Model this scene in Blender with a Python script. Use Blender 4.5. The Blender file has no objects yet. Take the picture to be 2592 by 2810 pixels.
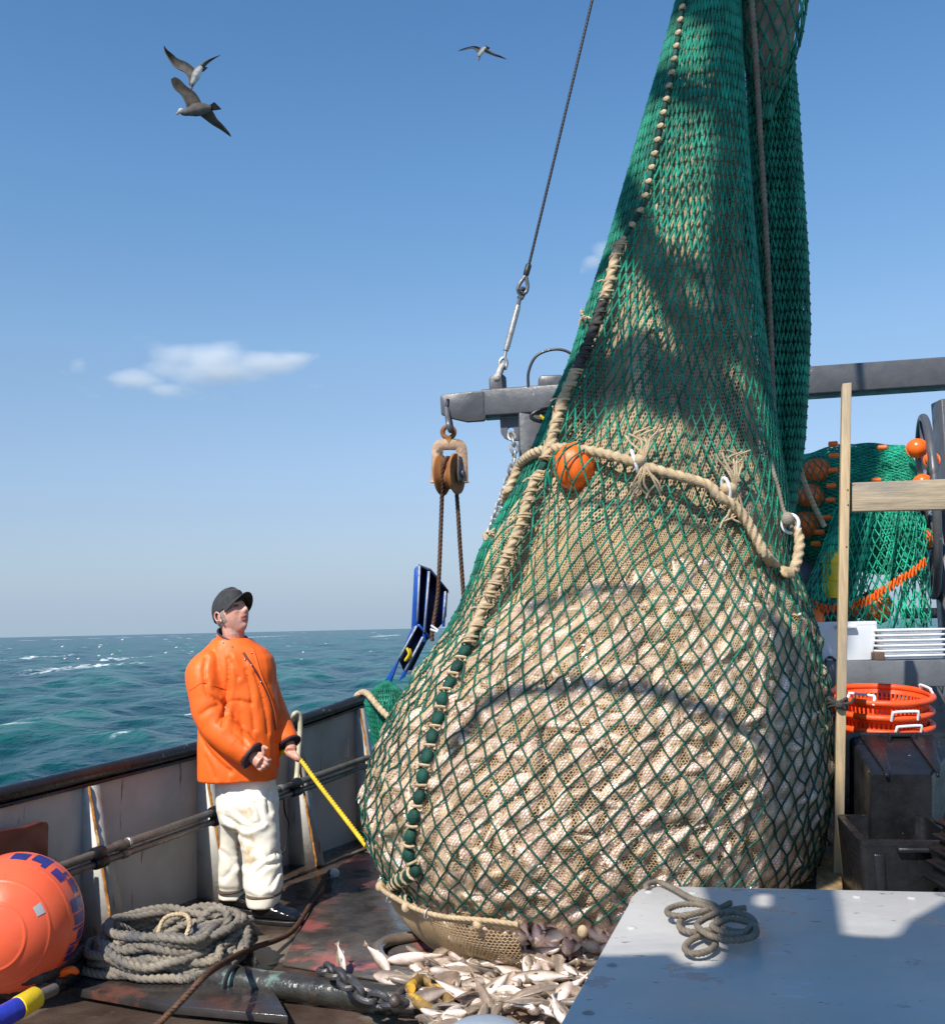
import bpy, math, random
import numpy as np
from mathutils import Vector, Matrix, noise as mnoise
from mathutils.bvhtree import BVHTree

random.seed(7)
rng = np.random.default_rng(7)
scene = bpy.context.scene
COL = scene.collection
R = math.radians

# ---------------------------------------------------------------- camera
W0, H0, FPX = 2592.0, 2810.0, 2900.0            # photo size and focal length in its pixels
EYE = np.array([0.0, 0.0, 1.55])
PITCH, ROLL = R(6.22), R(1.26)
fwd = np.array([0, math.cos(PITCH), math.sin(PITCH)])
up0 = np.array([0, -math.sin(PITCH), math.cos(PITCH)])
rt0 = np.array([1.0, 0, 0])
rt = math.cos(ROLL) * rt0 - math.sin(ROLL) * up0
up = math.cos(ROLL) * up0 + math.sin(ROLL) * rt0
cam_d = bpy.data.cameras.new('camera')
cam = bpy.data.objects.new('camera', cam_d)
COL.objects.link(cam)
cam_d.sensor_fit = 'HORIZONTAL'
cam_d.sensor_width = 36.0
cam_d.lens = FPX / W0 * 36.0
cam_d.clip_start = 0.05
cam_d.clip_end = 60000
cam.matrix_world = Matrix(((rt[0], up[0], -fwd[0], EYE[0]), (rt[1], up[1], -fwd[1], EYE[1]),
                           (rt[2], up[2], -fwd[2], EYE[2]), (0, 0, 0, 1)))
scene.camera = cam

# ---------------------------------------------------------------- sky and sun
SUN_EL = R(46)
SUN_H = np.array([-0.515, -0.857])
SUN = np.array([SUN_H[0] * math.cos(SUN_EL), SUN_H[1] * math.cos(SUN_EL), math.sin(SUN_EL)])
world = bpy.data.worlds.new('World')
scene.world = world
world.use_nodes = True
wn = world.node_tree.nodes
bg = wn['Background']
sky = wn.new('ShaderNodeTexSky')
sky.sky_type = 'NISHITA'
sky.sun_disc = False
sky.sun_elevation = SUN_EL
sky.sun_rotation = math.atan2(SUN[0], SUN[1])
sky.air_density = 1.0
sky.dust_density = 0.0
sky.ozone_density = 3.0
WS = 0.125
# sea haze toward the horizon and a deeper blue overhead
wl_ = world.node_tree.links
wtc = wn.new('ShaderNodeTexCoord')
wsp = wn.new('ShaderNodeSeparateXYZ')
wl_.new(wtc.outputs['Generated'], wsp.inputs[0])
wr = wn.new('ShaderNodeValToRGB')
e = wr.color_ramp.elements
e[0].position, e[0].color = .0, (1, 1, 1, 1)
e[1].position, e[1].color = .60, (.60, .95, 1.13, 1)
for ps, cl_ in ((.24, (.94, .98, .97, 1)), (.40, (.80, 1.05, 1.13, 1))):
    k = e.new(ps)
    k.color = cl_
wl_.new(wsp.outputs['Z'], wr.inputs['Fac'])
wm = wn.new('ShaderNodeMix')
wm.data_type = 'RGBA'
wm.blend_type = 'MULTIPLY'
wm.inputs[0].default_value = 1
wl_.new(sky.outputs['Color'], wm.inputs[6])
wl_.new(wr.outputs['Color'], wm.inputs[7])
wf = wn.new('ShaderNodeMapRange')
wf.interpolation_type = 'SMOOTHSTEP'
for i_, v_ in zip((1, 2, 3, 4), (-.02, .19, 1, 0)):
    wf.inputs[i_].default_value = v_
wl_.new(wsp.outputs['Z'], wf.inputs[0])
wh = wn.new('ShaderNodeMix')
wh.data_type = 'RGBA'
wh.inputs[7].default_value = (.40 / .15, .545 / .15, .70 / .15, 1)
wl_.new(wf.outputs[0], wh.inputs[0])
wl_.new(wm.outputs[2], wh.inputs[6])
wr2 = wn.new('ShaderNodeValToRGB')
e = wr2.color_ramp.elements
e[0].position, e[0].color = .0, (.90, .88, .88, 1)
e[1].position, e[1].color = .26, (1, .985, .975, 1)
for ps, cl_ in ((.025, (.85, .835, .885, 1)), (.11, (.79, .75, .81, 1)), (.178, (.89, .835, .85, 1))):
    k = e.new(ps)
    k.color = cl_
wl_.new(wsp.outputs['Z'], wr2.inputs['Fac'])
wm2 = wn.new('ShaderNodeMix')
wm2.data_type = 'RGBA'
wm2.blend_type = 'MULTIPLY'
wm2.inputs[0].default_value = 1
wl_.new(wh.outputs[2], wm2.inputs[6])
wl_.new(wr2.outputs['Color'], wm2.inputs[7])
wl_.new(wm2.outputs[2], bg.inputs['Color'])
bg.inputs['Strength'].default_value = WS
sun_d = bpy.data.lights.new('sun', 'SUN')
sun_d.energy = 4.8
sun_d.angle = R(0.53)
sun_d.color = (1.0, 0.95, 0.87)
sun = bpy.data.objects.new('sun', sun_d)
COL.objects.link(sun)
sun.location = (-4, -4, 20)
sun.rotation_euler = Vector(-SUN).to_track_quat('-Z', 'Y').to_euler()

scene.view_settings.view_transform = 'Standard'
scene.view_settings.look = 'None'
scene.view_settings.exposure = 0.29
scene.view_settings.gamma = 1.0
scene.render.engine = 'CYCLES'
scene.cycles.max_bounces = 6
scene.cycles.transparent_max_bounces = 8
scene.cycles.volume_bounces = 4
scene.cycles.use_denoising = True


def ray(px, py):
    d = fwd + (px - W0 / 2) / FPX * rt + (H0 / 2 - py) / FPX * up
    return d


def P(px, py, Y):
    d = ray(px, py)
    return EYE + d * (Y / d[1])


def PZ(px, py, z):
    d = ray(px, py)
    return EYE + d * ((z - EYE[2]) / d[2])


def PPL(px, py, p0, n):
    d = ray(px, py)
    n = np.asarray(n)
    return EYE + d * (np.dot(np.asarray(p0) - EYE, n) / np.dot(d, n))


def proj(Q):
    Q = np.asarray(Q, float) - EYE
    c = Q @ fwd
    return W0 / 2 + (Q @ rt) / c * FPX, H0 / 2 - (Q @ up) / c * FPX


# ---------------------------------------------------------------- mesh helpers
def unit(v):
    v = np.asarray(v, float)
    return v / (np.linalg.norm(v, axis=-1, keepdims=True) + 1e-12)


def cat_rom(pts, n=8, closed=False):
    p = np.asarray(pts, float)
    if closed:
        p = np.vstack([p[-1], p, p[0], p[1]])
    else:
        p = np.vstack([2 * p[0] - p[1], p, 2 * p[-1] - p[-2]])
    out = []
    t = np.linspace(0, 1, n, endpoint=False)[:, None]
    for i in range(1, len(p) - 2):
        a, b, c, d = p[i - 1], p[i], p[i + 1], p[i + 2]
        out.append(0.5 * ((2 * b) + (-a + c) * t + (2 * a - 5 * b + 4 * c - d) * t ** 2 + (-a + 3 * b - 3 * c + d) * t ** 3))
    if not closed:
        out.append(p[-2][None])
    return np.vstack(out)


def resample(p, step, closed=False):
    p = np.asarray(p, float)
    if closed:
        p = np.vstack([p, p[:1]])
    d = np.r_[0, np.cumsum(np.linalg.norm(np.diff(p, axis=0), axis=1))]
    n = max(3, int(round(d[-1] / step)) + 1)
    t = np.linspace(0, d[-1], n)
    q = np.stack([np.interp(t, d, p[:, k]) for k in range(3)], 1)
    return q[:-1] if closed else q


def frames(p, closed=False):
    t = np.gradient(p, axis=0) if not closed else np.roll(p, -1, 0) - np.roll(p, 1, 0)
    t = unit(t)
    u = np.zeros_like(p)
    a = np.array([0, 0, 1.0]) if abs(t[0][2]) < 0.9 else np.array([1.0, 0, 0])
    u[0] = unit(np.cross(t[0], a))
    for i in range(1, len(p)):
        q = u[i - 1] - t[i] * np.dot(u[i - 1], t[i])
        u[i] = unit(q)
    return t, u, np.cross(t, u)


class MB:
    def __init__(s):
        s.v, s.f, s.n, s.c = [], [], 0, []

    def add(s, V, F, col=None):
        V = np.asarray(V, float).reshape(-1, 3)
        for q in (F if isinstance(F, list) else [F]):
            q = np.asarray(q, int)
            if q.ndim == 1:
                q = q[None]
            if len(q):
                s.f.append(q + s.n)
        s.v.append(V)
        s.n += len(V)
        if col is not None:
            c = np.ones((len(V), 4))
            c[:, :3] = col
            s.c.append(c)
        return s

    def grid(s, G, cu=False, cv=False, col=None):
        a, b = G.shape[:2]
        i = np.arange(a if cu else a - 1)
        j = np.arange(b if cv else b - 1)
        I, J = np.meshgrid(i, j, indexing='ij')
        I2, J2 = (I + 1) % a, (J + 1) % b
        F = np.stack([I * b + J, I2 * b + J, I2 * b + J2, I * b + J2], -1).reshape(-1, 4)
        return s.add(G.reshape(-1, 3), F, None if col is None else np.asarray(col).reshape(-1, 3))

    def tube(s, path, r, sides=8, closed=False, caps=True, flat=1.0, col=None):
        p = np.asarray(path, float)
        t, u, w = frames(p, closed)
        r = np.broadcast_to(np.asarray(r, float), (len(p),))
        a = np.linspace(0, 2 * math.pi, sides, endpoint=False)
        G = p[:, None] + r[:, None, None] * (np.cos(a)[None, :, None] * u[:, None] + flat * np.sin(a)[None, :, None] * w[:, None])
        cc = None
        if col is not None:
            cc = np.broadcast_to(np.asarray(col), (len(p) * sides, 3))
        s.grid(G, cu=closed, cv=True, col=cc)
        if caps and not closed:
            b = s.n - len(p) * sides
            s.f.append(np.arange(b, b + sides)[None][:, ::-1])
            s.f.append(np.arange(s.n - sides, s.n)[None])
        return s

    def rope(s, path, r, pitch=None, closed=False, sides=15, depth=0.16, lobes=3):
        pitch = pitch or r * 7
        p = resample(path, pitch / 9, closed)
        t, u, w = frames(p, closed)
        d = np.arange(len(p)) * (pitch / 9)
        a = np.linspace(0, 2 * math.pi, sides, endpoint=False)
        ph = a[None] + 2 * math.pi * d[:, None] / pitch / 1.0
        rr = r * (1 - depth + depth * np.abs(np.cos(1.5 * a))[None] * 1.6 - depth * .5)
        G = p[:, None] + rr[..., None] * (np.cos(ph)[..., None] * u[:, None] + np.sin(ph)[..., None] * w[:, None])
        s.grid(G, cu=closed, cv=True)
        if not closed:
            b = s.n - len(p) * sides
            s.f.append(np.arange(b, b + sides)[None][:, ::-1])
            s.f.append(np.arange(s.n - sides, s.n)[None])
        return s

    def box(s, c, size, ax=None):
        c = np.asarray(c, float)
        h = np.asarray(size, float) / 2
        ax = np.eye(3) if ax is None else np.asarray(ax)
        sg = np.array([[-1, -1, -1], [1, -1, -1], [1, 1, -1], [-1, 1, -1], [-1, -1, 1], [1, -1, 1], [1, 1, 1], [-1, 1, 1]])
        V = c + (sg * h) @ ax
        F = np.array([[0, 3, 2, 1], [4, 5, 6, 7], [0, 1, 5, 4], [1, 2, 6, 5], [2, 3, 7, 6], [3, 0, 4, 7]])
        return s.add(V, F)

    def beam(s, p0, p1, w, h, upv=(0, 0, 1)):
        p0, p1 = np.asarray(p0, float), np.asarray(p1, float)
        L = np.linalg.norm(p1 - p0)
        x = (p1 - p0) / L
        y = unit(np.cross(upv, x))
        z = np.cross(x, y)
        return s.box((p0 + p1) / 2, (L, w, h), np.array([x, y, z]))

    def prism(s, poly, vec):
        p = np.asarray(poly, float)
        n = len(p)
        V = np.vstack([p, p + np.asarray(vec, float)])
        i = np.arange(n)
        j = (i + 1) % n
        return s.add(V, [np.stack([i, j, j + n, i + n], 1), np.arange(n)[::-1], np.arange(n, 2 * n)])

    def lathe(s, prof, c=(0, 0, 0), ax=None, n=24, close=False, a0=0, a1=2 * math.pi):
        prof = np.asarray(prof, float)
        ax = np.eye(3) if ax is None else np.asarray(ax)
        full = abs(a1 - a0 - 2 * math.pi) < 1e-6
        a = np.linspace(a0, a1, n, endpoint=not full)
        L = np.stack([prof[None, :, 0] * np.cos(a)[:, None], prof[None, :, 0] * np.sin(a)[:, None],
                      np.broadcast_to(prof[None, :, 1], (n, len(prof)))], -1)
        G = np.asarray(c, float) + L @ ax
        return s.grid(G, cu=full, cv=close)

    def ball(s, c, r, nu=16, nv=10, ax=None, col=None):
        r = np.broadcast_to(np.asarray(r, float), (3,))
        th = np.linspace(0, 2 * math.pi, nu, endpoint=False)
        ph = np.linspace(0.02, math.pi - 0.02, nv)
        ax = np.eye(3) if ax is None else np.asarray(ax)
        L = np.stack([np.cos(th)[:, None] * np.sin(ph), np.sin(th)[:, None] * np.sin(ph), np.broadcast_to(np.cos(ph), (nu, nv))], -1) * r
        G = np.asarray(c, float) + L @ ax
        cc = None if col is None else np.broadcast_to(np.asarray(col), (nu * nv, 3))
        b = s.n
        s.grid(G, cu=True, col=cc)
        i = np.arange(nu)
        s.f.append((b + i * nv)[None])
        s.f.append((b + i[::-1] * nv + nv - 1)[None])
        return s

    def loft(s, rings, caps=True):
        G = np.asarray(rings, float)
        s.grid(G, cv=True)
        if caps:
            k = G.shape[1]
            b = s.n - G.shape[0] * k
            s.f.append(np.arange(b, b + k)[None][:, ::-1])
            s.f.append(np.arange(s.n - k, s.n)[None])
        return s

    def mesh(s, name, off=(0, 0, 0)):
        V = np.vstack(s.v) - np.asarray(off)
        me = bpy.data.meshes.new(name)
        me.vertices.add(len(V))
        me.vertices.foreach_set('co', V.astype(np.float32).ravel())
        tot = np.concatenate([np.full(len(q), q.shape[1]) for q in s.f])
        idx = np.concatenate([q.ravel() for q in s.f])
        me.loops.add(len(idx))
        me.polygons.add(len(tot))
        me.polygons.foreach_set('loop_start', np.r_[0, np.cumsum(tot)[:-1]].astype(np.int32))
        me.loops.foreach_set('vertex_index', idx.astype(np.int32))
        me.update(calc_edges=True)
        if s.c:
            a = me.color_attributes.new('Col', 'FLOAT_COLOR', 'POINT')
            a.data.foreach_set('color', np.vstack(s.c).astype(np.float32).ravel())
        return me

    def build(s, name, m=None, parent=None, smooth=True, bevel=0, sharp=40, off=None):
        V = np.vstack(s.v)
        if parent is not None:
            off = wloc(parent)
            loc = (0, 0, 0)
        else:
            off = off if off is not None else np.array([(V[:, 0].min() + V[:, 0].max()) / 2, (V[:, 1].min() + V[:, 1].max()) / 2, V[:, 2].min()])
            loc = tuple(off)
        me = s.mesh(name, off)
        o = bpy.data.objects.new(name, me)
        COL.objects.link(o)
        o.location = loc
        if parent is not None:
            o.parent = parent
        if m:
            me.materials.append(m)
        if smooth:
            me.polygons.foreach_set('use_smooth', np.ones(len(me.polygons), bool))
            if sharp:
                me.set_sharp_from_angle(angle=R(sharp))
        if bevel:
            b = o.modifiers.new('bevel', 'BEVEL')
            b.width = bevel
            b.segments = 2
            b.limit_method = 'ANGLE'
            b.angle_limit = R(35)
        return o


def wloc(o):
    l = np.zeros(3)
    while o is not None:
        l += np.array(o.location)
        o = o.parent
    return l


def tag(o, label=None, cat=None, group=None, kind=None):
    if label:
        o['label'] = label
    if cat:
        o['category'] = cat
    if group:
        o['group'] = group
    if kind:
        o['kind'] = kind
    return o


def thing(name, label, cat, loc=(0, 0, 0), group=None):
    o = bpy.data.objects.new(name, None)
    COL.objects.link(o)
    o.location = tuple(loc)
    o.empty_display_size = 0.1
    return tag(o, label, cat, group)


def copy_tree(o, parent=None):
    c = o.copy()
    COL.objects.link(c)
    if parent is not None:
        c.parent = parent
    for ch in list(o.children):
        copy_tree(ch, c)
    return c


def strand_tubes(Pp, Nn, r, ang, closed=True):
    """Pp,Nn: (E,K,3) polylines with outward normals -> verts, quads"""
    E, K = Pp.shape[:2]
    t = unit(np.gradient(Pp, axis=1))
    b = unit(np.cross(t, Nn))
    n = np.cross(b, t)
    a = np.asarray(ang)
    S = len(a)
    r = np.broadcast_to(np.asarray(r, float), (E, K)) if np.ndim(r) < 2 else r
    V = Pp[:, :, None] + r[:, :, None, None] * (np.cos(a)[None, None, :, None] * b[:, :, None] + np.sin(a)[None, None, :, None] * n[:, :, None])
    base = (np.arange(E) * K * S)[:, None, None]
    k = np.arange(K - 1)[None, :, None]
    j = np.arange(S if closed else S - 1)[None, None, :]
    j2 = (j + 1) % S
    F = np.stack([base + k * S + j, base + k * S + j2, base + (k + 1) * S + j2, base + (k + 1) * S + j], -1).reshape(-1, 4)
    return V.reshape(-1, 3), F


# ---------------------------------------------------------------- materials
def mat(name, col, rough=.5, metal=0., var=.2, vs=5., bump=0., bs=60., patches=(), coat=0., spec=.5, attr=False,
        rv=.15, stretch=(1, 1, 1), sss=0., bdist=.01, trans=0.):
    m = bpy.data.materials.new(name)
    m.use_nodes = True
    nt = m.node_tree
    N, L = nt.nodes, nt.links
    b = N['Principled BSDF']
    tc = N.new('ShaderNodeTexCoord')
    mp = N.new('ShaderNodeMapping')
    mp.inputs['Scale'].default_value = stretch
    L.new(tc.outputs['Object'], mp.inputs['Vector'])

    def noise(scale, detail=5., vec=None, ro=.55, dist=0.):
        n = N.new('ShaderNodeTexNoise')
        n.inputs['Scale'].default_value = scale
        n.inputs['Detail'].default_value = detail
        n.inputs['Roughness'].default_value = ro
        n.inputs['Distortion'].default_value = dist
        L.new(vec or mp.outputs['Vector'], n.inputs['Vector'])
        return n.outputs['Fac']

    def mrange(x, a, c, lo, hi):
        n = N.new('ShaderNodeMapRange')
        n.inputs['From Min'].default_value = a
        n.inputs['From Max'].default_value = c
        n.inputs['To Min'].default_value = lo
        n.inputs['To Max'].default_value = hi
        L.new(x, n.inputs['Value'])
        return n.outputs['Result']

    def mixc(f, a, c, mode='MIX'):
        n = N.new('ShaderNodeMix')
        n.data_type = 'RGBA'
        n.blend_type = mode
        for sck, val in ((0, f), (6, a), (7, c)):
            if isinstance(val, (tuple, list)):
                n.inputs[sck].default_value = (*val[:3], 1)
            elif isinstance(val, (int, float)):
                n.inputs[sck].default_value = val
            else:
                L.new(val, n.inputs[sck])
        return n.outputs[2]

    c = tuple(col)
    if attr:
        at = N.new('ShaderNodeAttribute')
        at.attribute_name = 'Col'
        c = at.outputs['Color'] if attr is True else mixc(1.0, at.outputs['Color'], tuple(col), 'MULTIPLY')
    nf = noise(vs)
    v = mrange(nf, .3, .7, 1 - var, 1 + var)
    cx = N.new('ShaderNodeCombineColor')
    for k in range(3):
        L.new(v, cx.inputs[k])
    c = mixc(1.0, c, cx.outputs['Color'], 'MULTIPLY')
    ro = mrange(noise(vs * 2.3), .3, .7, max(.02, rough - rv), min(1, rough + rv))
    for pt in patches:
        pc, ps, th, sf = pt[:4]
        st = pt[5] if len(pt) > 5 else (1, 1, 1)
        m2 = N.new('ShaderNodeMapping')
        m2.inputs['Scale'].default_value = st
        m2.inputs['Location'].default_value = (ps * 1.7, th * 9, ps * .3)
        L.new(tc.outputs['Object'], m2.inputs['Vector'])
        f = mrange(noise(ps, 8., m2.outputs['Vector'], .62), th, th + sf, 0, 1)
        c = mixc(f, c, pc)
        if len(pt) > 4 and pt[4] is not None:
            n = N.new('ShaderNodeMix')
            L.new(f, n.inputs[0])
            L.new(ro, n.inputs[2])
            n.inputs[3].default_value = pt[4]
            ro = n.outputs[0]
    L.new(c, b.inputs['Base Color']) if not isinstance(c, tuple) else None
    L.new(ro, b.inputs['Roughness'])
    b.inputs['Metallic'].default_value = metal
    b.inputs['Specular IOR Level'].default_value = spec
    b.inputs['Coat Weight'].default_value = coat
    b.inputs['Coat Roughness'].default_value = .12
    if sss:
        b.inputs['Subsurface Weight'].default_value = sss
        b.inputs['Subsurface Radius'].default_value = (.01, .005, .003)
    if trans:
        b.inputs['Transmission Weight'].default_value = trans
    if bump:
        bp = N.new('ShaderNodeBump')
        bp.inputs['Strength'].default_value = bump
        bp.inputs['Distance'].default_value = bdist
        L.new(noise(bs, 4.), bp.inputs['Height'])
        L.new(bp.outputs['Normal'], b.inputs['Normal'])
    return m


M = {}
RUST = (.22, .075, .02)
M['bulwark'] = mat('painted_bulwark_steel', (.41, .375, .335), .5, var=.18, vs=3, bump=.15, bs=25,
                   patches=[((.42, .41, .38), 2.2, .54, .2, None, (1, 1, .35)), (RUST, 5, .63, .06, .8, (3, 3, .35)), ((.16, .07, .03), 16, .68, .03, .8, (1, 1, .3))])
M['web'] = mat('white_painted_steel', (.62, .60, .54), .5, var=.12, vs=6, bump=.15, bs=40,
               patches=[(RUST, 7, .62, .08, .85, (2, 2, .5)), ((.3, .28, .24), 4, .6, .2, None)])
M['webgrey'] = mat('grey_flange_steel', (.36, .35, .32), .5, var=.15, vs=6, bump=.15, bs=40,
                   patches=[((.34, .14, .03), 6, .57, .08, .85, (2, 2, .4))])
M['rust'] = mat('rusty_edge_steel', (.42, .16, .025), .85, var=.5, vs=20, bump=.5, bs=90, patches=[((.6, .42, .2), 24, .56, .05, None)])
M['rail'] = mat('black_worn_rail', (.018, .017, .017), .32, var=.3, vs=8, bump=.3, bs=30,
                patches=[((.15, .03, .014), 3.2, .63, .03, .5), ((.36, .33, .3), 14, .66, .05, .6)])
M['deck'] = mat('wet_dark_deck', (.085, .058, .044), .28, var=.45, vs=3, bump=.35, bs=35, rv=.2, spec=.6,
                patches=[((.21, .17, .13), 1.9, .54, .10, .5), ((.20, .05, .042), 1.6, .58, .05, .35), ((.012, .012, .013), 4, .6, .1, .08)])
M['plate'] = mat('wet_steel_deck_plate', (.075, .066, .06), .25, var=.4, vs=4, bump=.4, bs=30, rv=.17, spec=.7,
                 patches=[((.32, .095, .08), 1.7, .50, .08, .35), ((.03, .033, .042), 5, .58, .12, .08)])
M['darkred'] = mat('dark_red_board', (.10, .022, .012), .5, var=.5, vs=5, bump=.3, bs=20, patches=[((.03, .012, .01), 4, .55, .2, None)])
M['pipe'] = mat('worn_brown_pipe', (.17, .145, .12), .36, metal=.35, var=.3, vs=9, bump=.2, bs=40, patches=[((.05, .045, .042), 6, .58, .1, None)])
M['black_rubber'] = mat('black_rubber', (.012, .012, .013), .4, var=.3, bump=.2)
M['dark_steel'] = mat('dark_grey_painted_steel', (.085, .085, .09), .38, var=.2, vs=5, bump=.25, bs=22,
                      patches=[((.3, .3, .3), 18, .69, .02, .4), ((.05, .04, .035), 5, .6, .08, .6)])
M['galv'] = mat('galvanised_steel', (.36, .35, .33), .45, metal=.6, var=.25, vs=20, bump=.2, bs=60, patches=[((.2, .1, .06), 12, .6, .1, .8)])
M['chain'] = mat('dark_chain_steel', (.13, .125, .125), .38, metal=.7, var=.3, vs=20, bump=.3, bs=80, patches=[((.16, .08, .04), 20, .58, .1, .8)])
M['rusty'] = mat('rusty_iron', (.26, .095, .03), .75, metal=.1, var=.45, vs=15, bump=.5, bs=60, patches=[((.45, .25, .04), 18, .58, .06, .7), ((.05, .03, .02), 9, .6, .1, .6)])
M['wire'] = mat('dark_wire_rope', (.035, .033, .033), .45, metal=.4, var=.3, vs=40)
M['rustwire'] = mat('brown_wire_rope', (.10, .048, .026), .65, metal=.2, var=.4, vs=40, bump=.4, bs=150)
M['tan_rope'] = mat('tan_rope', (.50, .37, .22), .85, var=.25, vs=25, bump=.5, bs=180, patches=[((.62, .5, .34), 10, .56, .15, None)])
M['grey_rope'] = mat('weathered_grey_rope', (.24, .205, .16), .9, var=.35, vs=10, bump=.6, bs=170,
                     patches=[((.12, .115, .115), 3.5, .5, .12, None), ((.36, .29, .19), 4.5, .58, .1, None)])
M['brown_rope'] = mat('brown_laid_line', (.20, .16, .115), .85, var=.3, vs=15, bump=.5, bs=200)
M['black_rope'] = mat('tarred_black_rope', (.05, .045, .042), .8, var=.3, vs=15, bump=.5, bs=200)
M['yellow_rope'] = mat('yellow_rope', (.70, .46, .012), .5, var=.2, vs=20, bump=.3, bs=150)
M['cream_rope'] = mat('cream_hose', (.55, .48, .33), .6, var=.2, vs=12)
M['green'] = mat('green_net_twine', (.008, .195, .118), .6, var=.5, vs=7, attr='mul', spec=.35, bump=.6, bs=150, patches=[((.10, .16, .10), 5, .62, .2, None)])
M['green2'] = mat('green_net_webbing', (.022, .30, .18), .55, var=.45, vs=12, spec=.4)
M['green_dark'] = mat('dark_green_inner_webbing', (.01, .085, .055), .7, var=.5, vs=14, bump=.8, bs=60)
M['tan_net'] = mat('tan_knotless_netting', (.56, .39, .205), .75, var=.25, vs=7, spec=.35, coat=.1)
M['tan_net_upper'] = mat('weathered_tan_netting', (.42, .315, .185), .8, var=.35, vs=6, spec=.3, patches=[((.26, .22, .16), 2.2, .52, .2, None)])
M['tan_cloth'] = mat('tan_lining_webbing', (.26, .20, .135), .85, var=.3, vs=10, bump=.8, bs=120)
M['fish'] = mat('wet_fish_skin', (1, 1, 1), .30, var=.32, vs=22, attr=True, bump=.35, bs=120, bdist=.004, coat=.4, spec=.6, rv=.12,
                patches=[((.66, .36, .30), 9, .62, .10, None), ((.30, .22, .16), 16, .63, .08, None)])
M['slurry'] = mat('fish_slurry', (.22, .15, .11), .35, var=.4, vs=15, bump=.8, bs=40, patches=[((.5, .34, .28), 18, .6, .1, None)])
M['orange_float'] = mat('orange_plastic_float', (.92, .15, .012), .38, var=.12, vs=6, spec=.5, patches=[((.5, .07, .01), 9, .64, .1, None)])
M['buoy'] = mat('orange_vinyl_buoy', (.92, .13, .05), .36, var=.08, vs=3, bump=.06, bs=12, spec=.5, patches=[((.93, .17, .08), 2, .52, .25, None), ((.5, .10, .05), 30, .70, .03, None), ((.78, .11, .04), 6, .62, .06, None, (1, 1, .4))])
M['blue_ink'] = mat('blue_printing', (.03, .035, .20), .4, var=.25, vs=12)
M['tape'] = mat('silver_tape', (.5, .5, .5), .35, metal=.2, var=.1)
M['blue_tape'] = mat('blue_tape', (.025, .04, .36), .45, var=.2, vs=15, bump=.3, bs=30)
M['yellow_tape'] = mat('yellow_tape', (.78, .52, .01), .4, var=.12, vs=10, bump=.3, bs=30)
M['blue_paint'] = mat('blue_painted_steel', (.010, .075, .36), .35, var=.2, vs=6, bump=.2, bs=25, patches=[((.55, .57, .6), 9, .66, .03, .5)])
M['blue_dark'] = mat('dark_blue_steel', (.008, .014, .05), .5, var=.3, vs=6)
M['worn_edge'] = mat('worn_bare_edge', (.36, .37, .38), .6, var=.3, vs=30, patches=[((.06, .15, .45), 14, .6, .06, None)])
M['wood'] = mat('pale_lumber', (.50, .36, .20), .65, var=.25, vs=7, stretch=(9, 9, .8), bump=.3, bs=14, patches=[((.30, .25, .19), 3, .5, .18, None, (1, 1, .5)), ((.08, .05, .03), 14, .71, .02, None)])
M['woodh'] = mat('weathered_lumber', (.40, .31, .20), .7, var=.3, vs=6, stretch=(.8, 9, 9), bump=.3, bs=14, patches=[((.26, .22, .17), 2.5, .5, .15, None, (.5, 1, 1)), ((.08, .05, .03), 14, .7, .02, None)])
M['timber'] = mat('wet_timber', (.34, .24, .12), .5, var=.4, vs=8, stretch=(6, 1.2, 6), bump=.5, bs=18, patches=[((.09, .06, .035), 5, .56, .12, None)])
M['orangewood'] = mat('orange_varnished_wood', (.55, .22, .04), .45, var=.25, vs=8)
M['table'] = mat('grey_painted_table', (.50, .475, .44), .42, var=.10, vs=3, bump=.12, bs=30, rv=.12,
                 patches=[((.39, .38, .37), 3.0, .56, .2, None, (.6, 1.6, 1)), ((.10, .11, .12), 30, .645, .02, None, (.5, 1.5, 1)), ((.30, .31, .32), 5, .60, .03, .25), ((.62, .26, .16), 9, .70, .02, None), ((.38, .29, .22), 7, .655, .05, None), ((.56, .58, .60), 11, .655, .03, None, (.5, 1.6, 1)), ((.22, .23, .24), 70, .70, .02, None)])
M['grey_bench'] = mat('grey_painted_plank', (.14, .145, .155), .5, var=.2, vs=6, bump=.3, bs=25, patches=[((.04, .04, .045), 14, .66, .03, None), ((.24, .24, .24), 5, .6, .1, None)])
M['white_plastic'] = mat('white_plastic', (.78, .80, .82), .4, var=.05, vs=5, spec=.4)
M['black_plastic'] = mat('black_plastic', (.010, .010, .011), .34, var=.35, vs=7, bump=.15, bs=40, patches=[((.028, .028, .03), 3.5, .56, .2, .5), ((.3, .3, .3), 45, .70, .02, None)])
M['orange_plastic'] = mat('orange_basket_plastic', (.80, .085, .012), .45, var=.15, vs=9, patches=[((.85, .2, .08), 6, .6, .15, None)])
M['yellow_plastic'] = mat('yellow_float_plastic', (.72, .50, .01), .45, var=.15, vs=9)
M['pail'] = mat('blue_grey_pail', (.30, .36, .43), .4, var=.1, vs=6)
M['bar'] = mat('wet_verdigris_iron', (.035, .033, .028), .3, var=.4, vs=9, bump=.5, bs=40, spec=.6,
               patches=[((.12, .20, .165), 7, .56, .07, .6, (1, 1, 1)), ((.09, .05, .03), 6, .6, .1, .5)])
M['skin'] = mat('weathered_skin', (1, 1, 1), .45, var=.12, vs=40, attr=True, bump=.2, bs=130, bdist=.004, sss=.15)
M['jacket'] = mat('orange_oilskin', (.88, .14, .017), .50, var=.12, vs=6, bump=.28, bs=8, bdist=.03, spec=.30, stretch=(1, 1, .45), patches=[((.72, .10, .01), 5, .62, .15, None)])
M['jacket_dark'] = mat('dark_red_jacket_trim', (.11, .018, .012), .5, var=.3, vs=14)
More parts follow.
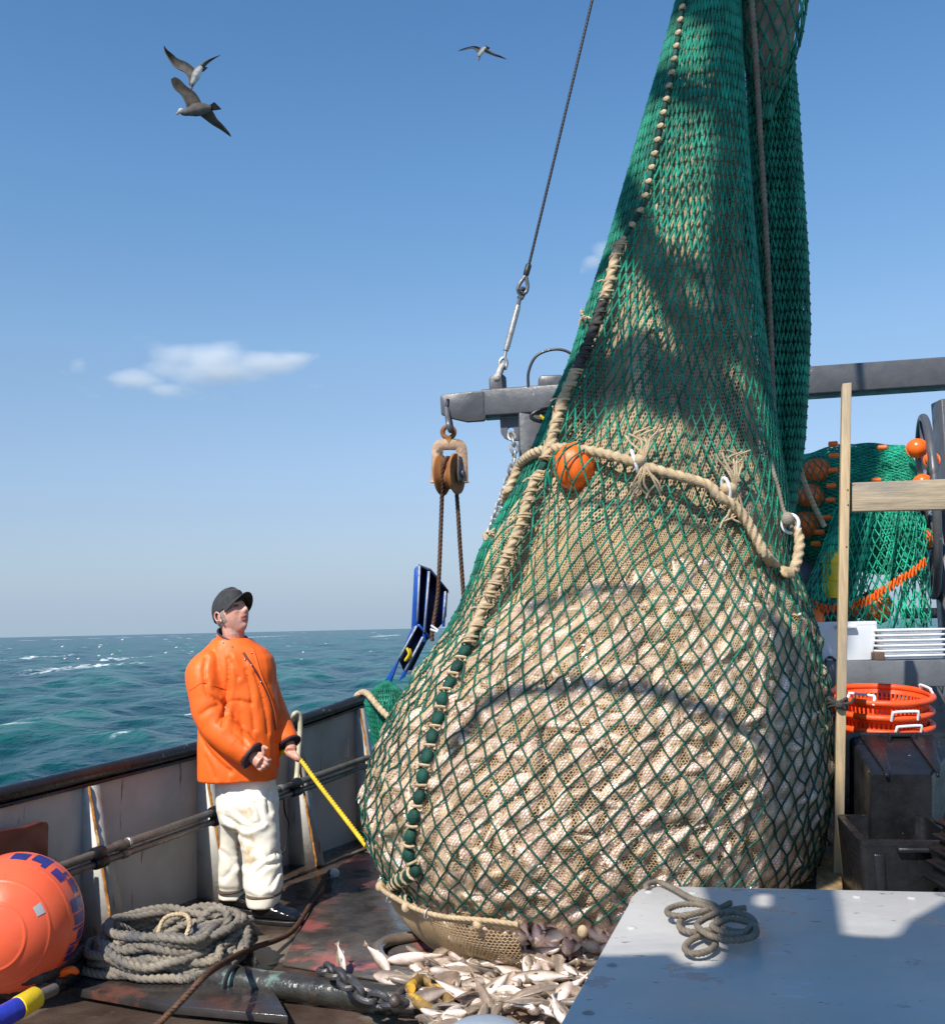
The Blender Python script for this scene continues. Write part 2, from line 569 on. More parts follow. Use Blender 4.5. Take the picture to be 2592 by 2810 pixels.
M['cuff_dark'] = mat('dark_cuff_binding', (.03, .02, .035), .5, var=.2)
M['trousers'] = mat('cream_oilskin', (.88, .81, .67), .5, var=.08, vs=5, bump=.22, bs=9, bdist=.025, patches=[((.52, .33, .12), 5.5, .63, .12, None), ((.42, .38, .32), 9, .68, .1, None)])
M['boot'] = mat('black_rubber_boot', (.010, .010, .011), .16, var=.3, vs=12, bump=.15, bs=30, spec=.6)
M['cap'] = mat('faded_black_cotton', (.030, .030, .031), .85, var=.25, vs=14, bump=.3, bs=200)
M['thread'] = mat('grey_embroidery', (.22, .22, .22), .8, var=.2)
M['hair'] = mat('grey_hair', (.33, .29, .25), .8, var=.3, vs=60, bump=.8, bs=300)
M['brass'] = mat('metal_snap', (.6, .58, .55), .25, metal=1., var=.1)
M['gull'] = mat('gull_feathers', (1, 1, 1), .9, var=.25, vs=14, attr=True, spec=.1)
M['shell'] = mat('pale_shell', (.72, .64, .56), .4, var=.15, vs=30)
# ================================================================ the sea
SEA_Z = -2.45


def build_sea():
    nr, na = 620, 620
    r = np.concatenate([np.geomspace(9, 700, nr - 60, endpoint=False), np.geomspace(700, 45000, 60)])
    a = np.linspace(R(-52), R(52), na)
    Rg, A = np.meshgrid(r, a, indexing='ij')
    X, Y = Rg * np.sin(A), Rg * np.cos(A)
    Z = np.zeros_like(X)
    dX, dY = np.zeros_like(X), np.zeros_like(X)
    g = np.random.default_rng(3)
    dr = np.gradient(r)[:, None]
    wind = R(200)
    for k in range(90):
        lam = float(np.exp(g.uniform(math.log(.7), math.log(22))))
        th = wind + g.normal(0, .55)
        kx, ky = math.cos(th) * 2 * math.pi / lam, math.sin(th) * 2 * math.pi / lam
        amp = .0075 * lam ** .66
        fade = np.clip(lam / (2.4 * np.maximum(dr, Rg * R(104) / na)) - 1, 0, 1)
        ph = kx * X + ky * Y + g.uniform(0, 6.28)
        Z += amp * fade * np.sin(ph)
        q = .8 * amp * fade * np.cos(ph)
        dX += q * math.cos(th)
        dY += q * math.sin(th)
    sg_ = Z[:300].std()
    foam = np.clip((Z - 2.2 * sg_) / (.9 * sg_), 0, 1)
    far = g.random(Z.shape) ** 2 * np.clip((Rg - 130) / 200, 0, 1)
    foam = np.maximum(foam, (g.random(Z.shape) > .9965) * np.clip((Rg - 150) / 150, 0, 1) * np.clip((6000 - Rg) / 4000, 0, 1))
    # the breaking crests that stand out
    for fx, fy, wpx, hpx in ((245, 1829, 62, 7), (345, 1806, 30, 3), (98, 1806, 14, 5), (298, 1751, 16, 3), (1060, 1745, 20, 2), (520, 1950, 40, 4), (330, 2032, 16, 3), (705, 1748, 22, 2)):
        c = PZ(fx, fy, SEA_Z)
        sx, sy = wpx / FPX * c[1], hpx * c[1] ** 2 / (FPX * 4.0)
        dxx, dyy = X - c[0], Y - c[1] - .25 * (X - c[0])
        foam = np.maximum(foam, 1.3 * np.exp(-(dxx / sx) ** 2 - (dyy / sy) ** 2))
    foam *= 1 - np.exp(-((X - PZ(40, 1975, SEA_Z)[0]) / 4) ** 2 - ((Y - PZ(40, 1975, SEA_Z)[1]) / 8) ** 2)
    G = np.stack([X + dX, Y + dY, SEA_Z + Z], -1)
    m = MB()
    c = np.stack([foam, np.clip(Z / .6 + .5, 0, 1), np.clip(Rg / 400, 0, 1)], -1)
    m.grid(G.transpose(1, 0, 2)[:, ::-1].copy(), col=c.transpose(1, 0, 2)[:, ::-1].copy())
    mt = bpy.data.materials.new('sea_water')
    mt.use_nodes = True
    N, L = mt.node_tree.nodes, mt.node_tree.links
    b = N['Principled BSDF']
    at = N.new('ShaderNodeAttribute')
    at.attribute_name = 'Col'
    sp = N.new('ShaderNodeSeparateColor')
    L.new(at.outputs['Color'], sp.inputs['Color'])
    tc = N.new('ShaderNodeTexCoord')

    def ns(scale, det, st=(1, 1, 1)):
        mp = N.new('ShaderNodeMapping')
        mp.inputs['Scale'].default_value = st
        mp.inputs['Rotation'].default_value = (0, 0, R(20))
        L.new(tc.outputs['Object'], mp.inputs['Vector'])
        n = N.new('ShaderNodeTexNoise')
        n.inputs['Scale'].default_value = scale
        n.inputs['Detail'].default_value = det
        L.new(mp.outputs['Vector'], n.inputs['Vector'])
        return n.outputs['Fac']

    def mr(x, a0, a1, lo=0., hi=1.):
        n = N.new('ShaderNodeMapRange')
        for i, v in zip((1, 2, 3, 4), (a0, a1, lo, hi)):
            n.inputs[i].default_value = v
        L.new(x, n.inputs[0])
        return n.outputs[0]

    def mul(x, y):
        n = N.new('ShaderNodeMath')
        n.operation = 'MULTIPLY'
        L.new(x, n.inputs[0])
        L.new(y, n.inputs[1])
        return n.outputs[0]

    wc = N.new('ShaderNodeMix')
    wc.data_type = 'RGBA'
    wc.inputs[6].default_value = (.004, .050, .060, 1)
    wc.inputs[7].default_value = (.005, .10, .082, 1)
    L.new(mr(sp.outputs['Green'], .35, .9), wc.inputs[0])
    fo = mul(mr(sp.outputs['Red'], .05, .4), mr(ns(1.1, 6, (1, .5, 1)), .49, .58))
    fm = N.new('ShaderNodeMix')
    fm.data_type = 'RGBA'
    fm.inputs[7].default_value = (.8, .83, .84, 1)
    L.new(fo, fm.inputs[0])
    L.new(wc.outputs[2], fm.inputs[6])
    L.new(fm.outputs[2], b.inputs['Base Color'])
    L.new(mr(fo, 0, 1, .22, .9), b.inputs['Roughness'])
    b.inputs['IOR'].default_value = 1.333
    b.inputs['Specular IOR Level'].default_value = .25
    bp = N.new('ShaderNodeBump')
    bp.inputs['Strength'].default_value = 1.0
    bp.inputs['Distance'].default_value = .22
    L.new(ns(2.2, 8, (1, .5, 1)), bp.inputs['Height'])
    b2 = N.new('ShaderNodeBump')
    b2.inputs['Strength'].default_value = .9
    b2.inputs['Distance'].default_value = 1.2
    L.new(ns(.35, 5, (1, .5, 1)), b2.inputs['Height'])
    L.new(b2.outputs['Normal'], bp.inputs['Normal'])
    L.new(bp.outputs['Normal'], b.inputs['Normal'])
    o = m.build('sea', mt, sharp=0, off=np.array([0, 0, SEA_Z]))
    tag(o, 'choppy teal green sea with small whitecaps', None, kind='structure')


build_sea()


# ================================================================ clouds (far off, thin volumes)
def cloud(name, label, boxes, Y, dens, seed):
    mt = bpy.data.materials.new('cloud_vapour')
    mt.use_nodes = True
    N, L = mt.node_tree.nodes, mt.node_tree.links
    N.remove(N['Principled BSDF'])
    v = N.new('ShaderNodeVolumePrincipled')
    v.inputs['Color'].default_value = (1, 1, 1, 1)
    v.inputs['Anisotropy'].default_value = .0
    L.new(v.outputs['Volume'], N['Material Output'].inputs['Volume'])
    tc = N.new('ShaderNodeTexCoord')
    n = N.new('ShaderNodeTexNoise')
    n.inputs['Scale'].default_value = .022
    n.inputs['Detail'].default_value = 5
    mp = N.new('ShaderNodeMapping')
    mp.inputs['Location'].default_value = (seed, seed * 2, 0)
    mp.inputs['Scale'].default_value = (.55, .55, 1.5)
    L.new(tc.outputs['Object'], mp.inputs['Vector'])
    L.new(mp.outputs['Vector'], n.inputs['Vector'])
    tot = None
    cents = []
    for (px, py, hw, hh) in boxes:
        c = P(px, py, Y)
        cents.append((c, hw / FPX * Y, hh / FPX * Y))
    base = np.mean([c[0] for c in cents], 0)
    for c, a, h in cents:
        mm = N.new('ShaderNodeMapping')
        mm.vector_type = 'POINT'
        mm.inputs['Scale'].default_value = (1 / a, 1 / (a * .6), 1 / h)
        cc = c - base
        mm.inputs['Location'].default_value = (-cc[0] / a, -cc[1] / (a * .6), -cc[2] / h)
        L.new(tc.outputs['Object'], mm.inputs['Vector'])
        ln = N.new('ShaderNodeVectorMath')
        ln.operation = 'LENGTH'
        L.new(mm.outputs['Vector'], ln.inputs[0])
        r = N.new('ShaderNodeMapRange')
        r.inputs[1].default_value, r.inputs[2].default_value, r.inputs[3].default_value, r.inputs[4].default_value = .0, 1, .62, 0
        L.new(ln.outputs['Value'], r.inputs[0])
        if tot is None:
            tot = r.outputs[0]
        else:
            x = N.new('ShaderNodeMath')
            x.operation = 'MAXIMUM'
            L.new(tot, x.inputs[0])
            L.new(r.outputs[0], x.inputs[1])
            tot = x.outputs[0]
    ad = N.new('ShaderNodeMath')
    ad.operation = 'ADD'
    L.new(tot, ad.inputs[0])
    L.new(n.outputs['Fac'], ad.inputs[1])
    rr = N.new('ShaderNodeMapRange')
    rr.inputs[1].default_value, rr.inputs[2].default_value, rr.inputs[3].default_value, rr.inputs[4].default_value = .62, 1.05, 0, dens
    L.new(ad.outputs[0], rr.inputs[0])
    L.new(rr.outputs[0], v.inputs['Density'])
    m = MB()
    pts = []
    x0 = min(c[0] - a for c, a, h in cents); x1 = max(c[0] + a for c, a, h in cents)
    y0 = min(c[1] - a * .6 for c, a, h in cents); y1 = max(c[1] + a * .6 for c, a, h in cents)
    z0 = min(c[2] - h for c, a, h in cents); z1 = max(c[2] + h for c, a, h in cents)
    m.box(((x0 + x1) / 2, (y0 + y1) / 2, (z0 + z1) / 2), (x1 - x0, y1 - y0, z1 - z0))
    o = m.build(name, mt, smooth=False, off=base)
    return tag(o, label, 'cloud')


cloud('cloud', 'long thin white cloud low in the blue sky over the open sea',
      [(475, 985, 130, 60), (575, 983, 160, 62), (715, 998, 160, 44), (800, 985, 70, 24), (355, 1040, 110, 40), (615, 1020, 180, 45), (445, 1070, 60, 22)], 1500, .030, 3.0)
cloud('cloud', 'faint small wisp of cloud just beside the hoisted green net', [(1655, 690, 52, 46), (1630, 715, 40, 30)], 1500, .04, 1.2)
cloud('cloud', 'tiny faint wisp of cloud to the side of the long cloud', [(215, 1000, 42, 30)], 1500, .03, 5.1)
# ================================================================ deck, bulwark, gantry
B0, B1 = PZ(540, 2465, 0), PZ(840, 2355, 0)
BD = unit(B1 - B0)                               # along the bulwark, away from the camera
BN = np.array([BD[1], -BD[0], 0])                # inboard
if BN[0] < 0:
    BN = -BN
UP = np.array([0, 0, 1.0])


def bt(px, py=None):
    """distance along the bulwark's foot whose image is at column px"""
    t = np.linspace(-6, 8, 6001)
    x, _ = proj(B0 + t[:, None] * BD)
    ok = (B0 + t[:, None] * BD)[:, 1] > .5
    return t[ok][np.argmin(np.abs(x[ok] - px))]


def bp(px, py, off=0.):
    return PPL(px, py, B0 + BN * off, BN)


rail_pts = [bp(-700, 2330), bp(-350, 2260), bp(0, 2182), bp(270, 2118), bp(540, 2053), bp(800, 1984), bp(1000, 1916)]
rail = cat_rom(rail_pts, 10)
T_END = np.dot(rail[-1] - B0, BD)

deck = MB()
e0 = B0 + BD * -6.5
e1 = B0 + BD * T_END
poly = [e0, e1, e1 + np.array([.2, 1.6, 0]), [4.6, 10.0, 0], [4.6, -2.5, 0], [e0[0], -2.5, 0]]
deck.prism([np.array([p[0], p[1], 0.0]) for p in poly], (0, 0, -.1))
o = deck.build('deck', M['deck'], smooth=False, off=np.zeros(3))
tag(o, 'wet dark working deck of the trawler with worn red paint', None, kind='structure')

# a flat steel plate lying on the deck in front of the bag
pl = MB()
edge = [(912, 2392), (990, 2335), (1300, 2420), (1500, 2560), (1330, 2700), (1060, 2690), (775, 2645), (800, 2590), (850, 2500)]
pl.prism([PZ(x, y, 0.016) for x, y in edge], (0, 0, -.012))
o = pl.build('deck_plate', M['plate'], smooth=False)
tag(o, 'low wet steel plate with red paint on the deck beside the fisherman', 'deck plate')

bul = thing('bulwark', 'grey rust streaked steel bulwark along the edge of the deck behind the fisherman', 'bulwark', B0)
pn = MB()
rt_t = (rail - B0) @ BD
zt = rail[:, 2]
lo = [B0 + BD * t for t in rt_t]
G = np.array([[[*(p[:2]), 0.0] + 0 * UP, [*p[:2], z - .01]] for p, z in zip(lo, zt)])
front = G
back = G - BN * .02
back[:, 0, 2] = SEA_Z - .6
front[:, 0, 2] = -.1
pn.grid(front)
pn.grid(back[::-1])
pn.add(np.array([front[-1, 0], front[-1, 1], back[-1, 1], back[-1, 0]]), [[0, 1, 2, 3]])
pn.build('panel', M['bulwark'], bul)
rl = MB()
rl.tube(rail, .040, 14)
rl.build('rail', M['rail'], bul)
fl = MB()                                          # flat bar under the rail
fl.tube(rail - UP * .05 + BN * .012, .016, 8, flat=.7)
fl.build('rail_flange', M['rail'], bul)


def rail_z(t):
    return np.interp(t, rt_t, zt)


webs = [(bt(218), .23, .035, .09), (bt(540), .22, .035, .09), (bt(792), .21, .035, .09), (bt(978), .20, .03, .08), (bt(218) - 1.02, .23, .035, .09)]
for t, wb, wtop, fw in webs:
    p = B0 + BD * t
    h = rail_z(t) - .06
    w_ = MB()
    w_.prism([p, p + BN * wb, p + BN * wtop + UP * h, p + UP * h], BD * .010)
    wo = w_.build('stiffener', M['web'], bul, smooth=False)
    f_ = MB()
    q0, q1 = p + BN * (wb + .004), p + BN * (wtop + .004) + UP * (h + .004)
    nrm = unit(np.cross(q1 - q0, BD))
    if np.dot(nrm, BN) < 0:
        nrm = -nrm
    f_.prism([q0, q0 + BD * fw, q1 + BD * fw * .8, q1], nrm * .010)
    f_.build('flange', M['webgrey'], wo, smooth=False)
    r_ = MB()
    zz = np.linspace(0, 1, 30)[:, None]
    r_.tube(q0 + (q1 - q0) * zz + nrm * .008 + np.c_[rng.normal(0, .0015, (30, 3))], .0075, 6)
    r_.build('weld_bead', M['rust'], wo)

# low doubler plates and small fittings on the bulwark
fb = MB()
a0, a1 = bp(955, 1948, .012), bp(957, 2060, .012)
k = bp(951, 2030, .012)
fb.tube(cat_rom([bp(958, 2030, .012), bp(955, 2035, .03), bp(953, 2075, .03), bp(950, 2082, .012)], 6), .006, 6)
tag(fb.build('wall_hook', M['web'], bul))
fb = MB()
ta = bt(982)
fb.prism([B0 + BD * ta + BN * .02, B0 + BD * ta + BN * .10, B0 + BD * ta + BN * .10 + UP * .25, B0 + BD * ta + BN * .02 + UP * .3], BD * .02)
fb.build('foot_bracket', M['web'], bul, smooth=False)

# hydraulic pipes along the bulwark
PIPE_OFF = .20
pp = thing('pipe_run', 'pair of worn brown hydraulic pipes clamped along the inside of the bulwark', 'pipes', bp(574, 2232, PIPE_OFF))
for name, a, b, rr_ in (('pipe', (-60, 2458), (1010, 2079), .021), ('pipe', (-60, 2488), (1010, 2102), .018)):
    q = MB()
    q.tube(np.linspace(bp(*a, PIPE_OFF), bp(*b, PIPE_OFF), 8), rr_, 12)
    q.build('pipe', M['pipe'], pp)
q0u, q1u = bp(-60, 2458, PIPE_OFF), bp(1010, 2079, PIPE_OFF)
q0l, q1l = bp(-60, 2488, PIPE_OFF), bp(1010, 2102, PIPE_OFF)


def pipe_at(px, upper=True):
    a, b = (q0u, q1u) if upper else (q0l, q1l)
    t = np.linspace(0, 1, 2000)[:, None]
    Q = a + (b - a) * t
    return Q[np.argmin(np.abs(proj(Q)[0] - px))]


pd = unit(q1u - q0u)
for px, u_, ln, r_, mm in ((268, 1, .075, .034, 'black_rubber'), (275, 0, .085, .030, 'black_rubber'), (325, 1, .07, .026, 'pipe'), (342, 0, .05, .024, 'pipe'),
                           (592, 1, .09, .034, 'black_rubber'), (597, 0, .09, .03, 'black_rubber'), (808, 1, .1, .033, 'black_rubber'), (812, 0, .1, .03, 'black_rubber'),
                           (352, 1, .02, .027, 'galv'), (770, 1, .03, .025, 'galv')):
    c = pipe_at(px, bool(u_))
    q = MB()
    q.tube(np.array([c - pd * ln / 2, c - pd * ln * .35, c + pd * ln * .35, c + pd * ln / 2]), [r_ * .88, r_, r_, r_ * .88], 14)
    q.build('coupling' if mm != 'galv' else 'pipe_nut', M[mm], pp)
cable = MB()
cable.tube(cat_rom([pipe_at(778, False), PZ(779, 2330, .35) * 0 + bp(782, 2230, .21), bp(792, 2262, .2), bp(783, 2330, .2), bp(775, 2345, .21)], 8), .006, 6)
tag(cable.build('cable', M['black_rubber']), 'thin black cable looping down from the pipes behind the fisherman', 'cable')

# cream hose hooked over the rail
hs = MB()
hs.tube(cat_rom([bp(803, 1975, .03), bp(806, 1962, .06), bp(815, 1957, .07), bp(823, 1968, .08), bp(823, 2010, .08), bp(819, 2060, .09), bp(814, 2130, .12), bp(810, 2142, .13)], 8), .017, 10)
tag(hs.build('hose', M['cream_rope']), 'cream hose hooked over the black rail beside the left sleeve', 'hose')

# dark red board leaning on the bulwark
br = MB()
c0 = .06
br.prism([bp(-260, 2350, c0), bp(-200, 2310, c0), bp(60, 2268, c0), bp(102, 2254, c0), bp(118, 2256, c0), bp(122, 2266, c0), bp(118, 2392, c0), bp(60, 2420, c0), bp(-260, 2500, c0)], BN * .03)
tag(br.build('board', M['darkred'], smooth=False, bevel=.004), 'dark red wooden board leaning on the bulwark behind the orange buoy', 'board')

# ---------------------------------------------------------------- stern gantry
GL, GR = P(1325, 1112, 8.6), P(2620, 1024, 8.0)
gd = unit(GR - GL)
gb = unit(np.cross(gd, UP))
gb = gb if gb[1] < 0 else -gb                       # toward the camera
ga = thing('gantry', 'dark grey steel stern gantry whose crossbeam passes behind the hoisted net', 'gantry', (GL[0] + .3, GL[1], 0))
g = MB()
g.beam(GL, GR + gd * .3, .22, .225)
beam = g.build('crossbeam', M['dark_steel'], ga, smooth=False, bevel=.015)


def gp(px, py, off=.11):
    return PPL(px, py, GL + gb * off, gb)


e = MB()
e.prism([gp(1207, 1090), gp(1212, 1082), gp(1326, 1071), gp(1332, 1076), gp(1332, 1147), gp(1326, 1154), gp(1280, 1157), gp(1240, 1148), gp(1210, 1137)], -gb * .05)
ep = e.build('end_plate', M['dark_steel'], ga, smooth=False, bevel=.006)
e = MB()
e.beam(gp(1228, 1094, .116), gp(1224, 1136, .116), .022, .01, gb)
e.build('shackle_slot', M['blue_dark'], ep, smooth=False)
e = MB()
e.beam(GL - gd * .05, GL + gd * .0, .13, .19)
e.build('weld_collar', M['rusty'], ga, smooth=False)
e = MB()
e.prism([gp(1342, 1085, .02), gp(1341, 1040, .02), gp(1347, 1030, .02), gp(1380, 1027, .02), gp(1387, 1034, .02), gp(1390, 1085, .02)], -gb * .04)
lug = e.build('upper_lug', M['dark_steel'], ga, smooth=False, bevel=.005)
e = MB()
ring_c = gp(1400, 1181, .02)
outl = [gp(1371, 1146, .02), gp(1374, 1190, .02), gp(1384, 1203, .02), gp(1400, 1208, .02), gp(1422, 1208, .02), gp(1422, 1146, .02)]
hole = [ring_c + .030 * (math.cos(a) * gd + math.sin(a) * UP) for a in np.linspace(0, 2 * math.pi, 13)[:-1]]
# plate with a real hole: fan of quads between outline samples and hole
ow = resample(np.vstack([outl, outl[:1]]), .02)[:-1]
ang = [math.atan2(np.dot(p - ring_c, UP), np.dot(p - ring_c, gd)) for p in ow]
hw = np.array([ring_c + .030 * (math.cos(a) * gd + math.sin(a) * UP) for a in ang])
for k_ in range(2):
    e.grid(np.stack([ow, hw], 1) - gb * .04 * k_, cu=True)
e.grid(np.stack([ow, ow - gb * .04], 1), cu=True)
e.grid(np.stack([hw, hw - gb * .04], 1), cu=True)
e.build('lower_lug', M['dark_steel'], ga, smooth=False)
for px in (1452, 2600):
    e = MB()
    c = gp(px, 1100, 0)
    e.beam((c[0], c[1], -.05), (c[0], c[1], c[2]), .19, .19, (0, 1, 0))
    e.build('upright', M['dark_steel'], ga, smooth=False, bevel=.012)
e = MB()
e.prism([gp(1475, 1063, .08), gp(1476, 1038, .08), gp(1484, 1029, .08), gp(1538, 1027, .08), gp(1548, 1037, .08), gp(1550, 1062, .08)], -gb * .16)
e.build('junction_box', M['dark_steel'], ga, smooth=False, bevel=.012)
hz = MB()
hz.tube(cat_rom([gp(1449, 1064, .1), gp(1450, 1020, .1), gp(1470, 978, .1), gp(1510, 960, .1), gp(1550, 962, .1), gp(1580, 985, .1), gp(1600, 1030, .1)], 8), .0115, 8)
tag(hz.build('hydraulic_hose', M['wire']), 'thin grey hose arching over the top of the gantry beam', 'hose')
hz = MB()
hz.tube(cat_rom([gp(1535, 1118, .14), gp(1490, 1122, .2), gp(1465, 1132, .22), gp(1457, 1144, .22), gp(1470, 1153, .22), gp(1500, 1158, .2), gp(1540, 1150, .14)], 8), .016, 8)
tag(hz.build('hydraulic_hose', M['black_rubber']), 'short black hose loop under the gantry beam beside the upright', 'hose')
hz = MB()
hz.tube(np.array([gp(1480, 1140, .25), gp(1504, 1160, .23)]), .014, 8)
tag(hz.build('hose_fitting', M['yellow_plastic']), 'yellow sleeve on the hose under the gantry beam', 'fitting')

# hanging pulley block
bx = P(1233, 1260, 8.5)
bk = thing('pulley_block', 'rusty iron pulley block hanging from the end of the gantry beam', 'pulley', P(1233, 1365, 8.5))
px8 = 8.5 / FPX


def bq(px, py, dy=0.):
    return P(px, py, 8.5 + dy)


e = MB()
e.tube(cat_rom([bq(1225, 1118, .05), bq(1227, 1140, .0), bq(1231, 1165, -.06), bq(1236, 1182, -.04), bq(1236, 1165, .03), bq(1230, 1140, .09), bq(1226, 1118, .09)], 6), .022, 8)
e.build('shackle', M['dark_steel'], bk)
e = MB()
th = np.linspace(0, 2 * math.pi, 24, endpoint=False)
ec = bq(1230, 1186)
e.tube(np.array([ec + 16 * px8 * (np.cos(a) * np.array([1, 0, 0]) + np.sin(a) * UP) for a in th]), .020, 8, closed=True)
e.build('swivel_eye', M['rusty'], bk)
e = MB()
e.tube(np.array([bq(1231, 1200), bq(1232, 1222)]), .03, 10)
e.build('swivel_neck', M['rusty'], bk)
e = MB()
for s_ in (-1, 1):
    e.tube(cat_rom([bq(1233, 1219), bq(1233 + s_ * 26, 1222), bq(1233 + s_ * 33, 1240), bq(1233 + s_ * 35, 1290), bq(1233 + s_ * 36, 1325)], 6), [.03] * 24 + [.035], 10, flat=1.6)
e.build('yoke', mat('worn_tan_iron', (.42, .27, .17), .7, var=.4, vs=9, bump=.4, bs=40, patches=[((.05, .04, .035), 5, .52, .1, None)]), bk)
axx = np.array([[0, 0, 1.0], [0.25, .97, 0], [.97, -.25, 0]])
sc = bq(1232, 1302)
ax = unit(np.array([.93, -.36, 0]))
ay = np.array([0.36, .93, 0])
A3 = np.array([ay, UP, ax])
e = MB()
prof = [(.02, -.075), (.165, -.075), (.17, -.06), (.12, -.02), (.12, .02), (.17, .06), (.165, .075), (.02, .075)]
e.lathe(prof, sc, A3, 36)
e.build('sheave', mat('orange_rust_sheave', (.33, .13, .035), .7, metal=.2, var=.35, vs=10, bump=.2, bs=40), bk)
for s_ in (-1, 1):
    e = MB()
    cc = sc + ax * s_ * .095
    e.prism([cc + x * .001 * ay + z * .001 * UP for x, z in ((-55, 140), (55, 140), (70, 0), (60, -70), (-60, -70), (-70, 0))], ax * .018 * s_)
    e.build('cheek', M['dark_steel'], bk, smooth=False, bevel=.008)
e = MB()
e.tube(np.array([sc - ax * .13, sc + ax * .13]), .03, 10)
e.build('pin', M['dark_steel'], bk)
wr = MB()
arc = [sc + .135 * (math.cos(a) * ay + math.sin(a) * UP) for a in np.linspace(R(175), R(5), 14)]
wl = [P(1185, 1760, 8.55), P(1186, 1730, 8.55), P(1200, 1640, 8.55), P(1205, 1560, 8.53), P(1211, 1400, 8.5)]
wr_path = cat_rom(wl + arc[1:-1] + [P(1256, 1400, 8.6), P(1262, 1500, 8.65), P(1272, 1640, 8.7), P(1285, 1800, 8.7)], 6)
wr.rope(wr_path, .0185, pitch=.10, depth=.12)
tag(wr.build('wire_rope', M['rustwire']), 'rusty wire rope running up over the hanging pulley block and down again', 'wire rope')


def chain(path, link, r, mt, name, label, parent=None, wf=.34):
    p = resample(path, link * .72)
    out = MB()
    for i in range(len(p) - 1):
        c = (p[i] + p[i + 1]) / 2
        t = unit(p[i + 1] - p[i])
        s_ = unit(np.cross(t, UP + .01))
        n_ = np.cross(s_, t)
        if i % 2:
            s_ = unit(s_ * .35 + n_)
        else:
            s_ = unit(s_ - n_ * .25)
        a = np.linspace(0, 2 * math.pi, 16, endpoint=False)
        L_ = np.array([c + t * (np.cos(x) * link * .5 * (1 - .0) + 0) * 1.0 + s_ * np.sign(np.sin(x)) * abs(np.sin(x)) ** .7 * link * wf for x in a])
        out.tube(L_, r, 7, closed=True)
    o = out.build(name, mt, parent)
    if label:
        tag(o, label, 'chain')
    return o


chain(cat_rom([gp(1402, 1190, .1), P(1410, 1225, 8.4), P(1408, 1270, 8.4), P(1390, 1330, 8.35), P(1352, 1440, 8.2), P(1315, 1560, 8.0), P(1290, 1640, 7.9)], 8), .082, .0105, M['galv'],
      'chain', 'thin grey chain running from the gantry lug down behind the net')

# stay wire with turnbuckle above the gantry
st = thing('stay_wire', 'dark stay wire with a turnbuckle rising from the gantry into the sky', 'stay wire', gp(1365, 1045, .04))
D0 = 8.55


def sp_(px, py, d=D0):
    return P(px, py, d)


e = MB()
e.rope(np.linspace(sp_(1449, 735), sp_(1722, -410, 8.2), 10), .0125, pitch=.09, depth=.08)
e.build('wire', M['wire'], st)
e = MB()
e.tube(np.array([sp_(1451, 724), sp_(1450, 728), sp_(1443, 752), sp_(1441, 757)]), [.016, .026, .026, .018], 10)
e.build('ferrule', M['wire'], st)
e = MB()
e.tube(cat_rom([sp_(1441, 757), sp_(1426, 778), sp_(1421, 795), sp_(1428, 806), sp_(1442, 802), sp_(1447, 785), sp_(1443, 757)], 6), .016, 8)
e.build('thimble', M['dark_steel'], st)
e = MB()
e.tube(cat_rom([sp_(1424, 797, D0 - .03), sp_(1434, 791, D0), sp_(1438, 800, D0 + .03), sp_(1430, 818), sp_(1422, 812)], 6), .018, 8)
e.tube(np.array([sp_(1426, 818), sp_(1421, 842)]), .016, 8)
e.build('jaw', M['dark_steel'], st)
e = MB()
e.tube(np.array([sp_(1421, 839), sp_(1418, 850), sp_(1391, 950), sp_(1387, 962)]), [.022, .026, .026, .022], 10)
e.build('turnbuckle', M['galv'], st)
e = MB()
e.tube(np.array([sp_(1388, 960), sp_(1384, 984)]), .013, 8)
e.tube(cat_rom([sp_(1369, 1010), sp_(1372, 990), sp_(1383, 982), sp_(1390, 995), sp_(1385, 1014)], 6), .014, 8)
e.build('shackle', M['galv'], st)
e = MB()
e.tube(cat_rom([sp_(1364, 1036, D0 - .12), sp_(1372, 1012, D0 - .05), sp_(1380, 1002, D0), sp_(1374, 1020, D0 + .03), sp_(1366, 1040, D0 + .06)], 6), .021, 8)
e.ball(sp_(1363, 1037, D0 - .1), .035, 12, 8)
e.build('lower_shackle', mat('pale_shackle', (.5, .44, .38), .6, var=.3, vs=20), st)

# ---------------------------------------------------------------- blue stern frame outboard of the rail
DB = 9.0
bf = thing('trawl_door', 'blue steel trawl door frame with worn edges standing outside the rail', 'trawl door', P(1180, 1880, DB))


def fin(parent, pts, depth, name='rib', th=.03):
    e = MB()
    e.prism([P(x, y, DB) for x, y in pts], (0, depth, 0))
    o = e.build(name, M['blue_paint'], parent, smooth=False, bevel=.004)
    return o


e = MB()
e.prism([P(x, y, DB + .16) for x, y in ((1146, 1550), (1184, 1564), (1228, 1620), (1224, 1692), (1214, 1710), (1170, 1760), (1140, 1760), (1130, 1716))], (0, .03, 0))
e.build('back_plate', M['blue_dark'], bf, smooth=False)
for pts in (((1136, 1562), (1147, 1549), (1154, 1551), (1147, 1710), (1128, 1725)), ((1172, 1566), (1180, 1570), (1166, 1762), (1158, 1762)), ((1217, 1624), (1225, 1622), (1219, 1720), (1212, 1720))):
    fin(bf, pts, .16)
for a, b in (((1151, 1552), (1145, 1705)), ((1177, 1568), (1164, 1735)), ((1222, 1623), (1216, 1705))):
    e = MB()
    e.beam(P(*a, DB - .003), P(*b, DB - .003), .016, .006, (0, 1, 0))
    e.build('worn_edge', M['worn_edge'], bf, smooth=False)
e = MB()
e.prism([P(x, y, DB) for x, y in ((1147, 1548), (1182, 1561), (1229, 1618), (1230, 1628), (1180, 1568), (1148, 1553))], (0, .18, 0))
e.build('cap_plate', M['blue_dark'], bf, smooth=False)
e = MB()
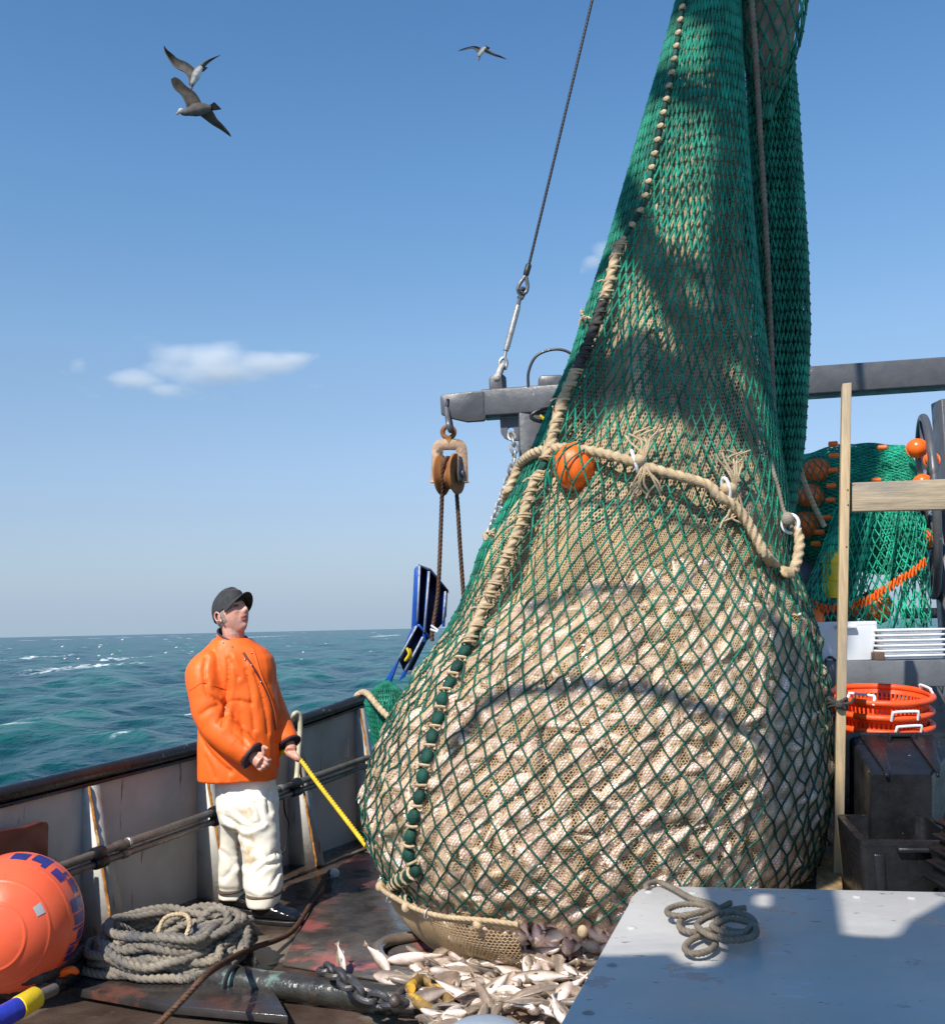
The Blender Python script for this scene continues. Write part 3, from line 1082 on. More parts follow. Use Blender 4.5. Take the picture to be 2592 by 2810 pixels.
e.prism([P(x, y, DB) for x, y in ((1138, 1716), (1150, 1712), (1176, 1745), (1172, 1752), (1150, 1721))], (0, .2, 0))
e.build('lower_cap_plate', M['blue_paint'], bf, smooth=False)
e = MB()
e.prism([P(x, y, DB + .15) for x, y in ((1145, 1718), (1174, 1752), (1130, 1840), (1106, 1840), (1093, 1808))], (0, .03, 0))
e.build('lower_plate', M['blue_dark'], bf, smooth=False)
fin(bf, ((1130, 1722), (1146, 1714), (1096, 1805), (1066, 1890), (1040, 1890), (1092, 1810)), .14)
fin(bf, ((1157, 1746), (1163, 1749), (1108, 1860), (1092, 1870)), .14)
for a, b in (((1143, 1718), (1095, 1806)), ((1160, 1748), (1112, 1840))):
    e = MB()
    e.beam(P(*a, DB - .003), P(*b, DB - .003), .016, .006, (0, 1, 0))
    e.build('worn_edge', M['worn_edge'], bf, smooth=False)
e = MB()
e.tube(cat_rom([P(1116, 1778, DB - .02), P(1122, 1795, DB - .03), P(1112, 1812, DB - .02), P(1126, 1800, DB), P(1124, 1780, DB)], 6), .011, 8)
tag(e.build('shackle', M['yellow_plastic']), 'yellow orange shackle hanging inside the lower blue door frame', 'shackle')
e = MB()
for a, b in (((1182, 1716), (1202, 1730)), ((1180, 1727), (1200, 1734))):
    e.tube(np.linspace(P(*a, 8.4), P(*b, 8.4), 4), .009, 6)
tag(e.build('cord_tie', M['white_plastic']), 'white cord ends tied on the rusty wire by the blue frame', 'cord')
# ================================================================ fish
def fish_parts(L=.26, bend=0., kind=0, seed=0):
    """one fish: length along x, back toward +z"""
    g = np.random.default_rng(seed)
    xs = np.array([-.50, -.46, -.40, -.30, -.16, .0, .14, .26, .33, .37])
    hh = np.array([.014, .045, .072, .104, .122, .118, .086, .048, .026, .024])
    ww = np.array([.014, .040, .058, .076, .080, .072, .050, .027, .013, .009])
    if kind == 1:
        hh, ww = hh * .78, ww * .85
    if kind == 2:
        hh, ww = hh * 1.12, ww * 1.1
    S = 10
    a = np.linspace(0, 2 * math.pi, S, endpoint=False)
    V = np.stack([np.repeat(xs, S), np.tile(np.cos(a), len(xs)) * np.repeat(ww, S), np.tile(np.sin(a), len(xs)) * np.repeat(hh, S) + .006 * np.repeat(np.sin(xs * 5), S)], 1)
    zc = np.tile(np.sin(a), len(xs))
    back = np.array([[.25, .19, .14], [.21, .17, .135], [.31, .225, .165]][kind]) * g.uniform(.75, 1.2)
    belly = np.array([[.82, .68, .60], [.84, .73, .67], [.80, .62, .53]][kind]) * g.uniform(.92, 1.05)
    mid = np.array([.56, .44, .34])
    t = np.clip((zc + .45) / .9, 0, 1)[:, None]
    c = np.where(t < .4, belly + (mid - belly) * (t / .4), mid + (back - mid) * ((t - .4) / .6))
    c[np.repeat(xs, S) < -.41] *= np.array([1, .86, .8])
    m = MB()
    m.grid(V.reshape(len(xs), S, 3), cv=True, col=c)
    n0 = len(xs) * S
    m.f.append(np.arange(S)[None][:, ::-1])
    m.f.append(np.arange(n0 - S, n0)[None])
    fin = back * .9 + np.array([.1, .07, .03])

    def fin_(pts, thick=.004):
        p = np.array(pts, float)
        k = len(p)
        Vv = np.vstack([p + [0, thick, 0], p - [0, thick, 0]])
        i = np.arange(k)
        j = (i + 1) % k
        m.add(Vv, [np.arange(k), np.arange(k, 2 * k)[::-1], np.stack([j, i, i + k, j + k], 1)], np.broadcast_to(fin, (2 * k, 3)))

    fin_([(.35, 0, .02), (.50, 0, .085), (.485, 0, .03), (.475, 0, 0), (.485, 0, -.03), (.50, 0, -.08), (.35, 0, -.02)])
    fin_([(-.16, 0, .10), (-.06, 0, .145), (.05, 0, .12), (.16, 0, .10), (.26, 0, .045)])
    fin_([(.02, 0, -.095), (.10, 0, -.125), (.2, 0, -.06)])
    for s_ in (-1, 1):
        p = np.array([(-.24, s_ * .062, -.02), (-.12, s_ * .10, -.05), (-.10, s_ * .085, -.02), (-.22, s_ * .06, .012)])
        m.add(p, [[0, 1, 2, 3]], np.broadcast_to(fin, (4, 3)))
        m.ball((-.405, s_ * .041, .025), (.016, .008, .016), 8, 5, col=(.015, .013, .012))
    V = np.vstack(m.v) * L
    if bend:
        x = V[:, 0]
        k = bend / L
        ang = x * k
        rr = 1 / k
        y = V[:, 1]
        V[:, 0] = np.sin(ang) * (rr - y)
        V[:, 1] = rr - np.cos(ang) * (rr - y)
    return V, m.f, np.vstack(m.c)[:, :3]


def plump(L, w, h, bend, seed):
    g = np.random.default_rng(seed)
    xs = np.linspace(-.5, .5, 9)
    pr = np.array([.08, .55, .86, 1.0, .98, .82, .55, .28, .30])
    S = 10
    a = np.linspace(0, 2 * math.pi, S, endpoint=False)
    zc = np.tile(np.sin(a), 9)
    V = np.stack([np.repeat(xs, S) * L, np.tile(np.cos(a), 9) * np.repeat(pr, S) * w, zc * np.repeat(pr, S) * h], 1)
    back = np.array([.36, .27, .19]) * g.uniform(.7, 1.3)
    belly = np.array([.95, .77, .69]) * g.uniform(.88, 1.05)
    t = np.clip((zc - .05) / .8, 0, 1)[:, None]
    c = belly * (1 - t) + back * t
    m = MB()
    m.grid(V.reshape(9, S, 3), cv=True, col=c)
    m.f.append(np.arange(S)[None][:, ::-1])
    m.f.append(np.arange(8 * S, 9 * S)[None])
    k = bend / L
    x = V[:, 0].copy()
    V[:, 2] += k * x * x * .5
    return V, m.f, c


FISH = []
PLUMP = [plump(L, w, h, b, i) for i, (L, w, h, b) in enumerate(((.19, .023, .037, 0), (.17, .024, .039, .25), (.16, .022, .035, -.3), (.21, .024, .038, .2), (.14, .023, .036, 0), (.18, .021, .033, -.4)))]
for i in range(10):
    FISH.append(fish_parts(L=[.24, .27, .21, .26, .19, .27, .25, .22, .30, .26][i], bend=[0, .5, -.6, .3, 0, -.4, .9, -.9, .25, -1.2][i], kind=i % 3, seed=i))
FISH_ME = []
for i, (V, F, c) in enumerate(FISH + PLUMP):
    m = MB()
    m.v, m.f, m.n = [V], F, len(V)
    cc = np.ones((len(V), 4))
    cc[:, :3] = c
    m.c = [cc]
    me = m.mesh('fish')
    me.materials.append(M['fish'])
    me.polygons.foreach_set('use_smooth', np.ones(len(me.polygons), bool))
    FISH_ME.append(me)


def place_fish(i, pos, ax):
    """ax rows: length, side, back"""
    o = bpy.data.objects.new('fish', FISH_ME[i])
    COL.objects.link(o)
    o.matrix_world = Matrix(((ax[0][0], ax[1][0], ax[2][0], pos[0]), (ax[0][1], ax[1][1], ax[2][1], pos[1]),
                             (ax[0][2], ax[1][2], ax[2][2], pos[2]), (0, 0, 0, 1)))
    return o


# ================================================================ the bag's surface
YC = 5.3
prof = [(0.0, .45, .42), (.05, .455, .525), (.12, .48, .68), (.2, .50, .82), (.3, .515, .945), (.45, .555, 1.065)]
for py, xl, xr in [(2215, 978, 2258), (2100, 998, 2276), (2000, 1034, 2270), (1927, 1071, 2260), (1850, 1125, 2246), (1760, 1190, 2230), (1686, 1238, 2216), (1619, 1271, 2195),
                   (1560, 1300, 2180), (1499, 1331, 2168), (1379, 1399, 2146), (1300, 1439, 2130), (1200, 1483, 2112), (1100, 1523, 2100), (1000, 1567, 2088), (860, 1611, 2073),
                   (644, 1683, 2057), (430, 1745, 2044), (215, 1807, 2033), (0, 1862, 2025), (-200, 1905, 2018), (-420, 1945, 2003)]:
    a, b = P(xl, py, YC), P(xr, py, YC)
    rx = (b[0] - a[0]) / 2
    rx *= math.sqrt(YC ** 2 - (.92 * rx) ** 2) / YC
    prof.append(((a[2] + b[2]) / 2, (a[0] + b[0]) / 2, rx))
prof = np.array(prof)
sl = np.r_[0, np.cumsum(np.sqrt(np.diff(prof[:, 0]) ** 2 + np.diff(prof[:, 2]) ** 2))]
SMAX = sl[-1]
sd = np.linspace(0, SMAX, 900)
tab = np.stack([np.interp(sd, sl, prof[:, k]) for k in range(3)], 1)
ker = np.exp(-np.linspace(-2.5, 2.5, 61) ** 2)
ker /= ker.sum()
pad = np.vstack([2 * tab[0] - tab[30:0:-1], tab, 2 * tab[-1] - tab[-2:-32:-1]])
tab = np.stack([np.convolve(pad[:, k], ker, 'valid') for k in range(3)], 1)


def S_(u, s, h=0.):
    z = np.interp(s, sd, tab[:, 0])
    cx = np.interp(s, sd, tab[:, 1])
    rx = np.interp(s, sd, tab[:, 2])
    th = 2 * math.pi * np.asarray(u)
    ry = rx * .92
    nz = -np.interp(s, sd, np.gradient(tab[:, 2], sd))
    n = np.stack([np.sin(th), -np.cos(th) * 1.0, nz * np.ones_like(th)], -1)
    n = unit(n)
    p = np.stack([cx + rx * np.sin(th), YC - ry * np.cos(th), z * np.ones_like(th)], -1)
    return p + n * np.asarray(h)[..., None], n


def s_of_z(z):
    return np.interp(z, tab[:, 0], sd)


S_HEM = s_of_z(.36)
Z_FISH = P(1650, 1625, YC)[2]
S_FISH = s_of_z(Z_FISH)


def fish_top(u):
    return S_FISH + .10 * np.sin(2 * math.pi * u * 1 + .6) + .06 * np.sin(2 * math.pi * 3 * u + 1)


# inverse map photo pixel -> (u, s) on the near side
_uu, _ss = np.meshgrid(np.linspace(-.30, .30, 700), np.linspace(0, SMAX, 900), indexing='ij')
_pp, _ = S_(_uu, _ss)
_px, _py = proj(_pp)


def us(px, py):
    k = np.argmin((_px - px) ** 2 + (_py - py) ** 2)
    return _uu.flat[k], _ss.flat[k]


# ---- the packed fish
g = np.random.default_rng(11)
cand = []
for sv in np.arange(.06, S_FISH + .12, .052):
    rx = np.interp(sv, sd, tab[:, 2])
    n = int(2 * math.pi * rx / .082)
    for k in range(n):
        u = (k + g.uniform(-.4, .4) + .5 * (int(sv / .052) % 2)) / n - .5
        s_ = sv + g.uniform(-.045, .045)
        if s_ < fish_top(u) and s_ > .05:
            cand.append((u, s_))
mass = MB()
solo = []
for u, s_ in cand:
    h = -.031 + g.normal(0, .0080) - .12 * max(0, s_ - (fish_top(u) - .22))
    p, n = S_(np.array(u), np.array(s_), np.array(h))
    p2, _ = S_(np.array(u), np.array(s_ + .02))
    e2 = unit(p2 - S_(np.array(u), np.array(s_))[0])
    e1 = np.cross(e2, n)
    a = g.uniform(0, 2 * math.pi) if g.random() < .5 else g.normal(math.pi / 2 - .35, .55) + (math.pi if g.random() < .5 else 0)
    t = unit(math.cos(a) * e1 + math.sin(a) * e2 + n * g.normal(0, .11))
    q = unit(np.cross(n, t))
    ro = g.choice([-1.35, 1.35, 0, math.pi, -.7]) + g.normal(0, .35)
    # side axis along the outward normal, rolled
    b = unit(math.cos(ro) * q + math.sin(ro) * n)
    sdv = np.cross(b, t)
    i = int(g.integers(0, 6))
    if s_ < S_HEM + .12:
        i = int(g.choice([2, 4]))
    solo.append((p, np.array([t, sdv, b]), i, -n[1] * 1.0, u, s_))
vis = [k for k, q in enumerate(solo) if abs(q[4]) < .19 and q[5] > S_HEM - .05]
g.shuffle(vis)
vis = set(vis[:60])
allV, allF, nv = [], [], 0
bagfish = []
for k, (p, ax, i, _, u, s_) in enumerate(solo):
    V, F, c = PLUMP[i]
    W = V @ ax + p
    tint = g.uniform(.82, 1.12) * np.array([1, g.uniform(.93, 1.02), g.uniform(.9, 1.03)])
    allV.append(W)
    for q in F:
        for row in q:
            allF.append([int(x) + nv for x in row])
    nv += len(W)
    if k in vis:
        bagfish.append((i, p, ax))
    else:
        mass.add(W, F, c * tint)
# the solid core under them
uu, ss_ = np.meshgrid(np.linspace(0, 1, 72, endpoint=False), np.linspace(0, 1, 46), indexing='ij')
smx = fish_top(uu) * 1.0
sg = ss_ * smx
G, _ = S_(uu, sg, -.055 - .9 * np.clip(sg - (smx - .16), 0, 1) ** 1.3)
b0 = mass.n
mass.grid(G, cu=True, col=np.broadcast_to((.34, .25, .19), (72, 46, 3)))
top = G[:, -1]
tc_ = top.mean(0) + [0, 0, .05]
mass.add(np.vstack([top, tc_[None]]), np.array([[i, (i + 1) % 72, 72] for i in range(72)]), np.broadcast_to((.34, .25, .19), (73, 3)))
o = mass.build('packed_fish', M['fish'], sharp=0)
tag(o, 'dense mass of pale pink fish packed inside the bulging net', 'fish', 'fish packed inside the net', 'stuff')
for i, p, ax in bagfish:
    tag(place_fish(10 + i, p, ax), 'pale fish pressed against the inside of the bulging green net', 'fish', 'fish packed inside the net')
off = nv
for arr in G.reshape(-1, 3)[None]:
    allV.append(arr)
    for i in range(72):
        for j in range(45):
            allF.append([off + i * 46 + j, off + ((i + 1) % 72) * 46 + j, off + ((i + 1) % 72) * 46 + j + 1, off + i * 46 + j + 1])
bvh = BVHTree.FromPolygons([tuple(v) for v in np.vstack(allV)], allF)

# ---- height field that the nets drape over
NU, NS = 640, 640
ug = np.arange(NU) / NU - .5
sgrid = np.linspace(0, SMAX, NS)
H = np.full((NU, NS), np.nan)
UU, SG = np.meshgrid(ug, sgrid, indexing='ij')
PO, NO = S_(UU, SG, .12)
for i in range(NU):
    ft = fish_top(ug[i]) + .1
    for j in range(NS):
        if sgrid[j] > ft:
            break
        loc, nn, idx, dist = bvh.ray_cast(Vector(PO[i, j]), Vector(-NO[i, j]), .30)
        if loc is not None:
            H[i, j] = .12 - dist


def blur(A, su, sv):
    def k1(sig):
        r = int(3 * sig + 1)
        k = np.exp(-.5 * (np.arange(-r, r + 1) / sig) ** 2)
        return k / k.sum(), r
    k, r = k1(su)
    B = np.vstack([A[-r:], A, A[:r]])
    B = np.stack([np.convolve(B[:, j], k, 'valid') for j in range(A.shape[1])], 1)
    k, r = k1(sv)
    B = np.hstack([np.repeat(B[:, :1], r, 1), B, np.repeat(B[:, -1:], r, 1)])
    return np.stack([np.convolve(B[i], k, 'valid') for i in range(A.shape[0])], 0)


fold = (.030 * np.sin(2 * math.pi * (7 * UU + .5 * np.sin(SG * 1.7))) + .022 * np.sin(2 * math.pi * (11 * UU - .28 * SG)) + .016 * np.sin(2 * math.pi * (19 * UU + .4 * np.sin(SG * 2.3)))
        + .018 * np.sin(SG * 7.0 + 3 * np.sin(2 * math.pi * 2 * UU)))
fade = np.clip((SG - (fish_top(UU) - .25)) / .5, 0, 1)
rxs = np.interp(SG, sd, tab[:, 2])
fold *= np.clip(rxs / .7, .15, 1)
base_h = -.03 * (1 - fade) + (-.045 + fold) * fade
H0f = np.where(np.isnan(H), base_h, np.maximum(H, base_h))
H1 = np.maximum(H0f, blur(H0f, 2.2, 2.2))
H1 = np.maximum(H0f, blur(H1, 1.2, 1.2)) + .004
HT = H1
FLOAT_US = us(1574, 1278)
rloc = np.interp(FLOAT_US[1], sd, tab[:, 2])
dd = np.sqrt(((UU - FLOAT_US[0]) * 2 * math.pi * rloc) ** 2 + (SG - FLOAT_US[1]) ** 2)
HG = np.maximum(blur(HT, 4.0, 4.0) + .006, HT + .004 - .006 * (1 - fade))
gfold = .018 * np.sin(2 * math.pi * (3 * UU + .25 * np.sin(SG * 1.3))) + .010 * np.sin(2 * math.pi * (8 * UU - .2 * SG))
HG = np.maximum(HG * (1 - fade) + (gfold * np.clip(rxs / .6, .2, 1) + .012) * fade, HT + .003)
HG = np.maximum(HG, .105 - .9 * np.clip(dd - .05, 0, 1))


def sample(A, u, s):
    x = (np.asarray(u) + .5) % 1.0 * NU
    y = np.clip(np.asarray(s) / SMAX * (NS - 1), 0, NS - 1.001)
    i, j = np.floor(x).astype(int) % NU, np.floor(y).astype(int)
    fx, fy = x - np.floor(x), y - j
    i2 = (i + 1) % NU
    return (A[i, j] * (1 - fx) + A[i2, j] * fx) * (1 - fy) + (A[i, j + 1] * (1 - fx) + A[i2, j + 1] * fx) * fy


net = thing('codend_net', 'huge green trawl net bag bulging with fish and hoisted over the deck', 'fishing net', (.59, YC, 0))


# ---- the fine tan inner net (hexagonal meshes)
def hex_net(NC, rows, u0, u1, width, Hf, dh=0.):
    ncol = int(round((u1 - u0) * NC))
    jj = np.arange(len(rows))
    cu = u0 + (np.arange(ncol)[:, None] + .5 * (jj[None] % 2)) / NC
    pit = np.gradient(rows)
    q = .2
    lo = rows - q * pit
    hi = rows + q * pit
    jitter = g.normal(0, .10, cu.shape) / NC
    cu = cu + jitter
    # short vertical bars and the two diagonals to the next row
    A = [np.stack([cu, cu], -1).reshape(-1, 2)]
    B = [np.stack([np.broadcast_to(lo, cu.shape), np.broadcast_to(hi, cu.shape)], -1).reshape(-1, 2)]
    for sgn in (0, 1):
        a = np.empty((ncol, len(rows) - 1, 2))
        b = np.empty_like(a)
        for j in range(len(rows) - 1):
            if j % 2 == 0:
                k = np.arange(ncol) - (1 - sgn)
            else:
                k = np.arange(ncol) + sgn
            k = np.clip(k, 0, ncol - 1)
            a[:, j, 0] = cu[:, j]
            a[:, j, 1] = cu[k, j + 1]
            b[:, j, 0] = hi[j]
            b[:, j, 1] = lo[j + 1]
        A.append(a.reshape(-1, 2))
        B.append(b.reshape(-1, 2))
    U, Sx = np.vstack(A), np.vstack(B)
    ok = np.abs(U[:, 0] - U[:, 1]) < 1.2 / NC
    U, Sx = U[ok], Sx[ok]
    hv = sample(Hf, U, Sx) + dh
    Pp, Nn = S_(U, Sx, hv)
    return strand_tubes(Pp, Nn, width, [0, math.pi / 2, math.pi], closed=False)


rows_lo = np.arange(.0, s_of_z(2.0), .0115)
rows_hi = np.arange(rows_lo[-1], SMAX, .019)
tn = MB()
tn.add(*hex_net(480, rows_lo[rows_lo > S_HEM - .03], -.335, .335, .00152, HT))
tn.add(*hex_net(200, np.arange(S_HEM, s_of_z(2.0), .026), .335, .665, .003, HT))
tn.build('inner_net', M['tan_net'], net, sharp=0)
tn = MB()
tn.add(*hex_net(330, rows_hi, -.5, .5, .0033, HT))
tn.build('inner_net', M['tan_net_upper'], net, sharp=0)

# the opaque lining cloth that shows through in the upper, empty part
uu, ss_ = np.meshgrid(np.linspace(-.5, .5, 220, endpoint=False), np.linspace(S_FISH - .15, SMAX, 280), indexing='ij')
q = MB()
q.grid(S_(uu, ss_, sample(HT, uu, ss_) - .05 * np.clip((ss_ - S_FISH - .25) / .2, 0, 1) - .012 - .10 * np.clip((S_FISH + .12 - ss_) / .2, 0, 1))[0], cu=True)
q.build('lining', M['tan_cloth'], net, sharp=0)


# ---- the green outer net (large diamonds of doubled twine)
def green_net(name, NC, s0, s1, Sf, Hf, r, parent, tw, Lbar=.073, circ=None, colf=None, knots=True, u0=-.5, u1=.5, kr=1.7):
    rows = [s0]
    while rows[-1] < s1:
        w = circ(rows[-1]) / NC / 2
        rows.append(rows[-1] + math.sqrt(max(Lbar ** 2 - w ** 2, (.45 * Lbar) ** 2)))
    rows = np.array(rows)
    ncol = int(round((u1 - u0) * NC))
    full = u1 - u0 > .999
    j = np.arange(len(rows))
    cu = u0 + (np.arange(ncol)[:, None] + .5 * (j[None] % 2) + tw * j[None]) / NC + g.normal(0, .05, (ncol, len(rows))) / NC
    rj = rows[None] + g.normal(0, .05 * Lbar, (ncol, len(rows)))
    A, B = [], []
    K = 5
    t = np.linspace(0, 1, K)
    for sgn in (0, 1):
        for jx in range(len(rows) - 1):
            k = np.arange(ncol) + (sgn - 1 if jx % 2 == 0 else sgn)
            ua = cu[:, jx]
            kk = k % ncol
            ub = cu[kk, jx + 1] + np.where(k < 0, -1.0, np.where(k >= ncol, 1.0, 0)) * (ncol / NC)
            ra, rb = rj[:, jx], rj[kk, jx + 1]
            m_ = np.ones(ncol, bool) if full else (k >= 0) & (k < ncol)
            A.append((ua[:, None] + (ub - ua)[:, None] * t)[m_])
            B.append((ra[:, None] + (rb - ra)[:, None] * t)[m_])
    U, Sx = np.vstack(A), np.vstack(B)
    sag = .25 * .01 * np.sin(np.pi * t)
    Pp, Nn = Sf(U, Sx, Hf(U, Sx) - sag * .0)
    rv = r * g.uniform(.85, 1.15, (len(U), 1)) * np.ones((1, K))
    if name == 'outer_net':
        rv = rv * (1 + .32 * np.clip((Sx - s_of_z(2.4)) / 1.2, 0, 1))
    V, F = strand_tubes(Pp, Nn, rv, np.linspace(0, 2 * math.pi, 5, endpoint=False))
    m = MB()
    br = np.repeat(g.uniform(.6, 1.3, len(U)), K * 5)
    cs = (np.ones((len(V), 3)) if colf is None else colf(np.repeat(Sx.ravel(), 5))) * br[:, None]
    m.add(V, F, cs)
    if knots:
        Pk, Nk = Sf(cu.ravel(), rj.ravel(), Hf(cu.ravel(), rj.ravel()) + r * .4)
        # knot: small octahedral bead, elongated
        e = np.array([[1, 0, 0], [-1, 0, 0], [0, 1, 0], [0, -1, 0], [0, 0, 1], [0, 0, -1], [.6, .6, 0], [-.6, .6, 0], [.6, -.6, 0], [-.6, -.6, 0]], float)[:6]
        f = np.array([[0, 2, 4], [2, 1, 4], [1, 3, 4], [3, 0, 4], [2, 0, 5], [1, 2, 5], [3, 1, 5], [0, 3, 5]])
        Vk = Pk[:, None] + e[None] * r * kr * np.array([1, 1, 1.3])
        Fk = (f[None] + (np.arange(len(Pk)) * 6)[:, None, None]).reshape(-1, 3)
        ck = (np.ones((len(Pk) * 6, 3)) if colf is None else colf(np.repeat(rj.ravel(), 6))) * .55
        m.add(Vk.reshape(-1, 3), Fk, ck)
    return m.build(name, M['green'], parent, sharp=0)


def gcol(s):
    f = np.clip((s - s_of_z(1.0)) / (s_of_z(2.0) - s_of_z(1.0)), 0, 1)[:, None]
    return np.array([1.6, .42, .50]) * (1 - f) + np.array([1, 1, 1]) * f


green_net('outer_net', 72, S_HEM, SMAX, S_, lambda u, s: sample(HG, u, s), .0043, net, .055, circ=lambda s: 2 * math.pi * np.interp(s, sd, tab[:, 2]) * .96, colf=gcol)

# ---- open tan sleeve below the hem, left side, and the hem rope
us_rows = np.arange(0.0, S_HEM, .0165)


def sleeve_bulge(u, s):
    k = np.clip((S_HEM - s) / S_HEM, 0, 1)
    return .012 + .07 * np.sin(np.pi * np.clip(k * .9, 0, 1)) * np.clip(1 - np.abs(u + .13) / .2, 0, 1) + .012 * np.sin(40 * u + 9 * s)


sv = MB()
SLV = np.zeros_like(HT)
SLV[:, :] = sleeve_bulge(UU, SG)
U_END = us(1425, 2500)[0]
V_, F_ = hex_net(300, us_rows, -.36, U_END, .0028, SLV)
sv.add(V_, F_)
sv.build('sleeve', M['tan_net'], net, sharp=0)
hr = MB()
uh = np.linspace(-.36, U_END, 60)
zz = S_HEM + .012 * np.sin(uh * 60)
hr.rope(S_(uh, zz, .028 + 0 * uh)[0], .012, pitch=.08)
hr.rope(S_(uh, zz - .025, .022 + 0 * uh)[0], .009, pitch=.06)
for k in range(5):
    uk = -.30 + .07 * k
    p, n = S_(np.array(uk), np.array(S_HEM - .01), np.array(.035))
    hr.ball(p, (.022, .02, .026), 8, 6)
hr.build('hem_rope', M['tan_rope'], net)
for uk in (-.245, -.19, -.135, -.09):
    p, n = S_(np.array(uk), np.array(S_HEM - .01), np.array(.045))
    q = MB()
    a = np.linspace(0, 2 * math.pi, 18, endpoint=False)
    e1 = unit(np.cross(n, UP))
    q.tube(np.array([p - n * .012 + .018 * (math.cos(x) * n + math.sin(x) * UP) for x in a]), .004, 6, closed=True)
    q.build('ring', M['galv'], net)

# ---- the laced seam
seam_px = [(1888, -40), (1872, 60), (1850, 200), (1822, 340), (1795, 470), (1770, 580), (1738, 640), (1712, 690), (1690, 780), (1662, 870), (1632, 960), (1592, 1050), (1562, 1120), (1536, 1215),
           (1508, 1290), (1478, 1350), (1446, 1440), (1410, 1520), (1372, 1590), (1340, 1660), (1310, 1730), (1280, 1800), (1253, 1860), (1230, 1920), (1205, 1990), (1188, 2050), (1172, 2110),
           (1160, 2170), (1150, 2230), (1138, 2290), (1132, 2350), (1136, 2400), (1150, 2440), (1168, 2462)]
sus = np.array([us(*p) for p in seam_px])
sus3 = cat_rom(np.c_[sus, np.zeros(len(sus))], 12)
seam_us = sus3[:, :2]
SEAM_P, SEAM_N = S_(seam_us[:, 0], seam_us[:, 1], np.maximum(sample(HG, seam_us[:, 0], seam_us[:, 1]), blur(HG, 4, 4)[0, 0] * 0) + .012)
SEAM_P = np.stack([np.convolve(np.pad(SEAM_P[:, k], 4, 'edge'), np.ones(9) / 9, 'valid') for k in range(3)], 1)
dist = np.r_[0, np.cumsum(np.linalg.norm(np.diff(SEAM_P, axis=0), axis=1))]


def seam_at(d):
    return np.array([np.interp(d, dist, SEAM_P[:, k]) for k in range(3)]), unit(np.array([np.interp(d, dist, SEAM_N[:, k]) for k in range(3)]))


def d_at_row(py):
    return dist[np.argmin(np.abs(proj(SEAM_P)[1] - py))]


d = d_at_row(-30)
while d < dist[-1] - .01:
    p, n = seam_at(d)
    p2, _ = seam_at(d + .02)
    t = unit(p2 - p)
    e1 = np.cross(n, t)
    py = proj(p)[1]
    low = py > 1720
    L_ = .036 if low else .034
    wd = .030 if low else (.016 if py < 640 else .021)
    sm = MB()
    sm.ball(p + n * .004, (L_, wd, wd * .8), 12, 8, np.array([t, e1, n]), col=np.array([.75, .30, .34]) * g.uniform(.6, 1.2))
    sm.build('seam_bead', M['green'], net)
    tw_ = MB()
    pw, nw = seam_at(d + L_ * 1.12)
    a = np.linspace(0, 2 * math.pi, 11)
    rr_ = wd * (.95 if low else .9)
    tw_.tube(np.array([pw + t * .012 * (x / 6.28 - .5) + rr_ * (math.cos(x) * e1 + math.sin(x) * n * .9) for x in a]), .0065 if low else .0075, 6, caps=True)
    if not low and py < 640:
        tw_.ball(pw + n * .012 + e1 * .01, (.016, .018, .012), 8, 6, np.array([t, e1, n]))
    tw_.build('seam_lashing', M['tan_rope'], net)
    d += L_ * 2.35
# tan rope lashed along the upper seam with twine turns and tufts
for y0, y1, mname, rr_ in ((662, 830, 'tan_rope', .025), (818, 1020, 'black_rope', .025), (1012, 1265, 'tan_rope', .027), (1300, 1760, 'tan_rope', .024)):
    d0, d1 = d_at_row(y0), d_at_row(y1)
    ds = np.linspace(d0, d1, max(6, int((d1 - d0) / .05)))
    pp_ = []
    for x in ds:
        p, n = seam_at(x)
        t = unit(seam_at(x + .02)[0] - p)
        pp_.append(p + n * .014 - np.cross(n, t) * -.008)
    q = MB()
    q.rope(cat_rom(pp_, 4), rr_, pitch=rr_ * 5.5, depth=.22)
    dk = d0 + .03
    while dk < d1:
        p, n = seam_at(dk)
        t = unit(seam_at(dk + .02)[0] - p)
        e1 = np.cross(n, t)
        for w in range(g.integers(1, 4)):
            off_ = g.uniform(-.014, .014)
            a = np.linspace(-.3, 3.6, 9)
            q.tube(np.array([p + t * (off_ + .02 * (x / 3.2 - .5)) + .029 * (math.cos(x) * e1 * 1.25 + math.sin(x) * n) + n * .006 + e1 * .006 for x in a]), .0055, 5)
        if g.random() < .45:
            v = unit(n * .6 + e1 * g.normal(0, 1) + t * g.normal(0, .6))
            q.tube(np.array([p + n * .03, p + n * .035 + v * .02, p + n * .03 + v * .045 - UP * .01]), .004, 5)
        dk += g.uniform(.05, .085)
    q.build('seam_rope', M[mname], net)


# ---- float trapped under the green net
fp, fn = S_(np.array(FLOAT_US[0]), np.array(FLOAT_US[1]), np.array(.0))
fl_ = MB()
th = np.linspace(0, 2 * math.pi, 48, endpoint=False)
ph = np.linspace(.03, math.pi - .03, 20)
rad = (.098 + .003 * np.abs(np.cos(th * 6)))[:, None]
fl_.grid(fp + np.stack([rad * np.cos(th)[:, None] * np.sin(ph), rad * np.sin(th)[:, None] * np.sin(ph), .112 * np.broadcast_to(np.cos(ph), (48, 20))], -1), cu=True)
tag(fl_.build('float', M['orange_float']), 'bright orange ribbed float caught under the green net near the rope strop', 'float')

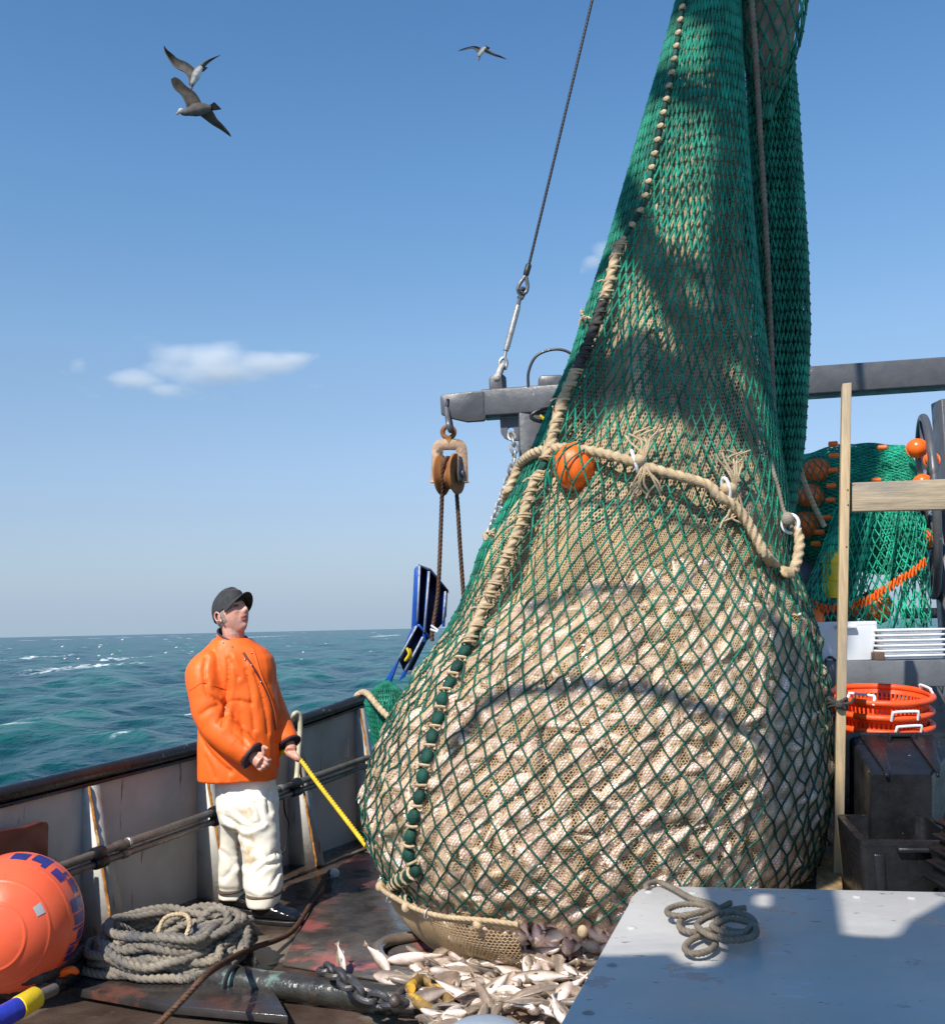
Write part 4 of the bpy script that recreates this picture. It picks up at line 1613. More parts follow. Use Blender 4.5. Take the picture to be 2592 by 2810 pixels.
# ---- heavy rope strop around the net
sp_px = [(1412, 1355), (1404, 1335), (1420, 1305), (1452, 1275), (1490, 1252), (1530, 1240), (1580, 1239), (1640, 1249), (1700, 1266), (1745, 1282), (1800, 1302), (1870, 1326), (1930, 1346), (1972, 1362),
         (2010, 1385), (2045, 1425), (2075, 1480), (2105, 1530), (2135, 1560), (2160, 1571)]
spu = np.array([us(*p) for p in sp_px])
spp = S_(spu[:, 0], spu[:, 1], .05 + .03 * np.clip((np.arange(len(spu)) - 11) / 5, 0, 1))[0]
for k_ in range(13, len(spp)):
    sy = S_(spu[k_:k_ + 1, 0], spu[k_:k_ + 1, 1], np.zeros(1))[0][0][1]
    spp[k_] = P(*sp_px[k_], min(sy, 4.97) - .085)
ty = spp[-1][1] + .02
tail = [P(2176, 1566, ty - .02), P(2188, 1530, ty), P(2193, 1485, ty + .03), P(2182, 1450, ty + .05), P(2170, 1438, ty + .06)]
back_ = S_(np.linspace(-.5, spu[0][0] - .03, 8), np.linspace(spu[0][1] + .1, spu[0][1] - .03, 8), .05 + np.zeros(8))[0]
strop = thing('rope_strop', 'heavy tan rope strop slung round the waist of the net with white rings', 'rope', spp[9])
q = MB()
q.rope(cat_rom(np.vstack([back_[3:], spp, tail]), 8), .0255, pitch=.125, depth=.2)
q.build('rope', M['tan_rope'], strop)


def tassel(px, py, ups, downs, length):
    u, s_ = us(px, py)
    p, n = S_(np.array(u), np.array(s_), np.array(.08))
    e1 = unit(np.cross(UP, n)) * -1
    q = MB()
    a = np.linspace(0, 2 * math.pi, 22, endpoint=False)
    tilt = unit(e1 * .9 - UP * .35)
    q.tube(np.array([p + e1 * .012 + .042 * (math.cos(x) * n * .55 + math.sin(x) * unit(UP + e1 * .25)) * 1.15 for x in a]), .0075, 8, closed=True)
    q.build('ring', M['white_plastic'], strop)
    q = MB()
    q.ball(p + n * .0, (.04, .034, .03), 10, 8)
    for sg, num in ((1, ups), (-1, downs)):
        for k in range(num):
            x = (k - (num - 1) / 2) / max(1, num - 1) * 2
            L_ = length * g.uniform(.75, 1.1)
            b = p - e1 * .03
            pts = [b, b + UP * sg * L_ * .35 + e1 * x * .02 + n * .01, b + UP * sg * L_ * .7 + e1 * (x * .05 + g.normal(0, .01)), b + UP * sg * L_ + e1 * (x * .07 + g.normal(0, .02)) - n * .01]
            q.tube(cat_rom(pts, 4), .0052, 6)
            if g.random() < .6:
                e = pts[2]
                q.tube(cat_rom([e, e + UP * sg * .03 + e1 * .03 * g.choice([-1, 1]), e + UP * sg * .06 + e1 * .045 * g.choice([-1, 1])], 3), .0045, 6)
    q.build('tassel', M['tan_rope'], strop)


tassel(1752, 1284, 5, 6, .15)
tassel(1972, 1362, 5, 4, .155)
q = MB()
rc = P(2168, 1437, ty + .05)
a = np.linspace(0, 2 * math.pi, 22, endpoint=False)
q.tube(np.array([rc + .042 * (math.cos(x) * np.array([.85, -.5, 0]) * .9 + math.sin(x) * UP) for x in a]), .008, 8, closed=True)
q.build('ring', M['white_plastic'], strop)
q = MB()
q.rope(cat_rom([P(2172, 1448, ty + .02), P(2160, 1425, ty + .03), P(2148, 1395, ty + .05), P(2135, 1340, ty + .08), P(2122, 1295, ty + .1), P(2110, 1240, ty + .2)], 6), .010, pitch=.05)
q.ball(P(2160, 1425, ty + .03), (.03, .03, .035), 10, 8)
q.build('lashing', M['grey_rope'], strop)

# ---- gathering rope and hook above the frame
q = MB()
th = np.linspace(0, 2 * math.pi, 30, endpoint=False)
for k in range(4):
    q.rope(S_(th / (2 * math.pi), SMAX - .06 - .035 * k + 0 * th, .02 + 0 * th)[0], .016, pitch=.09, closed=True)
q.build('gathering_rope', M['tan_rope'], net)
hk = MB()
tp = S_(np.array(0.), np.array(SMAX), np.array(0.))[0] * 0 + np.array([tab[-1, 1], YC, tab[-1, 0]])
hk.rope(np.linspace(tp - UP * .1, tp + UP * 2.5 + np.array([.1, .3, 0]), 8), .03, pitch=.2)
tag(hk.build('hoist_wire', M['wire']), 'hoist wire that carries the net above the picture', 'wire rope')

# ================================================================ the second net hanging behind, at the right
Y2 = 5.62
p2 = []
for py, xl, xr in [(1440, 2120, 2165), (1400, 2112, 2178), (1300, 2105, 2195), (1200, 2098, 2207), (1050, 2088, 2216), (900, 2078, 2221), (700, 2067, 2215), (500, 2060, 2202), (300, 2053, 2190), (150, 2045, 2176), (0, 2034, 2160), (-250, 2025, 2120)]:
    a, b = P(xl, py, Y2), P(xr, py, Y2)
    p2.append(((a[2] + b[2]) / 2, (a[0] + b[0]) / 2, (b[0] - a[0]) / 2))
p2 = np.array(p2)


def S2f(scale):
    def f(u, s, h=0.):
        z = s + p2[0, 0]
        cx = np.interp(z, p2[:, 0], p2[:, 1])
        rx = np.interp(z, p2[:, 0], p2[:, 2]) * scale
        th = 2 * math.pi * u
        w = 1 + .12 * np.sin(5 * th + 2 * np.sin(z * 1.3)) + .06 * np.sin(9 * th - z * 2)
        n = unit(np.stack([np.sin(th), -np.cos(th), 0 * th], -1))
        return np.stack([cx + rx * np.sin(th), Y2 - rx * .62 * w * np.cos(th), z], -1) + n * np.asarray(h)[..., None], n
    return f


net2 = thing('hanging_net', 'narrow dark green net hanging straight down behind the bulging bag', 'fishing net', (p2[0, 1], Y2, p2[0, 0]))
L2 = p2[-1, 0] - p2[0, 0]
for sc_, nm in ((1.0, 'outer_layer'), (.72, 'inner_layer')):
    green_net(nm, 34, 0, L2, S2f(sc_), lambda u, s: 0 * u, .0052, net2, .0, Lbar=.058, circ=lambda s: 2 * math.pi * np.interp(s + p2[0, 0], p2[:, 0], p2[:, 2]) * .8)
f_ = S2f(.55)
uu2, ss2 = np.meshgrid(np.linspace(0, 1, 40, endpoint=False), np.linspace(0.02, L2, 90), indexing='ij')
q = MB()
q.grid(f_(uu2, ss2)[0] + (np.array([-.05, 0, 0]) * 1.0), cu=True)
q.build('bunched_core', M['green_dark'], net2, sharp=0)
# flared top piece with tan lining
fl = []
for py, xl, xr in [(330, 2090, 2106), (285, 2080, 2120), (240, 2068, 2140), (190, 2055, 2165), (120, 2045, 2188), (40, 2036, 2203), (-60, 2030, 2212), (-240, 2025, 2212)]:
    a, b = P(xl, py, 5.42), P(xr, py, 5.42)
    fl.append(((a[2] + b[2]) / 2, (a[0] + b[0]) / 2, (b[0] - a[0]) / 2))
fl = np.array(fl)


def S3(u, s, h=0.):
    z = s + fl[0, 0]
    cx = np.interp(z, fl[:, 0], fl[:, 1])
    rx = np.interp(z, fl[:, 0], fl[:, 2])
    th = 2 * math.pi * u
    n = unit(np.stack([np.sin(th), -np.cos(th), 0 * th], -1))
    return np.stack([cx + rx * np.sin(th), 5.42 - np.minimum(rx, .13) * .8 * np.cos(th), z], -1) + n * np.asarray(h)[..., None], n


L3 = fl[-1, 0] - fl[0, 0]
green_net('flared_flap', 15, 0, L3, S3, lambda u, s: 0 * u + .012, .0062, net2, 0., Lbar=.085, circ=lambda s: 2 * math.pi * np.interp(s + fl[0, 0], fl[:, 0], fl[:, 2]) * .85)
uu2, ss2 = np.meshgrid(np.linspace(0, 1, 40, endpoint=False), np.linspace(0.0, L3, 40), indexing='ij')
q = MB()
q.grid(S3(uu2, ss2, -.02 + .012 * np.sin(uu2 * 50))[0] - np.array([.012, 0, 0]), cu=True)
q.build('flap_lining', M['tan_cloth'], net2, sharp=0)
q = MB()
Ro = [P(2055, -160, 5.22), P(2062, 0, 5.22), P(2073, 150, 5.22), P(2084, 350, 5.2), P(2094, 520, 5.2), P(2104, 700, 5.22), P(2112, 880, 5.25), P(2118, 1050, 5.25), P(2124, 1200, 5.28), P(2122, 1330, 5.4)]
q.rope(cat_rom(Ro, 8), .0165, pitch=.085, depth=.2)
tag(q.build('hanging_rope', M['brown_rope']), 'long brown twisted rope hanging down the front of the narrow dark green net', 'rope')
# tan bits tied in the left edge of the big net
for px, py in ((1350, 1470), (1372, 1472), (1622, 880), (1620, 862)):
    u, s_ = us(px, py)
    p, n = S_(np.array(u), np.array(s_), np.array(.03))
    q = MB()
    for k in range(4):
        v = unit(g.normal(0, 1, 3))
        q.tube(cat_rom([p - v * .03, p + n * .02, p + v * .035 - UP * .02], 4), .006, 6)
    q.build('twine_tie', M['tan_rope'], net)
# ================================================================ things on the deck
# ---- orange buoy
bc = P(38, 2530, 4.70)
BR = .284
bax = unit(np.array([.0697, -.9974, .0175]))
bx1 = unit(np.cross(bax, UP))
bx2 = np.cross(bx1, bax)
BA = np.array([bx1, bx2, bax])
buoy = thing('buoy', 'large orange inflatable buoy with blue lettering lying by the bulwark', 'buoy', (bc[0], bc[1], 0))
q = MB()
ph = np.linspace(R(1), R(179), 200)
rr_ = BR * (1 + .011 * np.exp(-((ph - R(28)) / R(1.0)) ** 2) + .009 * np.exp(-((ph - R(48.4)) / R(1.0)) ** 2) + .008 * np.exp(-((ph - R(69.8)) / R(1.0)) ** 2) + .01 * np.exp(-((ph - R(99)) / R(1.2)) ** 2))
q.lathe(np.stack([rr_ * np.sin(ph), rr_ * np.cos(ph)], 1), bc, BA, 96)
q.build('body', M['buoy'], buoy, sharp=0)


def bpatch(m, a0, a1, p0, p1, k=1.006, n=8):
    A, B = np.meshgrid(np.linspace(R(a0), R(a1), n), np.linspace(R(p0), R(p1), 5), indexing='ij')
    L_ = np.stack([np.cos(A) * np.sin(B), np.sin(A) * np.sin(B), np.cos(B)], -1) * BR * k
    m.grid(bc + L_ @ BA)


def bangle(px, py):
    d = ray(px, py)
    d = d / np.linalg.norm(d)
    oc = EYE - bc
    b_ = np.dot(oc, d)
    disc = b_ * b_ - (np.dot(oc, oc) - BR * BR)
    t = -b_ - math.sqrt(max(disc, 0))
    v = (EYE + d * t - bc) / BR @ BA.T
    return math.degrees(math.atan2(v[1], v[0])), math.degrees(math.acos(max(-1, min(1, v[2]))))


lt = MB()
a_top = bangle(60, 2359)[0]
# blocky printed letters round the band: (start angle, end angle, inner, outer)
LA = np.array([85., 122, 152, 176, 198, 215])
for a0, a1, p0, p1 in ((-2, 12, 74, 97), (-20, -6, 84, 97), (-34, -22, 74, 86), (-27, -24, 74, 96), (-52, -40, 78, 97), (-44, -40, 74, 97), (-66, -55, 75, 90),
                       (14, 26, 76, 97), (28, 31, 74, 97), (33, 44, 84, 97), (46, 49, 74, 97), (51, 62, 74, 84), (64, 74, 76, 97)):
    f0, f1 = (a0 + 70) / 146 * 5, (a1 + 70) / 146 * 5
    bpatch(lt, np.interp(f0, range(6), LA), np.interp(f1, range(6), LA), p0, p1)
lt.build('lettering', M['blue_ink'], buoy, sharp=0)
q = MB()
A0, P0 = bangle(107, 2497)
aa, pp_ = A0, P0
bpatch(q, A0 - 6.5, A0 + 6.5, P0 - 3.6, P0 + 3.6, 1.008)
q.build('tape_patch', M['tape'], buoy, sharp=0)

# ---- blue and yellow taped pole
po = thing('pole', 'pole wrapped in blue and yellow tape at the lower left corner', 'pole', PZ(60, 2770, .14))
a_, b_, c_, d_ = P(-160, 2880, 3.75), P(50, 2767, 4.02), P(98, 2738, 4.1), P(150, 2715, 4.2)
q = MB(); q.tube(np.linspace(a_, b_, 8), .040, 16); q.build('blue_wrap', M['blue_tape'], po)
q = MB(); q.tube(np.array([b_ - unit(c_ - b_) * .005, b_, c_, c_ + unit(c_ - b_) * .008]), [.036, .0425, .041, .034], 16); q.build('yellow_wrap', M['yellow_tape'], po)
q = MB(); q.tube(np.linspace(c_, d_, 4), .022, 10); q.build('shaft', M['pipe'], po)

# ---- dark hoses and scraps under the buoy
q = MB()
for pts, z in ((((-60, 2700), (60, 2735), (150, 2715), (215, 2680), (260, 2650)), .05), (((-40, 2720), (90, 2705), (170, 2690), (230, 2640), (262, 2590)), .09), (((20, 2690), (120, 2680), (190, 2640), (235, 2600)), .14)):
    q.rope(cat_rom([PZ(x, y, z) for x, y in pts], 8), .028, pitch=.15)
tag(q.build('dark_line', mat('wet_black_rope', (.03, .027, .025), .5, var=.3, vs=12)), 'wet black rope lying in the dark under the orange buoy', 'rope')
q = MB()
q.tube(cat_rom([PZ(166, 2682, .10), PZ(178, 2668, .13), PZ(198, 2662, .14), PZ(208, 2670, .12)], 5), [.008, .018, .025, .03, .032, .033, .033, .033, .032, .032, .03, .03, .028, .026, .02, .01], 8, flat=.5)
tag(q.build('plastic_scrap', M['orange_float']), 'small red orange plastic scrap between the buoy and the rope coil', 'scrap')

# ---- dark sheet under the rope coil
q = MB()
q.prism([PZ(x, y, .055) for x, y in ((196, 2710), (330, 2600), (600, 2560), (690, 2600), (735, 2690), (790, 2788), (480, 2760))], (0, 0, -.035))
tag(q.build('steel_sheet', mat('dark_wet_sheet', (.035, .03, .028), .22, var=.4, vs=5, bump=.3, bs=25, patches=[((.12, .045, .03), 4, .57, .1, .4)]), smooth=False, bevel=.003),
    'dark wet steel sheet lying flat under the heavy rope coil', 'sheet')

# ---- heavy rope coil
gr = np.random.default_rng(21)
cx_, cy_ = PZ(462, 2640, .06)[:2]
pts = []
for k in range(16):
    f = k / 15
    ra = (.40 - .12 * f) * gr.uniform(.78, 1.06)
    rb = (.34 - .09 * f) * gr.uniform(.72, 1.06)
    ox, oy = gr.normal(0, .035), gr.normal(.03 + .03 * f, .03)
    rot = gr.uniform(-.5, .5)
    n = 14
    for i in range(n):
        a = 2 * math.pi * i / n + gr.normal(0, .05)
        x, y = ra * math.cos(a), rb * math.sin(a)
        if k in (6, 11, 15) and 4 < i < 10:
            x *= .3
        pts.append((cx_ + ox + x * math.cos(rot) - y * math.sin(rot), cy_ + oy + x * math.sin(rot) + y * math.cos(rot), 0))
path = resample(cat_rom(pts, 5), .018)
RR = .0205
hm = {}
cell = .018
zs = np.zeros(len(path))
for i, p in enumerate(path):
    ci, cj = int(p[0] / cell), int(p[1] / cell)
    zz = .058
    for a in (-1, 0, 1):
        for b in (-1, 0, 1):
            t = hm.get((ci + a, cj + b))
            if t and i - t[1] > 6:
                zz = max(zz, min(t[0], .215))
    zs[i] = zz
    if i >= 8:
        j = i - 8
        k = (int(path[j][0] / cell), int(path[j][1] / cell))
        hm[k] = (zs[j] + RR * 1.05, j)
k = np.exp(-np.linspace(-2, 2, 15) ** 2); k /= k.sum()
zs = np.convolve(np.pad(zs, 7, 'edge'), k, 'valid')
path[:, 2] = zs + RR
rc_ = thing('rope_coil', 'big heap of heavy weathered grey rope coiled on the deck at the left', 'rope', (cx_, cy_, .055))
q = MB(); q.rope(path, RR, pitch=.095, depth=.22); q.build('rope', M['grey_rope'], rc_)
q = MB()
ztop = zs.max() - .06
q.rope(cat_rom([PZ(430, 2575, .22), PZ(445, 2530, .27), PZ(470, 2512, .29), PZ(510, 2512, .29), PZ(520, 2540, .26), PZ(505, 2580, .21)], 6), .011, pitch=.055)
q.build('bight', M['tan_rope'], rc_)
q = MB()
q.rope(cat_rom([PZ(530, 2560, .2), PZ(555, 2520, .26), PZ(585, 2496, .29), PZ(612, 2496, .29), PZ(625, 2520, .26), PZ(610, 2555, .21), PZ(575, 2580, .18)], 6), .0195, pitch=.09, depth=.22)
q.build('bight', M['grey_rope'], rc_)

# ---- rusty brown cable crossing the deck
q = MB()
q.rope(cat_rom([PZ(380, 2860, .10), PZ(440, 2805, .13), PZ(500, 2745, .20), PZ(570, 2672, .27), PZ(640, 2628, .20), PZ(700, 2600, .10), PZ(765, 2578, .045), PZ(805, 2552, .035), PZ(838, 2505, .032), PZ(868, 2450, .032), PZ(890, 2412, .032), PZ(905, 2392, .03)], 10),
       .0135, pitch=.05, depth=.12)
tag(q.build('wire_rope', M['rustwire']), 'rusty brown wire rope crossing the deck over the rope coil to the pale shell', 'wire rope')
q = MB()
sc_ = PZ(918, 2398, .035)
q.ball(sc_, (.032, .022, .034), 16, 10, np.array([[.9, .2, -.2], [-.2, .97, 0], [.2, 0, .97]]))
q.ball(sc_ + [-.024, -.01, -.026], (.014, .008, .010), 8, 6)
tag(q.build('shell', M['shell']), 'pale round shell lying alone on the deck plate past the boot', 'shell')

# ---- iron bar with chain and shackle
bar = thing('iron_bar', 'wet dark iron bar with green patina lying across the deck', 'bar', PZ(900, 2745, 0))
q = MB()
bpz = .058
bp_ = cat_rom([PZ(500, 2672, bpz), PZ(645, 2690, bpz), PZ(800, 2710, bpz), PZ(900, 2722, bpz), PZ(1100, 2748, bpz), PZ(1225, 2752, bpz)], 8)
q.tube(bp_, .058 + .002 * np.sin(np.arange(len(bp_)) * .9), 20, flat=.96)
q.build('bar', M['bar'], bar, sharp=60)
q = MB()
q.tube(np.array([bp_[-1] - unit(bp_[-1] - bp_[-2]) * .02, bp_[-1] + unit(bp_[-1] - bp_[-2]) * .03]), .067, 18)
q.build('end_collar', M['rusty'], bar)
q = MB()
c = PZ(642, 2690, .07)
dd_ = unit(PZ(800, 2710, bpz) - PZ(500, 2672, bpz))
a = np.linspace(0, 2 * math.pi, 20, endpoint=False)
q.tube(np.array([c - UP * .012 + .066 * (math.cos(x) * np.cross(dd_, UP) + math.sin(x) * UP) for x in a]), .010, 6, closed=True)
q.build('strap', M['black_rubber'], bar)
ch_px = [(890, 2652, .13), (915, 2662, .15), (945, 2680, .155), (975, 2708, .14), (1000, 2722, .13), (1035, 2738, .12), (1075, 2744, .12), (1100, 2740, .13)]
chain(cat_rom([PZ(x, y, z) - np.array([0, .03, 0]) for x, y, z in ch_px], 8), .090, .0125, M['chain'], 'chain', 'short heavy dark chain draped over the wet iron bar', None, .32)
sh = thing('shackle', 'big dark and yellow rusted shackle at the end of the chain by the fish', 'shackle', PZ(1150, 2750, .05))
q = MB()
q.tube(cat_rom([PZ(1078, 2748, .13), PZ(1100, 2722, .15), PZ(1130, 2706, .16), PZ(1148, 2718, .15), PZ(1135, 2740, .13), PZ(1098, 2762, .12)], 6), .017, 10)
q.ball(PZ(1085, 2740, .15) - [0, .03, 0], .025, 12, 8)
q.build('bow', M['chain'], sh)
q = MB()
q.tube(cat_rom([PZ(1125, 2712, .17), PZ(1150, 2690, .16), PZ(1185, 2698, .15), PZ(1222, 2730, .12), PZ(1232, 2760, .09), PZ(1205, 2780, .08), PZ(1165, 2762, .11), PZ(1120, 2735, .14)], 6), .022, 10)
q.build('rusty_bow', mat('yellow_rust_iron', (.20, .12, .035), .7, var=.5, vs=12, bump=.5, bs=50, patches=[((.62, .34, .03), 11, .56, .05, None), ((.03, .045, .035), 7, .55, .1, .4)]), sh)

# ---- fish spilled on the deck
gf = np.random.default_rng(5)
slpoly = [(1080, 2745), (1160, 2690), (1320, 2655), (1420, 2600), (1500, 2530), (1720, 2470), (1780, 2540), (1700, 2760), (1640, 2900), (1150, 2900), (1245, 2800)]


def inside(x, y, poly):
    c = False
    n = len(poly)
    for i in range(n):
        (x1, y1), (x2, y2) = poly[i], poly[(i + 1) % n]
        if (y1 > y) != (y2 > y) and x < (x2 - x1) * (y - y1) / (y2 - y1) + x1:
            c = not c
    return c


q = MB()
ctr = PZ(1450, 2690, .0)
ring = resample(np.vstack([[PZ(x, y, 0) for x, y in slpoly], PZ(*slpoly[0], 0)[None]]), .06)[:-1]
lay = []
for k, f in enumerate((1, .93, .8, .6, .35, .05)):
    lay.append(ctr + (ring - ctr) * f + np.array([0, 0, (-.01, .022, .04, .055, .065, .07)[k]]))
G = np.array(lay)
G[..., 2] += .012 * np.sin(G[..., 0] * 40) * np.sin(G[..., 1] * 37)
q.grid(G, cv=True)
tag(q.build('fish_slurry', M['slurry'], sharp=0), 'brown wet slurry of scraps under the spilled fish', 'slurry', kind='stuff')
hmap = {}
cell = .025
nf = 0
FS = [(a * L_, b * .026) for a in np.linspace(-.42, .42, 8) for b in (-1, 0, 1) for L_ in (.26,)]


def drop_fish(x, y, yaw, i, roll, pitch, label, zoff=0.):
    t = np.array([math.cos(yaw) * math.cos(pitch), math.sin(yaw) * math.cos(pitch), math.sin(pitch)])
    s0 = unit(np.cross(UP, t))
    u0 = np.cross(t, s0)
    b = math.cos(roll) * u0 + math.sin(roll) * s0
    sd_ = np.cross(b, t)
    z = 0.028
    cells = []
    for a, w in FS:
        X, Y_ = x + t[0] * a + s0[0] * w, y + t[1] * a + s0[1] * w
        kk = (int(X // cell), int(Y_ // cell))
        cells.append((kk, t[2] * a))
        z = max(z, hmap.get(kk, .03) - t[2] * a * .4)
    for kk, dz in cells:
        hmap[kk] = max(hmap.get(kk, 0), z + .030 + dz * .5)
    z = min(z, (.085 if PZ(1400, 2600, 0)[0] > x else .15) + .03 * gf.random())
    o = place_fish(i, np.array([x, y, z + .012 + zoff]), np.array([t, sd_, b]))
    return tag(o, label, 'fish', 'fish spilled on the deck')


LB = 'pale brown and pink fish lying in the heap spilled on the deck'
tries = 0
while nf < 228 and tries < 7000:
    tries += 1
    px, py = gf.uniform(1060, 1760), gf.uniform(2490, 2900)
    if not inside(px, py, slpoly):
        continue
    x, y, _ = PZ(px, py, .04)
    if hmap.get((int(x // cell), int(y // cell)), 0) > (.075 if px < 1400 and py < 2660 else .16):
        continue
    drop_fish(x, y, gf.uniform(0, 6.28), int(gf.integers(0, 10)), gf.choice([1.4, -1.4, 3.0, .3, 1.0, -1.0]) + gf.normal(0, .3), gf.normal(0, .22), LB)
    nf += 1
# the fish that stand out
for px, py, yaw, i, roll, pt, lb in ((935, 2648, 1.9, 4, 2.2, .5, 'single pale fish with its fins up lying behind the dark chain'),
                                     (1040, 2688, 2.3, 2, 3.0, .45, 'small pale fish on its back between the chain and the heap'),
                                     (1150, 2690, .15, 5, 2.6, .05, 'white bellied fish stretched out at the left edge of the heap'),
                                     (1175, 2795, .5, 3, .3, .1, 'brown backed fish at the bottom edge beside the rusty shackle'),
                                     (1280, 2700, .9, 7, 2.5, .2, 'broad pale fish at the left of the heap above the shackle'),
                                     (1515, 2660, 1.45, 8, 2.1, -.15, 'long pale fish lying with its tail up beside the table edge')):
    x, y, _ = PZ(px, py, .05)
    o = drop_fish(x, y, yaw, i, roll, pt, lb, .02)
# eel
q = MB()
ep_ = cat_rom([PZ(1250, 2560, .05), PZ(1190, 2562, .045), (PZ(1120, 2572, .04)), PZ(1062, 2585, .04), PZ(1036, 2606, .04), PZ(1052, 2632, .035), PZ(1100, 2642, .03)], 8)
tt = np.linspace(0, 1, len(ep_))
q.tube(ep_, .036 * np.clip(np.sin(np.pi * (tt * .93 + .05)), .1, 1) ** .6, 12, flat=.8)
tag(q.build('eel', mat('brown_eel_skin', (.16, .12, .09), .2, var=.3, vs=14, coat=.5, patches=[((.30, .25, .21), 6, .55, .15, None)])), 'brown eel curved on the wet deck under the tan net sleeve', 'eel')
# scallop shells under the hem
for k, (px, py, r_) in enumerate(((1415, 2497, 22), (1470, 2507, 24), (1606, 2522, 18), (1640, 2528, 18), (1668, 2540, 14))):
    d0 = 4.62
    c = P(px, py, d0)
    r1 = r_ / FPX * d0
    q = MB()
    th = np.linspace(0, 2 * math.pi, 40, endpoint=False)
    rr_ = r1 * (1 + .04 * np.cos(th * 12))
    rings = []
    for f, dp in ((1, 0), (.85, .28), (.5, .42), (.05, .48)):
        rings.append(np.stack([c[0] + rr_ * f * np.cos(th), c[1] - r1 * dp + 0 * th, c[2] + rr_ * f * np.sin(th) * .9], 1))
    q.grid(np.array(rings), cv=True)
    rings = [r2 * np.array([1, 1, 1]) for r2 in rings]
    bk_ = np.array(rings)
    bk_[..., 1] = 2 * c[1] - bk_[..., 1]
    q.grid(bk_[::-1], cv=True)
    tag(q.build('scallop_shell', M['shell'], sharp=0), ['brownish scallop shell hanging under the hem left of the others', 'round tan scallop shell beside the brownish one under the hem', 'pale pink shell under the hem near the table corner',
                                                     'white pink shell lower beside the table corner', 'smallest pale shell touching the table edge'][k], 'shell', 'shells caught along the hem')

# ---- pail at the bottom edge
pc = PZ(1330, 2818, .32)
q = MB()
q.lathe([(.001, .335), (.05, .333), (.09, .326), (.104, .318), (.109, .31), (.109, .298), (.103, .296), (.10, .28), (.088, .0), (.001, .0)], (pc[0], pc[1], 0), None, 48)
tag(q.build('pail', M['pail']), 'blue grey lidded pail whose round top shows at the bottom edge', 'pail')

# ---- work table in the foreground
TZ = .9
tb = thing('work_table', 'large grey painted work table in the foreground with bolt heads along its edge', 'table', PZ(2050, 2700, 0) * np.array([1, 1, 0]) + np.array([0, -1.2, 0]))
c0, c1, c2 = PZ(1530, 2822, TZ), PZ(1728, 2475, TZ), PZ(2640, 2449, TZ)
v1 = unit(c1 - c0)
corner = cat_rom([PZ(1722, 2484, TZ), PZ(1730, 2466, TZ), PZ(1745, 2448, TZ), PZ(1765, 2437, TZ), PZ(1790, 2431, TZ)], 5)
far_r = PZ(1790, 2431, TZ) + unit(PZ(2592, 2448, TZ) - PZ(1790, 2431, TZ)) * 1.5
near_l = c0 - v1 * .75
poly = [near_l] + list(corner) + [far_r, np.array([far_r[0] - .1, near_l[1] - .1, TZ])]
q = MB()
q.prism(poly, (0, 0, -.028))
q.build('table_top', M['table'], tb, smooth=False, bevel=.004)
for px, py in ((1780, 2449), (1733, 2548), (1677, 2650), (1613, 2781), (2205, 2456), (2350, 2463), (1900, 2452), (2050, 2454), (2500, 2466)):
    p = PZ(px, py, TZ)
    q = MB()
    q.lathe([(.0105, -.001), (.0105, .0012), (.0075, .0032), (.001, .004)], p, None, 18)
    q.build('bolt', M['galv'] if py > 2600 else M['table'], tb)
cen = np.mean(poly, 0)
for p in (poly[0], poly[3], far_r, poly[-1]):
    p = p + unit(cen - p) * .14
    q = MB(); q.beam((p[0], p[1], 0), (p[0], p[1], TZ - .03), .06, .06, (0, 1, 0)); q.build('leg', M['dark_steel'], tb, smooth=False, bevel=.004)
Zs = []
q = MB()


def tz(pts, z0=.0, k=1.848, ox=1592, oy=2200):
    return [PZ(ox + x / k, oy + y / k, TZ + .009 + z0) for x, y in pts]


for pts, z in ((((330, 432), (352, 414), (400, 408), (470, 440), (560, 490), (640, 512), (690, 535), (700, 560), (640, 562), (560, 575), (510, 600), (505, 640), (560, 662), (640, 655), (700, 640)), .004),
               (((760, 515), (690, 545), (600, 522), (510, 524), (445, 548), (455, 574), (540, 578), (640, 552)), .014),
               (((835, 540), (760, 552), (700, 580), (700, 625), (780, 660), (860, 655), (885, 620), (850, 580), (780, 562), (730, 572)), .012),
               (((700, 560), (620, 600), (592, 630), (640, 670), (730, 700), (810, 702), (880, 680), (888, 640), (840, 610), (760, 596), (690, 620), (670, 635), (740, 668), (820, 672), (860, 640)), .022),
               (((690, 680), (620, 680), (560, 705), (530, 745), (570, 772), (640, 762), (685, 725), (660, 695), (622, 678)), .006)):
    q.rope(cat_rom(tz(pts, z), 8), .0070, pitch=.030, depth=.2)
tag(q.build('rope', M['brown_rope']), 'thin brown rope lying in loose loops on the grey table', 'rope')
# ================================================================ right side of the deck
q = MB()
q.beam(PZ(2277, 2560, .45) * np.array([1, 1, 0]) + UP * .225, PZ(2270, 2205, .45) * np.array([1, 1, 0]) + UP * .225, .105, .45)
tag(q.build('timber', M['timber'], smooth=False, bevel=.006), 'thick wet wooden bin board running away beside the net bag', 'timber')
q = MB()
q.beam(PZ(2300, 2350, .42), PZ(2410, 2466, .42), .035, .05)
tag(q.build('wood_strip', M['orangewood'], smooth=False, bevel=.003), 'orange stained wood strip lying at the foot of the wooden post', 'wood strip')

